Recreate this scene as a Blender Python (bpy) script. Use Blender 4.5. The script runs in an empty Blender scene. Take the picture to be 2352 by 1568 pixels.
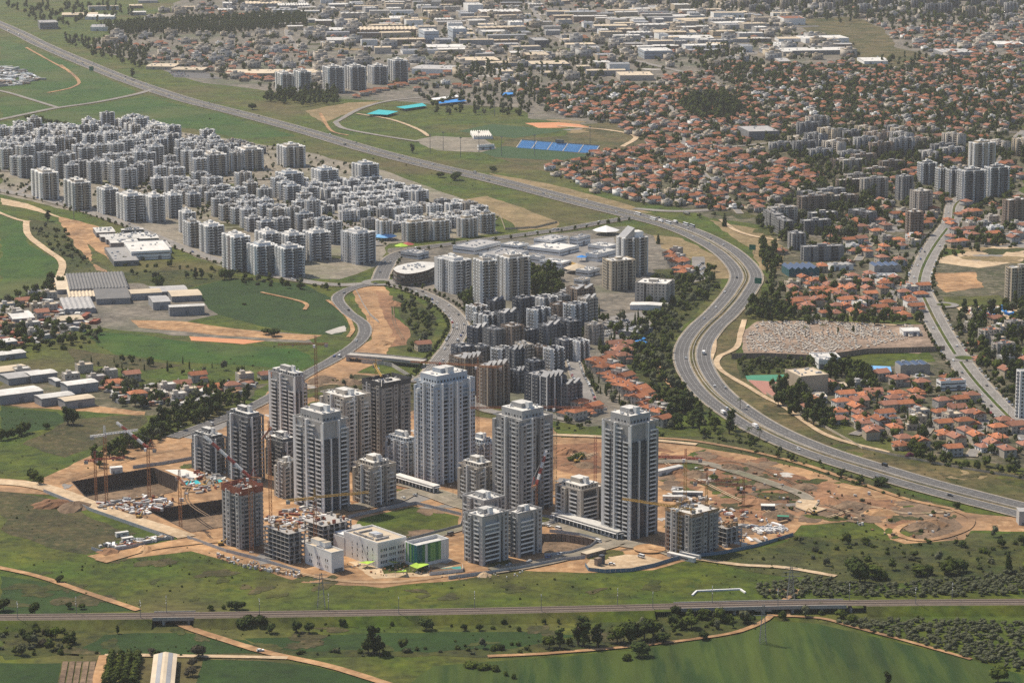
import bpy, math, random
import numpy as np
from mathutils import Vector
from mathutils.geometry import tessellate_polygon
R = math.radians
random.seed(7); rng = np.random.default_rng(7)
SC = bpy.context.scene
COL = SC.collection

# ------------------------------------------------------------------ camera
# the photograph is read on a 2352 x 1568 grid; focal length, pitch and height were solved from storey heights, roofs and the pitch
FPX, CXP, CYP, HC = 6000.0, 1176.0, 784.0, 503.0
PITCH = math.atan(1254 / FPX)
CA, SA = math.cos(PITCH), math.sin(PITCH)
cam = bpy.data.cameras.new('camera'); cam.sensor_fit = 'HORIZONTAL'; cam.sensor_width = 36; cam.lens = FPX / 2352 * 36
cam.clip_start = 1; cam.clip_end = 60000
camo = bpy.data.objects.new('camera', cam); COL.objects.link(camo)
camo.location = (0, 0, HC); camo.rotation_euler = (math.pi / 2 - PITCH, 0, 0)
SC.camera = camo

# ------------------------------------------------------------------ sky, sun, exposure
HAZE_D = 2.5e-5
SUN_EL = R(55); SUN_AZ = math.atan2(-0.80, 0.60)          # azimuth from +y (away from the camera) towards +x: the sun stands left and beyond
world = bpy.data.worlds.new('World'); SC.world = world; world.use_nodes = True
wn = world.node_tree; wn.nodes.clear()
sky = wn.nodes.new('ShaderNodeTexSky'); sky.sky_type = 'NISHITA'; sky.sun_disc = False
sky.sun_elevation = SUN_EL; sky.sun_rotation = SUN_AZ; sky.air_density = 1.0; sky.dust_density = 1.6; sky.altitude = 200
bg = wn.nodes.new('ShaderNodeBackground'); bg.inputs['Strength'].default_value = 0.12
wo = wn.nodes.new('ShaderNodeOutputWorld')
wn.links.new(sky.outputs[0], bg.inputs[0]); wn.links.new(bg.outputs[0], wo.inputs[0])
sl = bpy.data.lights.new('sun', 'SUN'); sl.energy = 5.0; sl.angle = R(0.53); sl.color = (1, 0.90, 0.74)
so = bpy.data.objects.new('sun', sl); COL.objects.link(so)
sd = Vector((math.sin(SUN_AZ) * math.cos(SUN_EL), math.cos(SUN_AZ) * math.cos(SUN_EL), math.sin(SUN_EL)))
so.rotation_euler = (-sd).to_track_quat('-Z', 'Y').to_euler(); so.location = (-400, 2000, 900)
SC.view_settings.view_transform = 'Standard'; SC.view_settings.look = 'None'
SC.view_settings.exposure = 0.2; SC.view_settings.gamma = 1.0; SC.view_settings.use_curve_mapping = False
SC.render.engine = 'CYCLES'
SC.cycles.use_denoising = False; SC.cycles.max_bounces = 4; SC.cycles.diffuse_bounces = 3; SC.cycles.glossy_bounces = 2
SC.cycles.transmission_bounces = 2; SC.cycles.volume_bounces = 0; SC.cycles.transparent_max_bounces = 4
SC.cycles.sample_clamp_indirect = 4

# ------------------------------------------------------------------ picture grid <-> ground
def P(x, y, z=0.0):
    dx = (x - CXP) / FPX; dv = -(y - CYP) / FPX
    dy = dv * SA + CA; dz = dv * CA - SA
    t = (z - HC) / dz
    return Vector((dx * t, dy * t, z))
def PX(p):
    z = p[2] if len(p) > 2 else 0.0
    d = p[1] * CA + (HC - z) * SA
    u = p[1] * SA - (HC - z) * CA
    return CXP + FPX * p[0] / d, CYP - FPX * u / d
def ztop(p, ytop):
    dv = -(ytop - CYP) / FPX
    return HC + p[1] * (dv * CA - SA) / (dv * SA + CA)
def scale_at(y):
    p = P(1176, y); return FPX / (p.y * CA + HC * SA)
def along(N, D, x):
    """distance to go from N along ground direction D until the picture column is x"""
    k = (x - CXP) / FPX
    return (k * (N[1] * CA + HC * SA) - N[0]) / (D[0] - k * D[1] * CA)

# ------------------------------------------------------------------ materials
MATS = {}
def lin(c):
    return tuple(((v / 255) / 12.92 if v <= 10 else ((v / 255 + 0.055) / 1.055) ** 2.4) for v in c)
def mat(name, c1, c2=None, c3=None, scale=0.1, fine=None, rough=0.9, spec=0.2, rnd=0.0, space='world', metal=0, bump=0, stretch=None, contrast=0.25, c4=None, speck=0):
    """two to four colours mixed by noises of a real-world size; rnd varies value per object"""
    m = bpy.data.materials.new(name); m.use_nodes = True; MATS[name] = m
    nt = m.node_tree; b = nt.nodes['Principled BSDF']
    b.inputs['Roughness'].default_value = rough; b.inputs['Specular IOR Level'].default_value = spec; b.inputs['Metallic'].default_value = metal
    N = nt.nodes.new; L = nt.links.new
    def col(c): return (*c, 1)
    cur = None
    if c2 is not None:
        if space == 'world':
            g = N('ShaderNodeNewGeometry'); src = g.outputs['Position']
        else:
            g = N('ShaderNodeTexCoord'); src = g.outputs['Object']
        if stretch:
            mp = N('ShaderNodeMapping'); mp.inputs['Scale'].default_value = stretch[:3]
            if len(stretch) > 3: mp.inputs['Rotation'].default_value = (0, 0, stretch[3])
            L(src, mp.inputs[0]); src = mp.outputs[0]
        def noise(s, det=4, off=0):
            n = N('ShaderNodeTexNoise'); n.inputs['Scale'].default_value = s; n.inputs['Detail'].default_value = det; n.inputs['Roughness'].default_value = 0.6
            if off:
                v = N('ShaderNodeVectorMath'); v.operation = 'ADD'; v.inputs[1].default_value = (off, off * 1.7, 0); L(src, v.inputs[0]); L(v.outputs[0], n.inputs['Vector'])
            else: L(src, n.inputs['Vector'])
            return n.outputs['Fac']
        def ramp(f, lo, hi):
            r = N('ShaderNodeMapRange'); r.inputs['From Min'].default_value = lo; r.inputs['From Max'].default_value = hi; L(f, r.inputs['Value']); return r.outputs['Result']
        def mix(f, a, b_):
            x = N('ShaderNodeMix'); x.data_type = 'RGBA'; L(f, x.inputs['Factor'])
            for s, v in ((6, a), (7, b_)):
                if isinstance(v, tuple): x.inputs[s].default_value = col(v)
                else: L(v, x.inputs[s])
            return x.outputs[2]
        n1 = noise(scale)
        cur = mix(ramp(n1, 0.5 - contrast / 2, 0.5 + contrast / 2), c1, c2)
        if c3 is not None:
            n2 = noise(fine or scale * 6, 5, 31)
            cur = mix(ramp(n2, 0.48, 0.72), cur, c3)
        if c4 is not None:
            n3 = noise(scale * 0.3, 3, 77)
            cur = mix(ramp(n3, 0.5, 0.68), cur, c4)
        if speck:
            hv0 = N('ShaderNodeHueSaturation'); r0 = N('ShaderNodeMapRange'); r0.inputs['From Min'].default_value = .37; r0.inputs['From Max'].default_value = .63
            r0.inputs['To Min'].default_value = 1 - speck; r0.inputs['To Max'].default_value = 1 + speck
            n5 = noise(.15, 9, 53); n6 = noise(.03, 5, 19); ad = N('ShaderNodeMath'); ad.operation = 'ADD'; ml = N('ShaderNodeMath'); ml.operation = 'MULTIPLY'; ml.inputs[1].default_value = .5
            L(n5, ad.inputs[0]); L(n6, ad.inputs[1]); L(ad.outputs[0], ml.inputs[0]); L(ml.outputs[0], r0.inputs['Value']); L(r0.outputs['Result'], hv0.inputs['Value']); L(cur, hv0.inputs['Color']); cur = hv0.outputs[0]
        if bump:
            bp = N('ShaderNodeBump'); bp.inputs['Strength'].default_value = bump; bp.inputs['Distance'].default_value = 0.5
            L(noise((fine or scale * 6) * 1.5, 3, 11), bp.inputs['Height']); L(bp.outputs[0], b.inputs['Normal'])
    if rnd:
        oi = N('ShaderNodeObjectInfo'); hv = N('ShaderNodeHueSaturation')
        mr = N('ShaderNodeMapRange'); mr.inputs['To Min'].default_value = 1 - rnd; mr.inputs['To Max'].default_value = 1 + rnd
        L(oi.outputs['Random'], mr.inputs['Value']); L(mr.outputs['Result'], hv.inputs['Value'])
        if cur is None: hv.inputs['Color'].default_value = col(c1)
        else: L(cur, hv.inputs['Color'])
        cur = hv.outputs[0]
    if cur is None: b.inputs['Base Color'].default_value = col(c1)
    else: L(cur, b.inputs['Base Color'])
    return m
# ground covers
mat('meadow', (.037, .065, .0036), (.068, .076, .006), (.020, .038, .0032), .014, .09, c4=(.08, .066, .022), bump=.5, speck=.5, contrast=.3)
mat('verge', (.05, .052, .0125), (.115, .084, .035), (.033, .037, .010), .02, .13, bump=.4, speck=.45)
mat('crop', (.020, .060, .0034), (.036, .072, .005), (.015, .045, .0038), .012, .06, bump=.3, speck=.3, c4=(.066, .076, .019))
mat('crop_dark', (.0145, .036, .0042), (.021, .045, .0055), (.011, .028, .004), .012, .1, bump=.2, speck=.28)
mat('crop_stripe', (.036, .058, .0070), (.016, .038, .0048), (.048, .067, .0090), .075, .02, stretch=(1, .10, 1, .06), contrast=.12, speck=.28)
mat('wild', (.027, .038, .0052), (.056, .055, .0090), (.015, .024, .0042), .03, .14, c4=(.055, .056, .018), bump=.6, speck=.55)
mat('scrub_ground', (.054, .046, .015), (.032, .036, .010), (.098, .072, .033), .03, .18, bump=.5, speck=.5)
mat('dirt', (.345, .198, .095), (.245, .138, .068), (.42, .272, .148), .03, .12, bump=.6, c4=(.19, .115, .066), speck=.36)
mat('dirt_pale', (.44, .325, .205), (.36, .255, .155), (.52, .41, .28), .03, .2, bump=.4, speck=.26)
mat('dirt_red', (.16, .08, .042), (.23, .115, .058), (.10, .054, .032), .035, .2, bump=.7, c4=(.235, .13, .07), speck=.45)
mat('dirt_brown', (.13, .086, .055), (.19, .128, .08), (.085, .06, .04), .05, .3, bump=.7, speck=.45)
mat('dry_grass', (.2, .142, .072), (.15, .115, .052), (.26, .19, .105), .03, .2, bump=.4, speck=.35)
mat('urban_ground', (.145, .125, .1), (.095, .087, .072), (.22, .186, .145), .02, .1, speck=.4, c4=(.085, .09, .055))
mat('yard_ground', (.085, .075, .045), (.04, .045, .018), (.165, .135, .095), .03, .12, speck=.45)
mat('paving', (.2, .172, .132), (.15, .134, .105), (.275, .235, .182), .03, .16, speck=.3, c4=(.13, .13, .075))
mat('concrete', (.38, .35, .31), (.32, .29, .265), (.46, .43, .39), .05, .4, speck=.2)
mat('asphalt', (.098, .095, .094), (.125, .12, .117), (.083, .08, .079), .03, .3, speck=.18)
mat('asphalt_pale', (.185, .172, .158), (.225, .207, .19), (.155, .146, .136), .03, .3, speck=.2)
mat('shoulder', (.27, .225, .172), (.215, .182, .14), (.33, .278, .208), .05, .3, speck=.25)
mat('paint_white', (.52, .51, .49), rough=.7)
mat('ballast', (.17, .132, .105), (.14, .11, .088), (.21, .168, .132), .2, 1)
mat('rail_steel', (.2, .15, .12), rough=.5, metal=.5)
mat('pitch', (.028, .06, .02), (.038, .072, .023), (.024, .05, .018), .03, .2)
mat('grave_ground', (.235, .17, .125), (.18, .128, .095), (.3, .225, .165), .05, .4, speck=.5)
mat('court_green', (.06, .22, .14), (.05, .19, .12), scale=.1)
mat('court_teal', (.05, .25, .23), (.04, .2, .19), scale=.1)
mat('court_red', (.35, .17, .13), (.3, .15, .12), scale=.1)
mat('clay', (.52, .24, .12), (.46, .2, .1), scale=.05)
# buildings
W = dict(space='object', rnd=.15, rough=.85)
mat('w_grey', (.37, .36, .345), (.32, .31, .298), scale=.08, **W)
mat('w_white', (.66, .645, .62), (.58, .57, .55), scale=.08, **W)
mat('w_blue', (.38, .415, .45), (.335, .365, .4), scale=.08, **W)
mat('w_beige', (.42, .375, .32), (.375, .335, .285), scale=.08, **W)
mat('w_sand', (.42, .35, .26), (.37, .31, .23), scale=.08, **W)
mat('w_brown', (.23, .175, .135), (.2, .15, .115), scale=.1, **W)
mat('w_dark', (.085, .095, .115), (.068, .076, .092), scale=.1, **W)
mat('w_slate', (.185, .187, .192), (.15, .152, .158), scale=.1, **W)
mat('raw_concrete', (.34, .32, .295), (.28, .26, .24), (.4, .375, .345), .15, .7, **W)
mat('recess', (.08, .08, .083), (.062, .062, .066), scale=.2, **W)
mat('glass', (.028, .036, .046), rough=.15, spec=.5, rnd=.4)
mat('glass_blue', (.05, .075, .1), rough=.12, spec=.6, rnd=.3)
mat('curtain', (.032, .046, .066), rough=.25, spec=.5, rnd=.15)
mat('w_light', (.70, .69, .665), (.62, .61, .585), scale=.2, space='object', rough=.85, rnd=.1)
mat('roof_white', (.6, .58, .54), (.48, .46, .43), (.4, .385, .36), .08, .4, space='object', rnd=.12)
mat('roof_cream', (.52, .43, .315), (.45, .37, .27), scale=.08, space='object', rnd=.1)
mat('roof_grey', (.34, .33, .32), (.28, .27, .265), (.42, .4, .38), .08, .4, space='object', rnd=.2)
mat('roof_tile', (.33, .122, .056), (.235, .088, .045), (.42, .18, .095), .15, .9, space='object', rnd=.34)
mat('roof_tile_old', (.28, .125, .08), (.24, .11, .075), (.34, .17, .11), .15, .9, space='object', rnd=.2)
mat('metal_shed', (.28, .28, .285), (.235, .235, .24), scale=.1, space='object', rnd=.12, rough=.55)
mat('solar', (.03, .045, .085), rough=.2, spec=.6)
mat('rust_form', (.20, .06, .042), (.27, .1, .06), scale=.3, space='object')
mat('timber', (.34, .23, .13), (.27, .17, .1), scale=.4, space='object')
mat('plant_metal', (.5, .5, .5), rough=.5, metal=.3)
mat('blue_cover', (.03, .19, .52), (.04, .24, .58), scale=.2, space='object')
mat('blue_stand', (.14, .33, .58), (.17, .37, .62), scale=.2, space='object')
mat('teal_cover', (.03, .33, .38), (.05, .38, .4), scale=.2, space='object')
mat('lime', (.36, .52, .07), (.3, .45, .06), scale=.3, space='object')
mat('green_panel', (.05, .17, .07), rough=.4)
mat('lime_panel', (.17, .32, .1), rough=.4)
mat('teal_panel', (.02, .10, .12), rough=.3)
mat('red_paint', (.33, .07, .055), rough=.6)
mat('white_paint', (.7, .68, .66), rough=.6)
mat('orange_paint', (.36, .16, .07), rough=.6)
mat('yellow_paint', (.42, .26, .07), rough=.6)
mat('green_paint', (.07, .14, .09), rough=.6)
mat('rust_paint', (.26, .105, .06), rough=.7)
mat('sign_green', (.01, .15, .09), rough=.5)
mat('sign_back', (.03, .12, .08), rough=.5)
mat('steel', (.22, .22, .22), rough=.5, metal=.4)
mat('hoarding', (.36, .37, .38), (.3, .31, .32), scale=.3, space='object', rough=.6)
mat('hoarding_blue', (.13, .19, .25), (.1, .16, .22), scale=.3, space='object', rough=.6)
mat('fence_white', (.62, .6, .55), (.52, .5, .46), scale=.3, space='object')
mat('grave_stone', (.66, .6, .52), (.46, .39, .31), scale=.3)
def some_shuttered(name):
    nt = MATS[name].node_tree; b = nt.nodes['Principled BSDF']; oi = nt.nodes.new('ShaderNodeObjectInfo'); cr = nt.nodes.new('ShaderNodeValToRGB'); cr.color_ramp.interpolation = 'CONSTANT'
    e = cr.color_ramp.elements; e[0].color = (.026, .033, .042, 1); e[1].position = .58; e[1].color = (.06, .07, .08, 1)
    for p_, c_ in ((.74, (.16, .155, .145, 1)), (.88, (.30, .285, .26, 1))): k = e.new(p_); k.color = c_
    nt.links.new(oi.outputs['Random'], cr.inputs[0]); nt.links.new(cr.outputs[0], b.inputs['Base Color'])
some_shuttered('glass')
mat('asphalt_worn', (.088, .084, .082), (.105, .1, .098), scale=.05, speck=.2)
mat('w_umber', (.085, .062, .05), (.07, .05, .042), scale=.1, **W)
mat('metal_dark', (.15, .14, .13), (.12, .115, .108), scale=.1, space='object', rough=.6)
mat('sleeper_bed', (.085, .064, .052), (.11, .085, .068), scale=.5)
# plants
F = dict(space='object', rough=.95, spec=.05)
mat('leaf_mid', (0.059, 0.0779, 0.0147), (0.0366, 0.0507, 0.0106), (0.0944, 0.1109, 0.0236), .35, 1.2, rnd=.3, **F)
mat('leaf_dark', (0.0387, 0.055, 0.0144), (0.025, 0.0363, 0.0112), (0.0625, 0.08, 0.0213), .35, 1.2, rnd=.25, **F)
mat('leaf_olive', (.095, .098, .05), (.066, .07, .037), (.125, .125, .066), .35, 1.2, rnd=.2, **F)
mat('leaf_bright', (.075, .105, .013), (.048, .07, .010), (.108, .135, .021), .35, 1.2, rnd=.25, **F)
mat('leaf_brown', (.07, .06, .04), (.05, .045, .03), (.09, .075, .05), .35, 1.2, rnd=.2, **F)
mat('leaf_purple', (.09, .03, .05), (.07, .022, .04), scale=.4, rnd=.2, **F)
mat('wood_mass_leaf', (0.0537, 0.07, 0.0156), (0.0325, 0.0438, 0.0112), (0.0875, 0.1038, 0.025), .05, .25, rough=.95, spec=.05)
mat('scrub_leaf', (0.0517, 0.0667, 0.0115), (0.031, 0.0425, 0.0092), (0.0851, 0.0966, 0.0196), .04, .25, rough=.95, spec=.05)
mat('grove_leaf', (.092, .098, .055), (.066, .072, .04), (.12, .125, .074), .06, .3, rough=.95, spec=.05)
mat('bark', (.10, .075, .055), (.07, .055, .04), scale=1, space='object')
for nme, c in dict(white=(.75, .75, .74), silver=(.45, .46, .47), grey=(.16, .165, .17), black=(.025, .026, .028), red=(.4, .03, .03), blue=(.05, .1, .3), yellow=(.6, .38, .03)).items():
    mat('car_' + nme, c, rough=.3, spec=.5)
mat('tyre', (.02, .02, .02))

# ------------------------------------------------------------------ mesh builder and objects
THINGS = []
class MB:
    def __init__(s): s.v = []; s.f = []; s.m = []; s.names = []
    def mi(s, name):
        if name not in s.names: s.names.append(name)
        return s.names.index(name)
    def poly(s, pts, m):
        b = len(s.v); s.v += [tuple(p) for p in pts]; s.f.append(tuple(range(b, b + len(pts)))); s.m.append(s.mi(m))
    def box(s, x0, x1, y0, y1, z0, z1, m, top=None, bottom=False):
        b = len(s.v); k = s.mi(m)
        s.v += [(x0, y0, z0), (x1, y0, z0), (x1, y1, z0), (x0, y1, z0), (x0, y0, z1), (x1, y0, z1), (x1, y1, z1), (x0, y1, z1)]
        fs = [(0, 1, 5, 4), (1, 2, 6, 5), (2, 3, 7, 6), (3, 0, 4, 7), (4, 5, 6, 7), (3, 2, 1, 0)]
        for i, f in enumerate(fs):
            s.f.append(tuple(b + q for q in f)); s.m.append(s.mi(top) if (i == 4 and top) else k)
        return s
    def prism(s, poly, z0, z1, m, top=None):
        """counter-clockwise plan polygon"""
        n = len(poly); b = len(s.v); k = s.mi(m)
        s.v += [(p[0], p[1], z0) for p in poly] + [(p[0], p[1], z1) for p in poly]
        for i in range(n):
            j = (i + 1) % n; s.f.append((b + i, b + j, b + n + j, b + n + i)); s.m.append(k)
        s.f.append(tuple(b + n + i for i in range(n))); s.m.append(s.mi(top or m))
        return s
    def bar(s, p, q, w, m):
        p = Vector(p); q = Vector(q); d = (q - p)
        if d.length < 1e-6: return
        d.normalize(); u = d.cross(Vector((0, 0, 1)))
        if u.length < .05: u = Vector((1, 0, 0))
        u.normalize(); t = d.cross(u) * w / 2; u = u * w / 2
        b = len(s.v); k = s.mi(m)
        for c in (p, q): s.v += [tuple(c + u + t), tuple(c - u + t), tuple(c - u - t), tuple(c + u - t)]
        for f in ((0, 1, 5, 4), (1, 2, 6, 5), (2, 3, 7, 6), (3, 0, 4, 7), (3, 2, 1, 0), (4, 5, 6, 7)):
            s.f.append(tuple(b + q_ for q_ in f)); s.m.append(k)
    def cyl(s, c, r0, r1, z0, z1, m, n=8):
        b = len(s.v); k = s.mi(m)
        for r, z in ((r0, z0), (r1, z1)):
            for i in range(n):
                a = 2 * math.pi * i / n; s.v.append((c[0] + r * math.cos(a), c[1] + r * math.sin(a), z))
        for i in range(n):
            j = (i + 1) % n; s.f.append((b + i, b + j, b + n + j, b + n + i)); s.m.append(k)
        s.f.append(tuple(b + n + i for i in range(n))); s.m.append(k)
    def mesh(s, name):
        me = bpy.data.meshes.new(name); me.from_pydata(s.v, [], s.f)
        for n in s.names: me.materials.append(MATS[n])
        me.polygons.foreach_set('material_index', s.m); me.update()
        return me
    def build(s, name, parent=None, loc=None, rot=0, kind=None):
        return obj(name, s.mesh(name), parent, loc, rot, kind)
def obj(name, me, parent=None, loc=None, rot=0, kind=None):
    o = bpy.data.objects.new(name, me); COL.objects.link(o)
    if parent is not None: o.parent = parent
    if loc is not None: o.location = loc
    if rot: o.rotation_euler = (0, 0, rot)
    if kind: o['kind'] = kind
    return o
def tag(o, label, cat, group=None):
    o['label'] = label; o['category'] = cat
    if group: o['group'] = group
    THINGS.append(o); return o
def thing(name, label, cat, loc=(0, 0, 0), rot=0, group=None):
    o = bpy.data.objects.new(name, None); COL.objects.link(o); o.location = loc; o.rotation_euler = (0, 0, rot); o.empty_display_size = 1
    return tag(o, label, cat, group)
def big_mesh(name, parts, matnames):
    """parts: list of (V Nx3, loops, totals, mats) joined into one mesh"""
    V = np.concatenate([p[0] for p in parts]); offs = np.cumsum([0] + [len(p[0]) for p in parts[:-1]])
    L = np.concatenate([p[1] + o for p, o in zip(parts, offs)]); T = np.concatenate([p[2] for p in parts]); M = np.concatenate([p[3] for p in parts])
    me = bpy.data.meshes.new(name)
    me.vertices.add(len(V)); me.vertices.foreach_set('co', V.astype(np.float32).ravel())
    me.loops.add(len(L)); me.loops.foreach_set('vertex_index', L.astype(np.int32))
    me.polygons.add(len(T)); st = np.concatenate([[0], np.cumsum(T)[:-1]])
    me.polygons.foreach_set('loop_start', st.astype(np.int32)); me.polygons.foreach_set('loop_total', T.astype(np.int32))
    for n in matnames: me.materials.append(MATS[n])
    me.polygons.foreach_set('material_index', M.astype(np.int32))
    me.update(calc_edges=True)
    return me
def tmpl(mb, matnames):
    """MB -> arrays for big_mesh, material ids looked up in matnames"""
    ids = [matnames.index(n) for n in mb.names]
    return (np.array(mb.v, float), np.array([i for f in mb.f for i in f]), np.array([len(f) for f in mb.f]), np.array([ids[m] for m in mb.m]))
def put(t, loc, rot=0, sx=1, sy=None, sz=None):
    c, s = math.cos(rot), math.sin(rot); V = t[0] * np.array([sx, sy if sy is not None else sx, sz if sz is not None else sx])
    X = V[:, 0] * c - V[:, 1] * s + loc[0]; Y = V[:, 0] * s + V[:, 1] * c + loc[1]
    return (np.stack([X, Y, V[:, 2] + (loc[2] if len(loc) > 2 else 0)], 1), t[1], t[2], t[3])

# ------------------------------------------------------------------ plan geometry
def inside(x, y, poly):
    c = False; n = len(poly); j = n - 1
    for i in range(n):
        xi, yi = poly[i]; xj, yj = poly[j]
        if (yi > y) != (yj > y) and x < (xj - xi) * (y - yi) / (yj - yi) + xi: c = not c
        j = i
    return c
def catmull(pts, step):
    pts = [Vector(p[:2]) for p in pts]; out = []
    q = [2 * pts[0] - pts[1]] + pts + [2 * pts[-1] - pts[-2]]
    for i in range(1, len(q) - 2):
        a, b, c, d = q[i - 1:i + 3]; n = max(2, int((c - b).length / step))
        for k in range(n):
            t = k / n
            out.append(.5 * ((2 * b) + (c - a) * t + (2 * a - 5 * b + 4 * c - d) * t * t + (3 * b - a - 3 * c + d) * t ** 3))
    out.append(pts[-1]); return out
def normals(pts):
    ns = []
    for i in range(len(pts)):
        d = pts[min(i + 1, len(pts) - 1)] - pts[max(i - 1, 0)]; d.normalize(); ns.append(Vector((-d.y, d.x)))
    return ns
def line_px(pts, step=8):
    return catmull([P(*p) for p in pts], step)
def ribbon(name, pts, o0, o1, z, m, wob=0, zf=None):
    """strip between the offsets o0 and o1 of a centre line (world points)"""
    ns = normals(pts); mb = MB(); k = mb.mi(m); w0 = w1 = 0
    for i, (p, n) in enumerate(zip(pts, ns)):
        if wob: w0 = .8 * w0 + random.uniform(-wob, wob); w1 = .8 * w1 + random.uniform(-wob, wob)
        zz = zf(p) if zf else z
        a = p + n * (o0 + w0); b = p + n * (o1 + w1); mb.v += [(a.x, a.y, zz), (b.x, b.y, zz)]
    for i in range(len(pts) - 1):
        mb.f.append((2 * i + 1, 2 * i, 2 * i + 2, 2 * i + 3)); mb.m.append(k)
    return mb.build(name, kind='structure')
def rough_poly(pts, step=12, amp=3.0, seed=0):
    rd = random.Random(seed); out = []; n = len(pts); w = 0
    for i in range(n):
        a = Vector(pts[i][:2]); b = Vector(pts[(i + 1) % n][:2]); d = b - a; ln = d.length; m = max(1, min(60, int(ln / step)))
        nn = Vector((-d.y, d.x)).normalized() if ln > 0 else Vector((0, 0))
        for k in range(m):
            w = .6 * w + rd.uniform(-amp, amp)
            out.append(a + d * (k / m) + nn * w)
    return out
def sheet(name, pts, z, m, holes=()):
    loops = [[Vector((p[0], p[1], z)) for p in pts]] + [[Vector((p[0], p[1], z)) for p in h] for h in holes]
    tris = tessellate_polygon(loops); v = [tuple(p) for l in loops for p in l]
    mb = MB(); mb.v = v; k = mb.mi(m)
    for t in tris:
        a, b, c = (Vector(v[i]) for i in t)
        mb.f.append(tuple(t) if (b - a).cross(c - a).z > 0 else (t[0], t[2], t[1])); mb.m.append(k)
    return mb.build(name, kind='structure')
PATCHN = [0]
def patch(name, px, z, m, amp=3.0, step=12, holes=()):
    PATCHN[0] += 1; z = .03 + .0016 * PATCHN[0]
    return sheet(name, rough_poly([P(*p) for p in px], step, amp, len(px) * 7 + int(px[0][0])), z, m, holes)

# ================================================================== SETTING: ground, fields, dirt, roads
PITS = {  # excavations: rim on the picture grid, depth
    'wide': ([(165, 1106), (352, 1074), (410, 1098), (405, 1128), (250, 1162), (196, 1140)], 11),
    'lower': ([(338, 1172), (520, 1146), (600, 1168), (598, 1196), (440, 1222)], 9),
    'plain': ([(1240, 1226), (1290, 1226), (1372, 1240), (1352, 1254), (1262, 1276), (1225, 1262)], 5)}
def rim(k): return [Vector(P(*p)[:2]) for p in PITS[k][0]]
HOLES = [rim(k) for k in PITS]
sheet('ground', [(-5200, 900), (5200, 900), (9000, 14000), (-9000, 14000)], 0, 'meadow', HOLES)

U = 'urban_ground'
patch('urban_ground', [(330, 60), (420, 0), (2352, 0), (2352, 330), (2352, 600), (2180, 560), (2080, 600), (1840, 560), (1780, 520), (1500, 460), (1260, 400), (1290, 330), (1180, 250), (1000, 240), (640, 215), (480, 190), (200, 105)], .06, U, 14, 60)
patch('urban_ground', [(1780, 520), (2080, 600), (2352, 600), (2352, 1010), (2352, 1075), (2150, 1050), (1900, 960), (1800, 905), (1810, 860), (2000, 850), (2150, 830), (2100, 720), (1780, 700), (1760, 620)], .07, 'yard_ground', 4, 20)
patch('yard_ground', [(1230, 215), (1700, 190), (1900, 250), (2352, 240), (2352, 480), (2000, 560), (1640, 500), (1280, 400), (1500, 340)], .1, 'yard_ground', 8, 40)
patch('paved_ground', [(0, 318), (330, 285), (400, 300), (700, 350), (900, 400), (1140, 490), (1145, 535), (900, 560), (870, 610), (780, 640), (690, 640), (500, 610), (380, 560), (230, 500), (0, 445)], .06, 'paving', 4, 25)
patch('paved_ground', [(890, 570), (1140, 552), (1430, 520), (1560, 560), (1600, 640), (1560, 760), (1480, 760), (1500, 960), (1380, 985), (1240, 960), (1020, 900), (1010, 840), (1060, 750), (1040, 700), (900, 655)], .07, 'urban_ground', 3, 20)
patch('farmyard_ground', [(0, 690), (130, 655), (320, 650), (500, 690), (520, 720), (420, 745), (700, 770), (720, 790), (400, 770), (230, 750), (0, 780)], .08, 'urban_ground', 4, 15)
patch('farmyard_ground', [(0, 855), (120, 850), (250, 880), (400, 905), (620, 880), (560, 925), (420, 950), (330, 955), (215, 935), (60, 935), (0, 925)], .08, 'yard_ground', 4, 15)
patch('farm_track', [(0, 930), (60, 920), (215, 930), (340, 945), (330, 955), (200, 945)], .14, 'dirt', 1.5, 10)

# fields
patch('field', [(0, 88), (90, 118), (200, 160), (318, 212), (220, 235), (128, 246), (20, 214), (0, 215)], .05, 'crop', 3, 30)
patch('field', [(0, 222), (30, 219), (125, 249), (0, 272)], .05, 'crop', 3, 30)
patch('field', [(0, 282), (130, 254), (345, 221), (450, 240), (560, 276), (680, 312), (560, 318), (440, 296), (330, 285), (150, 312), (0, 322)], .05, 'crop', 3, 30)
patch('verge_field', [(330, 222), (600, 282), (900, 372), (1150, 420), (1280, 462), (1360, 485), (1340, 500), (1180, 470), (1000, 420), (820, 372), (640, 330), (700, 318), (560, 276), (440, 238)], .07, 'meadow', 3, 25)
patch('field', [(0, 478), (55, 510), (58, 552), (125, 596), (135, 640), (70, 680), (0, 692)], .05, 'crop', 3, 15)
patch('field', [(430, 668), (520, 640), (690, 652), (770, 690), (805, 742), (785, 768), (700, 765), (600, 748), (500, 722)], .06, 'crop_dark', 2, 15)
patch('field', [(180, 762), (330, 768), (480, 790), (690, 800), (730, 830), (690, 850), (560, 838), (420, 832), (260, 815)], .06, 'crop', 3, 15)
patch('field', [(150, 800), (300, 820), (420, 838), (340, 850), (180, 838)], .06, 'scrub_ground', 3, 15)
patch('field', [(0, 932), (60, 938), (130, 945), (150, 965), (110, 985), (0, 1008)], .06, 'crop_dark', 2, 12)
patch('fallow_field', [(150, 962), (330, 952), (340, 968), (260, 1010), (150, 1050), (60, 1020)], .06, 'scrub_ground', 3, 12)
patch('field', [(0, 1322), (110, 1340), (300, 1397), (310, 1402), (0, 1412)], .05, 'crop_dark', 1.5, 12)
patch('field', [(0, 1522), (145, 1522), (128, 1568), (120, 1600), (-60, 1600), (-60, 1522)], .05, 'crop_dark', 1, 10)
patch('field', [(150, 1458), (420, 1452), (560, 1470), (600, 1500), (380, 1504), (210, 1502)], .05, 'crop_dark', 2, 12)
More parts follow.
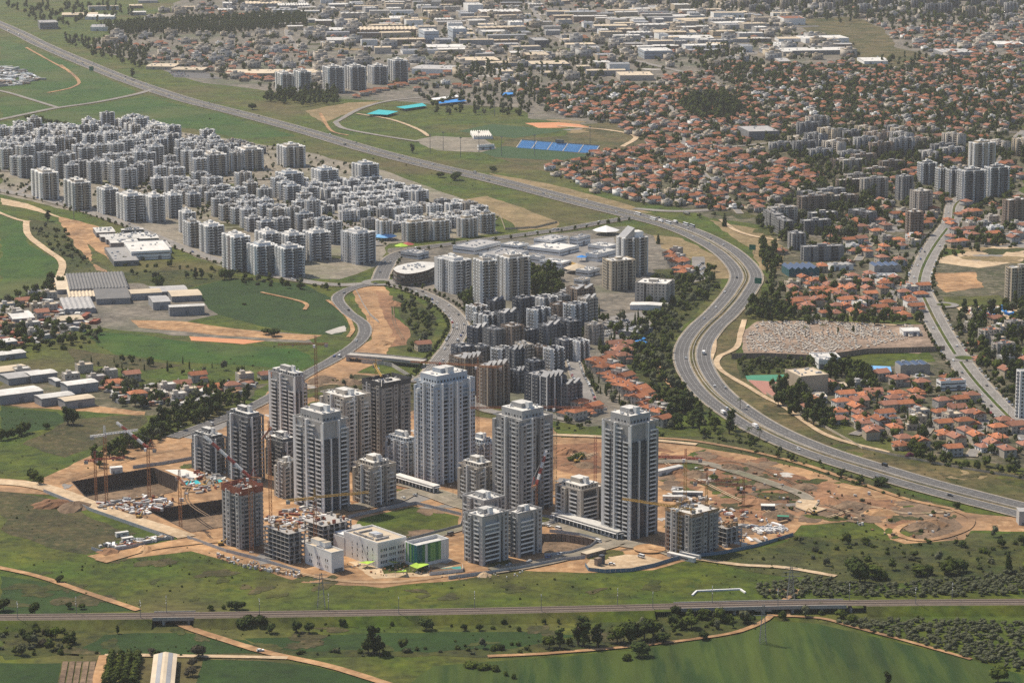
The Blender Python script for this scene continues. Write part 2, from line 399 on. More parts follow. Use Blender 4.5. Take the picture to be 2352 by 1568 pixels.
patch('field', [(466, 1514), (600, 1517), (720, 1528), (880, 1566), (960, 1600), (440, 1600)], .05, 'crop_dark', 1, 12)
patch('field', [(560, 1466), (900, 1450), (1200, 1448), (1330, 1458), (1180, 1490), (900, 1500), (640, 1496)], .05, 'crop_dark', 2, 14)
patch('field', [(1140, 1516), (1460, 1492), (1700, 1452), (1765, 1424), (1880, 1430), (2050, 1470), (2352, 1548), (2420, 1600), (900, 1600), (1000, 1530)], .05, 'crop_stripe', 1.5, 14)
patch('wild_ground', [(0, 1430), (140, 1432), (260, 1445), (190, 1500), (230, 1505), (0, 1516)], .05, 'wild', 4, 10)
patch('wild_ground', [(1380, 1428), (1500, 1412), (1760, 1420), (1700, 1452), (1460, 1488), (1100, 1512), (640, 1512), (640, 1496), (1180, 1490), (1330, 1460)], .05, 'wild', 4, 12)
patch('wild_ground', [(1820, 1230), (2060, 1245), (2240, 1222), (2352, 1222), (2352, 1330), (2000, 1340), (1780, 1320), (1620, 1290), (1800, 1240)], .05, 'wild', 4, 12)
patch('wild_ground', [(1500, 1000), (1700, 1005), (1900, 1075), (2200, 1168), (2180, 1180), (2030, 1140), (1800, 1060), (1530, 1010)], .07, 'wild', 3, 12)
patch('wild_ground', [(0, 1120), (90, 1135), (320, 1225), (190, 1275), (60, 1240), (0, 1215)], .05, 'scrub_ground', 4, 12)
patch('wild_ground', [(60, 500), (150, 520), (210, 590), (260, 625), (420, 620), (700, 650), (520, 640), (420, 668), (320, 650), (140, 650), (140, 600), (60, 545)], .05, 'wild', 3, 15)
patch('wild_ground', [(900, 680), (960, 690), (1010, 730), (1000, 770), (960, 815), (900, 800), (930, 740)], .12, 'wild', 2, 10)
patch('wild_ground', [(1500, 620), (1640, 610), (1660, 640), (1610, 700), (1560, 760), (1545, 820), (1570, 870), (1640, 940), (1560, 950), (1440, 880), (1470, 770)], .12, 'wild', 3, 12)
patch('verge', [(1735, 600), (1760, 640), (1720, 730), (1690, 800), (1700, 860), (1800, 930), (1960, 1015), (2200, 1065), (2352, 1090), (2352, 1165), (2150, 1115), (1860, 1028), (1680, 930), (1620, 850), (1625, 790), (1700, 700)], .09, 'verge', 2, 15)
patch('verge', [(1240, 290), (1440, 280), (1500, 320), (1440, 350), (1340, 385), (1270, 400), (1130, 360), (1180, 300)], .12, 'verge', 4, 25)
patch('dry_verge', [(1120, 398), (1250, 420), (1420, 462), (1500, 490), (1450, 489), (1340, 462), (1230, 436)], .14, 'dry_grass', 2, 20)
patch('dry_verge', [(1500, 540), (1560, 545), (1650, 590), (1690, 640), (1640, 640), (1610, 600), (1520, 570)], .14, 'dry_grass', 2, 12)
patch('dry_verge', [(1630, 505), (1760, 530), (1800, 570), (1790, 620), (1745, 620), (1725, 570), (1660, 530)], .14, 'dry_grass', 2, 15)
patch('green_lot', [(1800, 48), (1960, 38), (2030, 72), (2060, 108), (2135, 128), (2060, 160), (1975, 155), (1965, 110), (1900, 90)], .14, 'verge', 6, 40)
patch('lawn', [(1050, 310), (1180, 268), (1330, 285), (1300, 312), (1120, 322)], .16, 'meadow', 3, 20)

# bare earth
SITE_HOLES = HOLES
patch('construction_ground', [(-40, 1092), (90, 1108), (130, 1080), (250, 1030), (345, 1012), (445, 985), (600, 925), (640, 870), (715, 852), (870, 860), (1000, 940), (1290, 985), (1400, 1000), (1530, 1012), (1720, 1045), (1900, 1090), (2040, 1142), (2210, 1176), (2390, 1192), (2390, 1218), (2230, 1218), (2215, 1238), (2080, 1248), (2050, 1238), (2000, 1192), (1830, 1205), (1808, 1236), (1600, 1282), (1500, 1310), (1345, 1314), (1180, 1308), (1060, 1327), (880, 1348), (700, 1337), (525, 1288), (440, 1266), (235, 1292), (200, 1276), (420, 1236), (115, 1136), (-40, 1124)], .1, 'dirt', 2, 12, SITE_HOLES)
patch('red_soil', [(1270, 1020), (1385, 1015), (1390, 1085), (1330, 1092), (1278, 1078)], .16, 'dirt_red', 2, 8)
patch('red_soil', [(1508, 1045), (1640, 1040), (1720, 1062), (1860, 1098), (1960, 1122), (2050, 1160), (1990, 1180), (1900, 1190), (1760, 1195), (1690, 1185), (1640, 1120), (1510, 1085)], .16, 'dirt_red', 2, 8)
patch('red_soil', [(640, 868), (740, 850), (830, 862), (800, 900), (700, 905)], .16, 'dirt_brown', 2, 8)
patch('red_soil', [(1820, 1100), (1990, 1120), (2190, 1176), (2120, 1180), (1990, 1150)], .2, 'dirt', 1.5, 8)
patch('green_patch', [(1640, 1072), (1760, 1085), (1830, 1130), (1780, 1150), (1700, 1130)], .22, 'wild', 2, 8)
patch('green_patch', [(1300, 1050), (1340, 1040), (1330, 1062)], .22, 'wild', 1, 6)
patch('spoil_ground', [(2060, 1205), (2190, 1190), (2215, 1215), (2190, 1238), (2090, 1240)], .17, 'dirt_brown', 2, 8)
patch('grass_lot', [(795, 1236), (830, 1190), (950, 1162), (1058, 1186), (1052, 1210), (930, 1238), (890, 1252)], .18, 'meadow', 1, 8)
patch('grass_slope', [(1270, 985), (1400, 978), (1530, 990), (1530, 1010), (1390, 1003), (1290, 1005)], .18, 'meadow', 1.5, 8)
patch('grass_slope', [(690, 900), (760, 855), (960, 870), (1000, 930), (880, 960), (760, 930)], .14, 'scrub_ground', 2, 8)
patch('bare_lot', [(1062, 458), (1120, 450), (1200, 478), (1282, 508), (1278, 524), (1195, 530), (1150, 498)], .14, 'dry_grass', 2, 12)
patch('gravel_lot', [(955, 322), (1000, 313), (1110, 318), (1145, 345), (1130, 352), (1000, 346), (975, 336)], .16, 'paving', 2, 15)
patch('bare_lot', [(700, 255), (800, 236), (880, 232), (800, 262), (740, 282)], .14, 'dry_grass', 3, 20)
patch('bare_lot', [(1095, 300), (1180, 290), (1230, 300), (1160, 316)], .17, 'dirt_brown', 3, 20)
patch('clay_court', [(1205, 283), (1310, 280), (1355, 292), (1240, 294)], .2, 'clay', 2, 15)
patch('bare_lot', [(2140, 628), (2240, 625), (2260, 660), (2170, 672)], .16, 'dirt', 2, 8)
patch('grass_lot', [(2165, 682), (2300, 678), (2310, 700), (2180, 704)], .16, 'meadow', 1, 8)
patch('bare_lot', [(2195, 706), (2330, 700), (2352, 730), (2230, 740)], .15, 'dirt_pale', 1.5, 8)
patch('bare_lot', [(2130, 600), (2300, 560), (2352, 560), (2352, 600), (2250, 615)], .15, 'dirt_pale', 2, 10)
patch('dirt_bank', [(870, 650), (895, 672), (885, 720), (905, 770), (870, 800), (800, 820), (735, 862), (640, 890), (700, 858), (770, 826), (850, 780), (842, 725), (815, 690), (810, 662)], .15, 'dirt', 1.2, 8)
patch('dirt_bank', [(862, 668), (902, 680), (900, 720), (940, 755), (935, 792), (870, 800), (905, 765), (880, 722)], .19, 'dirt_red', 1.2, 8)
patch('dirt_bank', [(862, 778), (908, 772), (880, 826), (830, 848), (800, 872), (720, 892), (640, 902), (705, 864), (772, 830)], .17, 'dirt', 1.2, 8)
patch('dirt_strip', [(300, 735), (420, 738), (620, 764), (740, 770), (700, 782), (480, 768), (320, 752)], .15, 'dirt', 1.5, 10)
patch('dirt_strip', [(435, 772), (610, 783), (560, 790), (440, 782)], .16, 'clay', 1.5, 10)
patch('puddle_flat', [(745, 762), (790, 748), (795, 760), (760, 768)], .17, 'concrete', 1, 6)
patch('dirt_bank', [(130, 495), (230, 520), (340, 570), (250, 595), (200, 560), (210, 605), (250, 625), (225, 620), (185, 580), (140, 520)], .15, 'dirt', 2, 12)
patch('dirt_bank', [(0, 455), (60, 468), (140, 500), (60, 480), (0, 470)], .15, 'dirt_pale', 1.5, 12)
patch('compound_ground', [(1345, 1300), (1372, 1270), (1480, 1275), (1530, 1288), (1480, 1306), (1390, 1314)], .2, 'dirt_pale', 1, 8)
patch('bare_lot', [(230, 1070), (345, 1018), (440, 1010), (440, 1050), (300, 1070)], .18, 'dirt', 1.5, 8)
patch('garden_ground', [(800, 1290), (960, 1282), (1040, 1300), (985, 1322), (860, 1328)], .18, 'dirt_pale', 1, 6)
patch('garden_lawn', [(870, 1295), (980, 1290), (990, 1312), (880, 1318)], .22, 'meadow', 1, 6)
patch('cemetery_ground', [(1700, 770), (1740, 738), (1880, 735), (2060, 745), (2130, 745), (2145, 800), (2110, 812), (1990, 806), (1880, 818), (1710, 812)], .16, 'grave_ground', 1, 10)
patch('verge', [(1690, 822), (1880, 828), (1900, 845), (1810, 862), (1700, 870)], .14, 'wild', 1.5, 10)
patch('sports_field', [(1712, 862), (1802, 860), (1800, 876), (1718, 876)], .2, 'court_green', .2, 10)
patch('sports_field', [(1716, 872), (1800, 878), (1812, 912), (1760, 908)], .18, 'court_red', .2, 10)

# blotches of other earth, tracks and ruts over the sites
def blotch(name, poly, n, mats, r0, r1, seed, holes=()):
    rd = random.Random(seed); xs = [p[0] for p in poly]; ys = [p[1] for p in poly]; k = 0
    while k < n:
        x, y = rd.uniform(min(xs), max(xs)), rd.uniform(min(ys), max(ys))
        if not inside(x, y, poly): continue
        c = P(x, y); r = rd.uniform(r0, r1); e = rd.uniform(.4, 1); a0 = rd.uniform(0, 3.14); k += 1; q = []
        if any(inside(c.x, c.y, [(h.x, h.y) for h in hp]) or min((Vector((c.x, c.y)) - h).length for h in hp) < r * 1.7 for hp in HOLES): continue
        ph = [rd.uniform(0, 6.28) for _ in range(3)]
        for i in range(44):
            t = 2 * math.pi * i / 44; rr = r * (1 + .28 * math.sin(2 * t + ph[0]) + .2 * math.sin(3 * t + ph[1]) + .14 * math.sin(5 * t + ph[2]) + rd.uniform(-.13, .13)); u, v = rr * math.cos(t), rr * e * math.sin(t)
            q.append((c.x + u * math.cos(a0) - v * math.sin(a0), c.y + u * math.sin(a0) + v * math.cos(a0)))
        sheet(name, q, .17 + .001 * k, rd.choice(mats))
SITE = [(140, 1090), (345, 1020), (600, 935), (720, 860), (1000, 950), (1390, 1005), (1700, 1050), (1900, 1100), (2040, 1150), (1900, 1190), (1800, 1230), (1590, 1275), (1345, 1300), (1060, 1318), (880, 1338), (700, 1325), (440, 1255), (130, 1125)]
blotch('earth_patch', SITE, 120, ['dirt_brown', 'dirt_red', 'meadow', 'dirt_red', 'wild', 'dirt_red', 'dirt_brown', 'concrete', 'asphalt_pale'], 3, 14, 5)
blotch('earth_patch', [(1510, 1030), (1720, 1055), (1900, 1100), (2200, 1180), (2190, 1230), (2060, 1235), (1990, 1190), (1830, 1200), (1660, 1180), (1520, 1130)], 110, ['dirt_brown', 'wild', 'dirt_red', 'dirt_red', 'scrub_ground', 'dirt_brown', 'meadow'], 4, 15, 6)
blotch('meadow_patch', [(0, 1240), (500, 1290), (900, 1355), (1400, 1330), (1800, 1330), (1700, 1370), (0, 1390)], 30, ['wild', 'scrub_ground', 'wild'], 4, 14, 7)
blotch('meadow_patch', [(0, 1425), (1500, 1410), (2352, 1400), (2352, 1425), (1800, 1420), (1300, 1480), (640, 1510), (0, 1515)], 30, ['wild', 'scrub_ground', 'wild'], 4, 13, 8)
blotch('verge_patch', [(1640, 800), (1700, 880), (1960, 1020), (2352, 1095), (2352, 1150), (1900, 1030), (1660, 880)], 26, ['wild', 'dry_grass', 'scrub_ground', 'meadow'], 3, 11, 10)
blotch('district_green', [(0, 330), (330, 300), (700, 350), (1130, 490), (1100, 545), (870, 560), (690, 610), (400, 540), (0, 430)], 60, ['wild', 'meadow', 'asphalt_pale', 'scrub_ground'], 6, 18, 11)
blotch('town_green', [(1240, 230), (1700, 190), (2352, 130), (2352, 600), (1800, 560), (1400, 440)], 90, ['wild', 'meadow', 'asphalt_pale', 'dry_grass'], 8, 28, 12)
blotch('yard', [(560, 10), (1280, 0), (1900, 20), (1940, 100), (1420, 170), (1000, 180), (700, 120)], 80, ['asphalt', 'asphalt_pale', 'concrete', 'wild', 'dry_grass'], 15, 45, 13)

# rail, embankment
RAIL = [(-60, 1415.5), (300, 1412), (600, 1408), (1000, 1402), (1300, 1396), (1600, 1389), (1900, 1383), (2352, 1379.5), (2450, 1379)]
def smooth_line(pts, z, step):
    return catmull([P(x, y, z) for x, y in pts], step)
RZ = 5.0
rail_c = smooth_line(RAIL, RZ, 12)
def rail_y(x):
    for a, b in zip(rail_c[:-1], rail_c[1:]):
        if a.x <= x <= b.x: return a.y + (b.y - a.y) * (x - a.x) / (b.x - a.x)
    return rail_c[0].y if x < rail_c[0].x else rail_c[-1].y
BRIDGES = [(P(405, 1415, RZ).x - 9, P(405, 1415, RZ).x + 9), (P(1545, 1390, RZ).x, P(1960, 1383, RZ).x)]
def seg_between(x0, x1): return [p for p in rail_c if x0 <= p.x <= x1]
def bank(x0, x1):
    ps = seg_between(x0, x1); ns = normals(ps); mb = MB()
    k = mb.mi('meadow'); kt = mb.mi('ballast')
    prof = [(-15, 0), (-6.5, RZ - .6), (6.5, RZ - .6), (15, 0)]
    for p, n in zip(ps, ns):
        for o, z in prof: q = p + n * o; mb.v.append((q.x, q.y, z))
    for i in range(len(ps) - 1):
        for j in range(3):
            mb.f.append((4 * i + j, 4 * i + 4 + j, 4 * i + 5 + j, 4 * i + 1 + j)); mb.m.append(kt if j == 1 else k)
    for e in (0, len(ps) - 1):
        mb.f.append(tuple(4 * e + j for j in (range(4) if e else (3, 2, 1, 0)))); mb.m.append(k)
    return mb.build('rail_embankment', kind='structure')
ex = [-1e9] + [v for b in BRIDGES for v in b] + [1e9]
for i in range(0, len(ex), 2): bank(ex[i], ex[i + 1])
rib_mb = MB(); kb = rib_mb.mi('ballast'); ns = normals(rail_c)
for p, n in zip(rail_c, ns):
    for o, z in ((-5.6, RZ - .55), (-4.8, RZ), (4.8, RZ), (5.6, RZ - .55)): q = p + n * o; rib_mb.v.append((q.x, q.y, z))
for i in range(len(rail_c) - 1):
    for j in range(3): rib_mb.f.append((4 * i + j, 4 * i + 4 + j, 4 * i + 5 + j, 4 * i + 1 + j)); rib_mb.m.append(kb)
track = rib_mb.build('railway_track', kind='structure')
for o in (-2.28, 2.28):
    e = ribbon('sleeper_bed', rail_c, o - 1.3, o + 1.3, RZ + .05, 'sleeper_bed', .04); e.parent = track; del e['kind']
for o in (-3.0, -1.57, 1.57, 3.0):
    mb = MB(); k = mb.mi('rail_steel')
    for p, n in zip(rail_c, ns):
        for d, z in ((-.1, RZ), (-.1, RZ + .22), (.1, RZ + .22), (.1, RZ)): q = p + n * (o + d); mb.v.append((q.x, q.y, z))
    for i in range(len(rail_c) - 1):
        for j in range(3): mb.f.append((4 * i + j, 4 * i + 4 + j, 4 * i + 5 + j, 4 * i + 1 + j)); mb.m.append(k)
    mb.build('rail', track)
for bi, (x0, x1) in enumerate(BRIDGES):
    ps = seg_between(x0 - 6, x1 + 6); ns_ = normals(ps); c = ps[len(ps) // 2]
    t = thing('railway_bridge', ['short concrete railway underpass above the dirt track', 'long low railway viaduct on stubby concrete piers'][bi], 'bridge', (c.x, c.y, 0))
    mb = MB(); k = mb.mi('raw_concrete')
    for p, n in zip(ps, ns_):
        for o, z in ((-6.6, RZ - 1.9), (-6.6, RZ + .35), (-6.1, RZ + .35), (-6.1, RZ - .58), (6.1, RZ - .58), (6.1, RZ + .35), (6.6, RZ + .35), (6.6, RZ - 1.9)):
            q = p + n * o - c; mb.v.append((q.x, q.y, z))
    for i in range(len(ps) - 1):
        for j in range(8): mb.f.append((8 * i + j, 8 * i + 8 + j, 8 * i + 8 + (j + 1) % 8, 8 * i + (j + 1) % 8)); mb.m.append(k)
    mb.build('deck', t)
    xs = [x0 + 1.2, x1 - 1.2] if bi == 0 else [x0 + 2 + i * (x1 - x0 - 4) / 6 for i in range(7)]
    for x in xs:
        MB().box(x - c.x - .8, x - c.x + .8, rail_y(x) - 5.6 - c.y, rail_y(x) + 5.6 - c.y, 0, RZ - 1.9, 'raw_concrete').build('pier', t)

# roads ---------------------------------------------------------------
def dashes(name, pts, off, z, ln=3, gap=9, w=.25):
    ns_ = normals(pts); mb = MB(); d = 0; on = True; k = mb.mi('paint_white')
    i = 0
    acc = 0
    step = (pts[1] - pts[0]).length
    while i < len(pts) - 1:
        p = pts[i] + ns_[i] * off; dd = (pts[i + 1] - pts[i]).normalized()
        q = p + dd * ln; n = ns_[i] * w / 2
        b = len(mb.v); mb.v += [(*(p - n), z), (*(q - n), z), (*(q + n), z), (*(p + n), z)]; mb.f.append((b, b + 1, b + 2, b + 3)); mb.m.append(k)
        i += max(1, int(gap / max(step, .1)))
    return mb
ROADN = [0]
def road_with_lines(name, pts, half, z, m='asphalt', lanes=2, shoulder=1.2, off=0, lines=True, sm='shoulder'):
    ROADN[0] += 1; z = z + .45 + .005 * ROADN[0]
    if shoulder: ribbon(name + '_shoulder', pts, off - half - shoulder, off + half + shoulder, z, sm, .15)
    r = ribbon(name, pts, off - half, off + half, z + .07, m)
    if lines:
        for s in (-1, 1):
            e = ribbon('edge_line', pts, off + s * (half - .5) - .1, off + s * (half - .5) + .1, z + .13, 'paint_white'); e.parent = r; del e['kind']
        for l in range(lanes if half > 5 else 0):
            for s in (-.85, .85): o = off - half + .7 + (2 * half - 1.4) * (l + .5) / lanes + s; e = ribbon('wheel_path', pts, o - .35, o + .35, z + .1, 'asphalt_worn', .03); e.parent = r; del e['kind']
        for l in range(1, lanes):
            o = off - half + .7 + (2 * half - 1.4) * l / lanes
            d = dashes('lane_line', pts, o, z + .13, 4, 14, .18).build('lane_line', r)
    return r
HWY = [(-40, 40), (40, 75), (100, 105), (200, 148), (300, 188), (420, 228), (560, 264), (700, 302), (850, 346), (1000, 384), (1120, 411), (1250, 444), (1350, 470), (1440, 492), (1540, 518), (1620, 550), (1680, 588), (1714, 632), (1698, 672), (1662, 716), (1620, 756), (1594, 796), (1594, 838), (1625, 890), (1680, 938), (1760, 988), (1870, 1036), (2000, 1078), (2150, 1122), (2352, 1174), (2460, 1203)]
hwy = line_px(HWY, 7)
for s in (-1, 1):
    road_with_lines('highway', hwy, 6.6, .3, 'asphalt', 3, 1.6, s * 10.2)
ribbon('median', hwy, -2.2, 2.2, .86, 'verge', .1)
def wall_along(name, pts, off, h, th, m, label, cat, z0=0, group=None, panel=None, joint=None):
    """a free-standing wall or hoarding; panel: length of the pieces it is built of"""
    c = pts[0]; t = thing(name, label, cat, (c.x, c.y, 0), 0, group); ns_ = normals(pts)
    run = 0; start = 0
    q = [p + n * off - c for p, n in zip(pts, ns_)]
    i = 0
    while i < len(q) - 1:
        j = i + 1
        while j < len(q) - 1 and (q[j] - q[i]).length < (panel or 1e9): j += 1
        mb = MB(); k = mb.mi(m)
        for a, b in zip(q[i:j], q[i + 1:j + 1]):
            d = (b - a); 
            if d.length < 1e-4: continue
            d.normalize(); n = Vector((-d.y, d.x)) * th / 2; e = d * (.04 if panel else 0)
            mb.prism([tuple(a - n + e), tuple(b - n - e), tuple(b + n - e), tuple(a + n + e)], z0, z0 + h + random.uniform(-.05, .05), m)
        mb.build('panel' if panel else 'wall', t); i = j
    return t
def sub(pts, n): return pts[::n] + ([pts[-1]] if (len(pts) - 1) % n else [])
mid = sub(hwy, 4)
wall_along('guard_rail', mid, 0, .85, .35, 'concrete', 'low concrete guard rail along the highway median', 'guard rail', .86)

# other roads: (name, grid points, half width, material, lanes, shoulder)
def lane(name, px, half, m='asphalt_pale', lanes=1, sh=1.0, z=.34, lines=False, off=0):
    return road_with_lines(name, line_px(px, 6), half, z, m, lanes, sh, off, lines)
R2 = [(1452, 500), (1380, 512), (1300, 526), (1200, 540), (1080, 556), (960, 572), (905, 590), (885, 615), (872, 645)]
lane('side_road', R2, 8.5, 'asphalt', 4, 1.5, .22, True)
R3 = [(872, 650), (800, 655), (735, 652), (640, 636), (560, 616), (480, 592), (400, 562), (300, 520), (160, 474), (60, 450), (-40, 430)]
lane('frontage_road', R3, 7, 'asphalt_pale', 2, 1.5, .2)
R4 = [(868, 652), (812, 662), (776, 684), (796, 716), (836, 748), (828, 782), (770, 824), (700, 862), (640, 902), (560, 944), (470, 978), (395, 1006)]
lane('bypass_road', R4, 6, 'asphalt', 2, .8, .24, True)
R5 = [(876, 648), (940, 664), (1000, 690), (1040, 720), (1058, 752), (1040, 790), (1012, 826), (985, 862), (960, 880)]
lane('avenue', R5, 8, 'asphalt_pale', 4, 1.6, .28, True)
R6 = [(2240, 440), (2196, 470), (2186, 510), (2150, 560), (2122, 610), (2112, 655), (2132, 706), (2160, 760), (2192, 812), (2236, 872), (2296, 938), (2352, 992), (2400, 1030)]
r6 = line_px(R6, 6)
for s in (-1, 1): road_with_lines('boulevard', r6, 4.6, .3, 'asphalt_pale', 2, 1.6, s * 6.2)
ribbon('boulevard_median', r6, -1.4, 1.4, 1.02, 'meadow', .1)
R6B = [(1456, 480), (1560, 486), (1700, 478), (1840, 468), (1990, 470)]
lane('side_road', R6B, 6, 'asphalt_pale', 2, 1.2, .22)
R8 = [(-30, 282), (60, 263), (130, 249), (220, 236), (310, 218), (350, 206)]
lane('country_lane', R8, 4.5, 'asphalt_pale', 1, 1.5)
lane('country_lane', [(-20, 206), (20, 214), (80, 232), (132, 248)], 3.5, 'asphalt_pale', 1, 1)
lane('country_lane', [(770, 282), (830, 250), (900, 232), (1010, 222)], 3.5, 'asphalt_pale', 1, 1)
lane('country_lane', [(770, 282), (790, 296), (860, 310), (960, 326)], 3.5, 'asphalt_pale', 1, 1)
lane('country_lane', [(820, 262), (900, 276), (960, 298), (985, 314)], 3, 'dirt_pale', 1, .5)
lane('street', [(1352, 690), (1330, 730), (1312, 790), (1322, 850), (1345, 900), (1358, 940)], 6.5, 'asphalt_pale', 2, 1.2, .26)
lane('street', [(1240, 950), (1320, 965), (1358, 940)], 5, 'asphalt_pale', 2, 1, .22)
lane('street', [(1020, 840), (1060, 890), (1110, 940), (1200, 955)], 5, 'asphalt_pale', 2, 1, .22)
lane('site_street', [(790, 1170), (900, 1150), (960, 1128), (1060, 1160), (1150, 1180), (1250, 1195), (1330, 1220), (1420, 1246), (1520, 1262), (1570, 1280)], 6, 'paving', 2, 2, .2)
lane('site_street', [(880, 1255), (960, 1240), (1060, 1212), (1150, 1190)], 5, 'paving', 2, 1.5, .24)
lane('site_street', [(1130, 1312), (1230, 1296), (1330, 1272), (1400, 1252), (1420, 1246)], 5.5, 'paving', 2, 1.5, .26)
lane('site_street', [(920, 1110), (1000, 1130), (1060, 1150)], 5, 'paving', 2, 1.5, .28)
lane('site_street', [(1500, 1062), (1600, 1062), (1700, 1088), (1830, 1132), (1860, 1150)], 4, 'paving', 2, 1, .3)
lane('site_street', [(1860, 1150), (1850, 1165), (1885, 1175)], 7, 'dirt_pale', 1, 1, .34)
lane('site_street', [(1130, 1000), (1260, 1000), (1380, 1004), (1500, 1012), (1600, 1022)], 3, 'dirt_pale', 1, .5, .24)
TOWN = [[(1215, 4), (1250, 60), (1300, 95), (1400, 125), (1500, 150), (1600, 175), (1700, 212), (1760, 230)], [(1050, 4), (1075, 60), (1100, 110), (1130, 150), (1180, 190)], [(1700, 492), (1665, 450), (1625, 410), (1585, 360), (1560, 300), (1540, 240)], [(1480, 466), (1500, 420), (1545, 380), (1640, 345), (1760, 330)], [(2104, 478), (2040, 520), (1990, 570), (1970, 600)], [(1880, 284), (2000, 296), (2150, 300), (2352, 306)], [(720, 4), (690, 40), (660, 70), (680, 110), (720, 130), (800, 140)], [(2240, 440), (2290, 380), (2320, 330), (2352, 300)], [(1860, 735), (1880, 690), (1885, 650), (1870, 630)], [(2060, 735), (2050, 690), (2060, 650)], [(1960, 1000), (2020, 975), (2100, 955), (2180, 945), (2260, 960)], [(2080, 1035), (2120, 1000), (2160, 950)], [(2230, 1050), (2250, 1010), (2260, 965)]]
for q in TOWN: lane('street', q, 5.5 if q[0][1] < 10 else 3.6, 'asphalt_pale', 2, 1.4, .2)
DIST = [[(225, 478), (330, 448), (470, 424), (610, 412), (700, 425)], [(410, 505), (520, 468), (640, 440)], [(640, 465), (760, 505), (872, 565)], [(40, 446), (130, 392), (215, 340), (260, 312)], [(-20, 392), (150, 398), (330, 400), (470, 420)], [(700, 520), (860, 515), (1000, 500), (1140, 505)], [(330, 440), (390, 380), (430, 335)]]
for q in DIST: lane('district_street', q, 4.5, 'asphalt_pale', 2, 1.6, .24)
TR = [  # dirt tracks: points, half width, material
    ([(-20, 1106), (60, 1112), (130, 1128), (250, 1175), (400, 1222), (430, 1234)], 7, 'dirt_pale'),
    ([(230, 1290), (330, 1262), (440, 1246), (520, 1240)], 6, 'dirt'),
    ([(-20, 1300), (90, 1325), (200, 1362), (300, 1396), (318, 1402)], 2.6, 'dirt'),
    ([(402, 1428), (440, 1446), (520, 1472), (600, 1496), (660, 1510), (760, 1532), (860, 1562), (940, 1590)], 3.2, 'dirt'),
    ([(240, 1506), (330, 1506), (460, 1508), (600, 1510), (660, 1512)], 2.2, 'dirt_pale'),
    ([(240, 1506), (232, 1535), (226, 1568), (222, 1600)], 3.2, 'dirt'),
    ([(1120, 1508), (1250, 1502), (1420, 1488), (1600, 1468), (1700, 1450), (1760, 1424), (1770, 1412)], 2.0, 'dirt'),
    ([(1770, 1414), (1880, 1420), (1960, 1440), (2100, 1478), (2230, 1515)], 1.6, 'dirt'),
    ([(1600, 1284), (1700, 1298), (1800, 1304), (1920, 1324)], 2.6, 'dirt_pale'),
    ([(1506, 1006), (1600, 1014), (1720, 1036), (1840, 1066), (1960, 1105), (2080, 1146), (2200, 1172)], 2.4, 'dirt'),
    ([(2190, 1170), (2230, 1192), (2210, 1220), (2120, 1242), (2060, 1226), (2080, 1205), (2150, 1192)], 2.6, 'dirt'),
    ([(60, 508), (65, 540), (100, 570), (140, 600), (138, 630), (118, 662)], 4, 'dirt_pale'),
    ([(-10, 486), (40, 505), (70, 510)], 2.5, 'dirt_pale'),
    ([(600, 672), (680, 690), (705, 700), (700, 712)], 2, 'dirt'),
    ([(752, 690), (790, 720), (810, 755), (800, 775)], 2, 'dirt'),
    ([(1510, 830), (1520, 860), (1545, 890)], 2, 'dirt'),
    ([(1655, 505), (1690, 530), (1740, 545), (1790, 552)], 3, 'dirt_pale'),
    ([(1960, 750), (1990, 745), (2060, 748)], 2, 'dirt_pale'),
    ([(1710, 735), (1700, 770), (1690, 800), (1650, 822), (1655, 850), (1720, 890), (1760, 915), (1800, 935), (1900, 1000), (2040, 1040)], 2.6, 'dirt_pale'),
    ([(1810, 1418), (1800, 1380), (1840, 1358), (1760, 1358)], 2, 'dirt'),
    ([(140, 150), (180, 185), (165, 202), (110, 214)], 3, 'dirt'),
    ([(60, 110), (110, 138), (150, 160)], 2.5, 'dirt'),
    ([(735, 260), (760, 300), (800, 312)], 2.5, 'dirt'),
    ([(1280, 290), (1400, 300), (1460, 315), (1430, 338)], 4, 'dirt_pale'),
    ([(1640, 760), (1640, 800), (1632, 826)], 2, 'dirt_pale'),
]
for q, hw, m in TR: ribbon('dirt_track', line_px(q, 6), -hw, hw, 0.66 + .005 * TR.index((q, hw, m)), m, .25)
def disc(name, x, y, r, z, m, n=28):
    c = P(x, y); return sheet(name, [(c.x + r * math.cos(2 * math.pi * i / n), c.y + r * math.sin(2 * math.pi * i / n)) for i in range(n)], z, m)
for (x, y, r) in ((872, 650, 19), (1240, 1196, 14), (2168, 702, 15), (2215, 824, 17)):
    disc('roundabout', x, y, r, 1.1, 'asphalt_pale'); disc('roundabout_island', x, y, r * .5, 1.2, 'meadow')
disc('traffic_island', 1492, 1262, 11, 1.1, 'dirt')
patch('car_park', [(1150, 568), (1410, 545), (1420, 600), (1250, 640), (1130, 600)], .2, 'asphalt_pale', .5, 12)
patch('car_park', [(1360, 735), (1470, 715), (1500, 745), (1440, 780), (1365, 772)], .2, 'asphalt_pale', .5, 12)
patch('car_park', [(1590, 590), (1618, 590), (1625, 640), (1590, 650)], .2, 'asphalt_pale', .5, 12)
patch('car_park', [(380, 160), (470, 165), (510, 182), (400, 178)], .2, 'asphalt', .5, 12)
patch('car_park', [(880, 1142), (940, 1128), (990, 1145), (920, 1165), (870, 1168)], .22, 'asphalt_pale', .5, 12)
patch('car_park', [(390, 1000), (530, 952), (560, 950), (510, 985), (440, 1008)], .23, 'asphalt_pale', .5, 12)
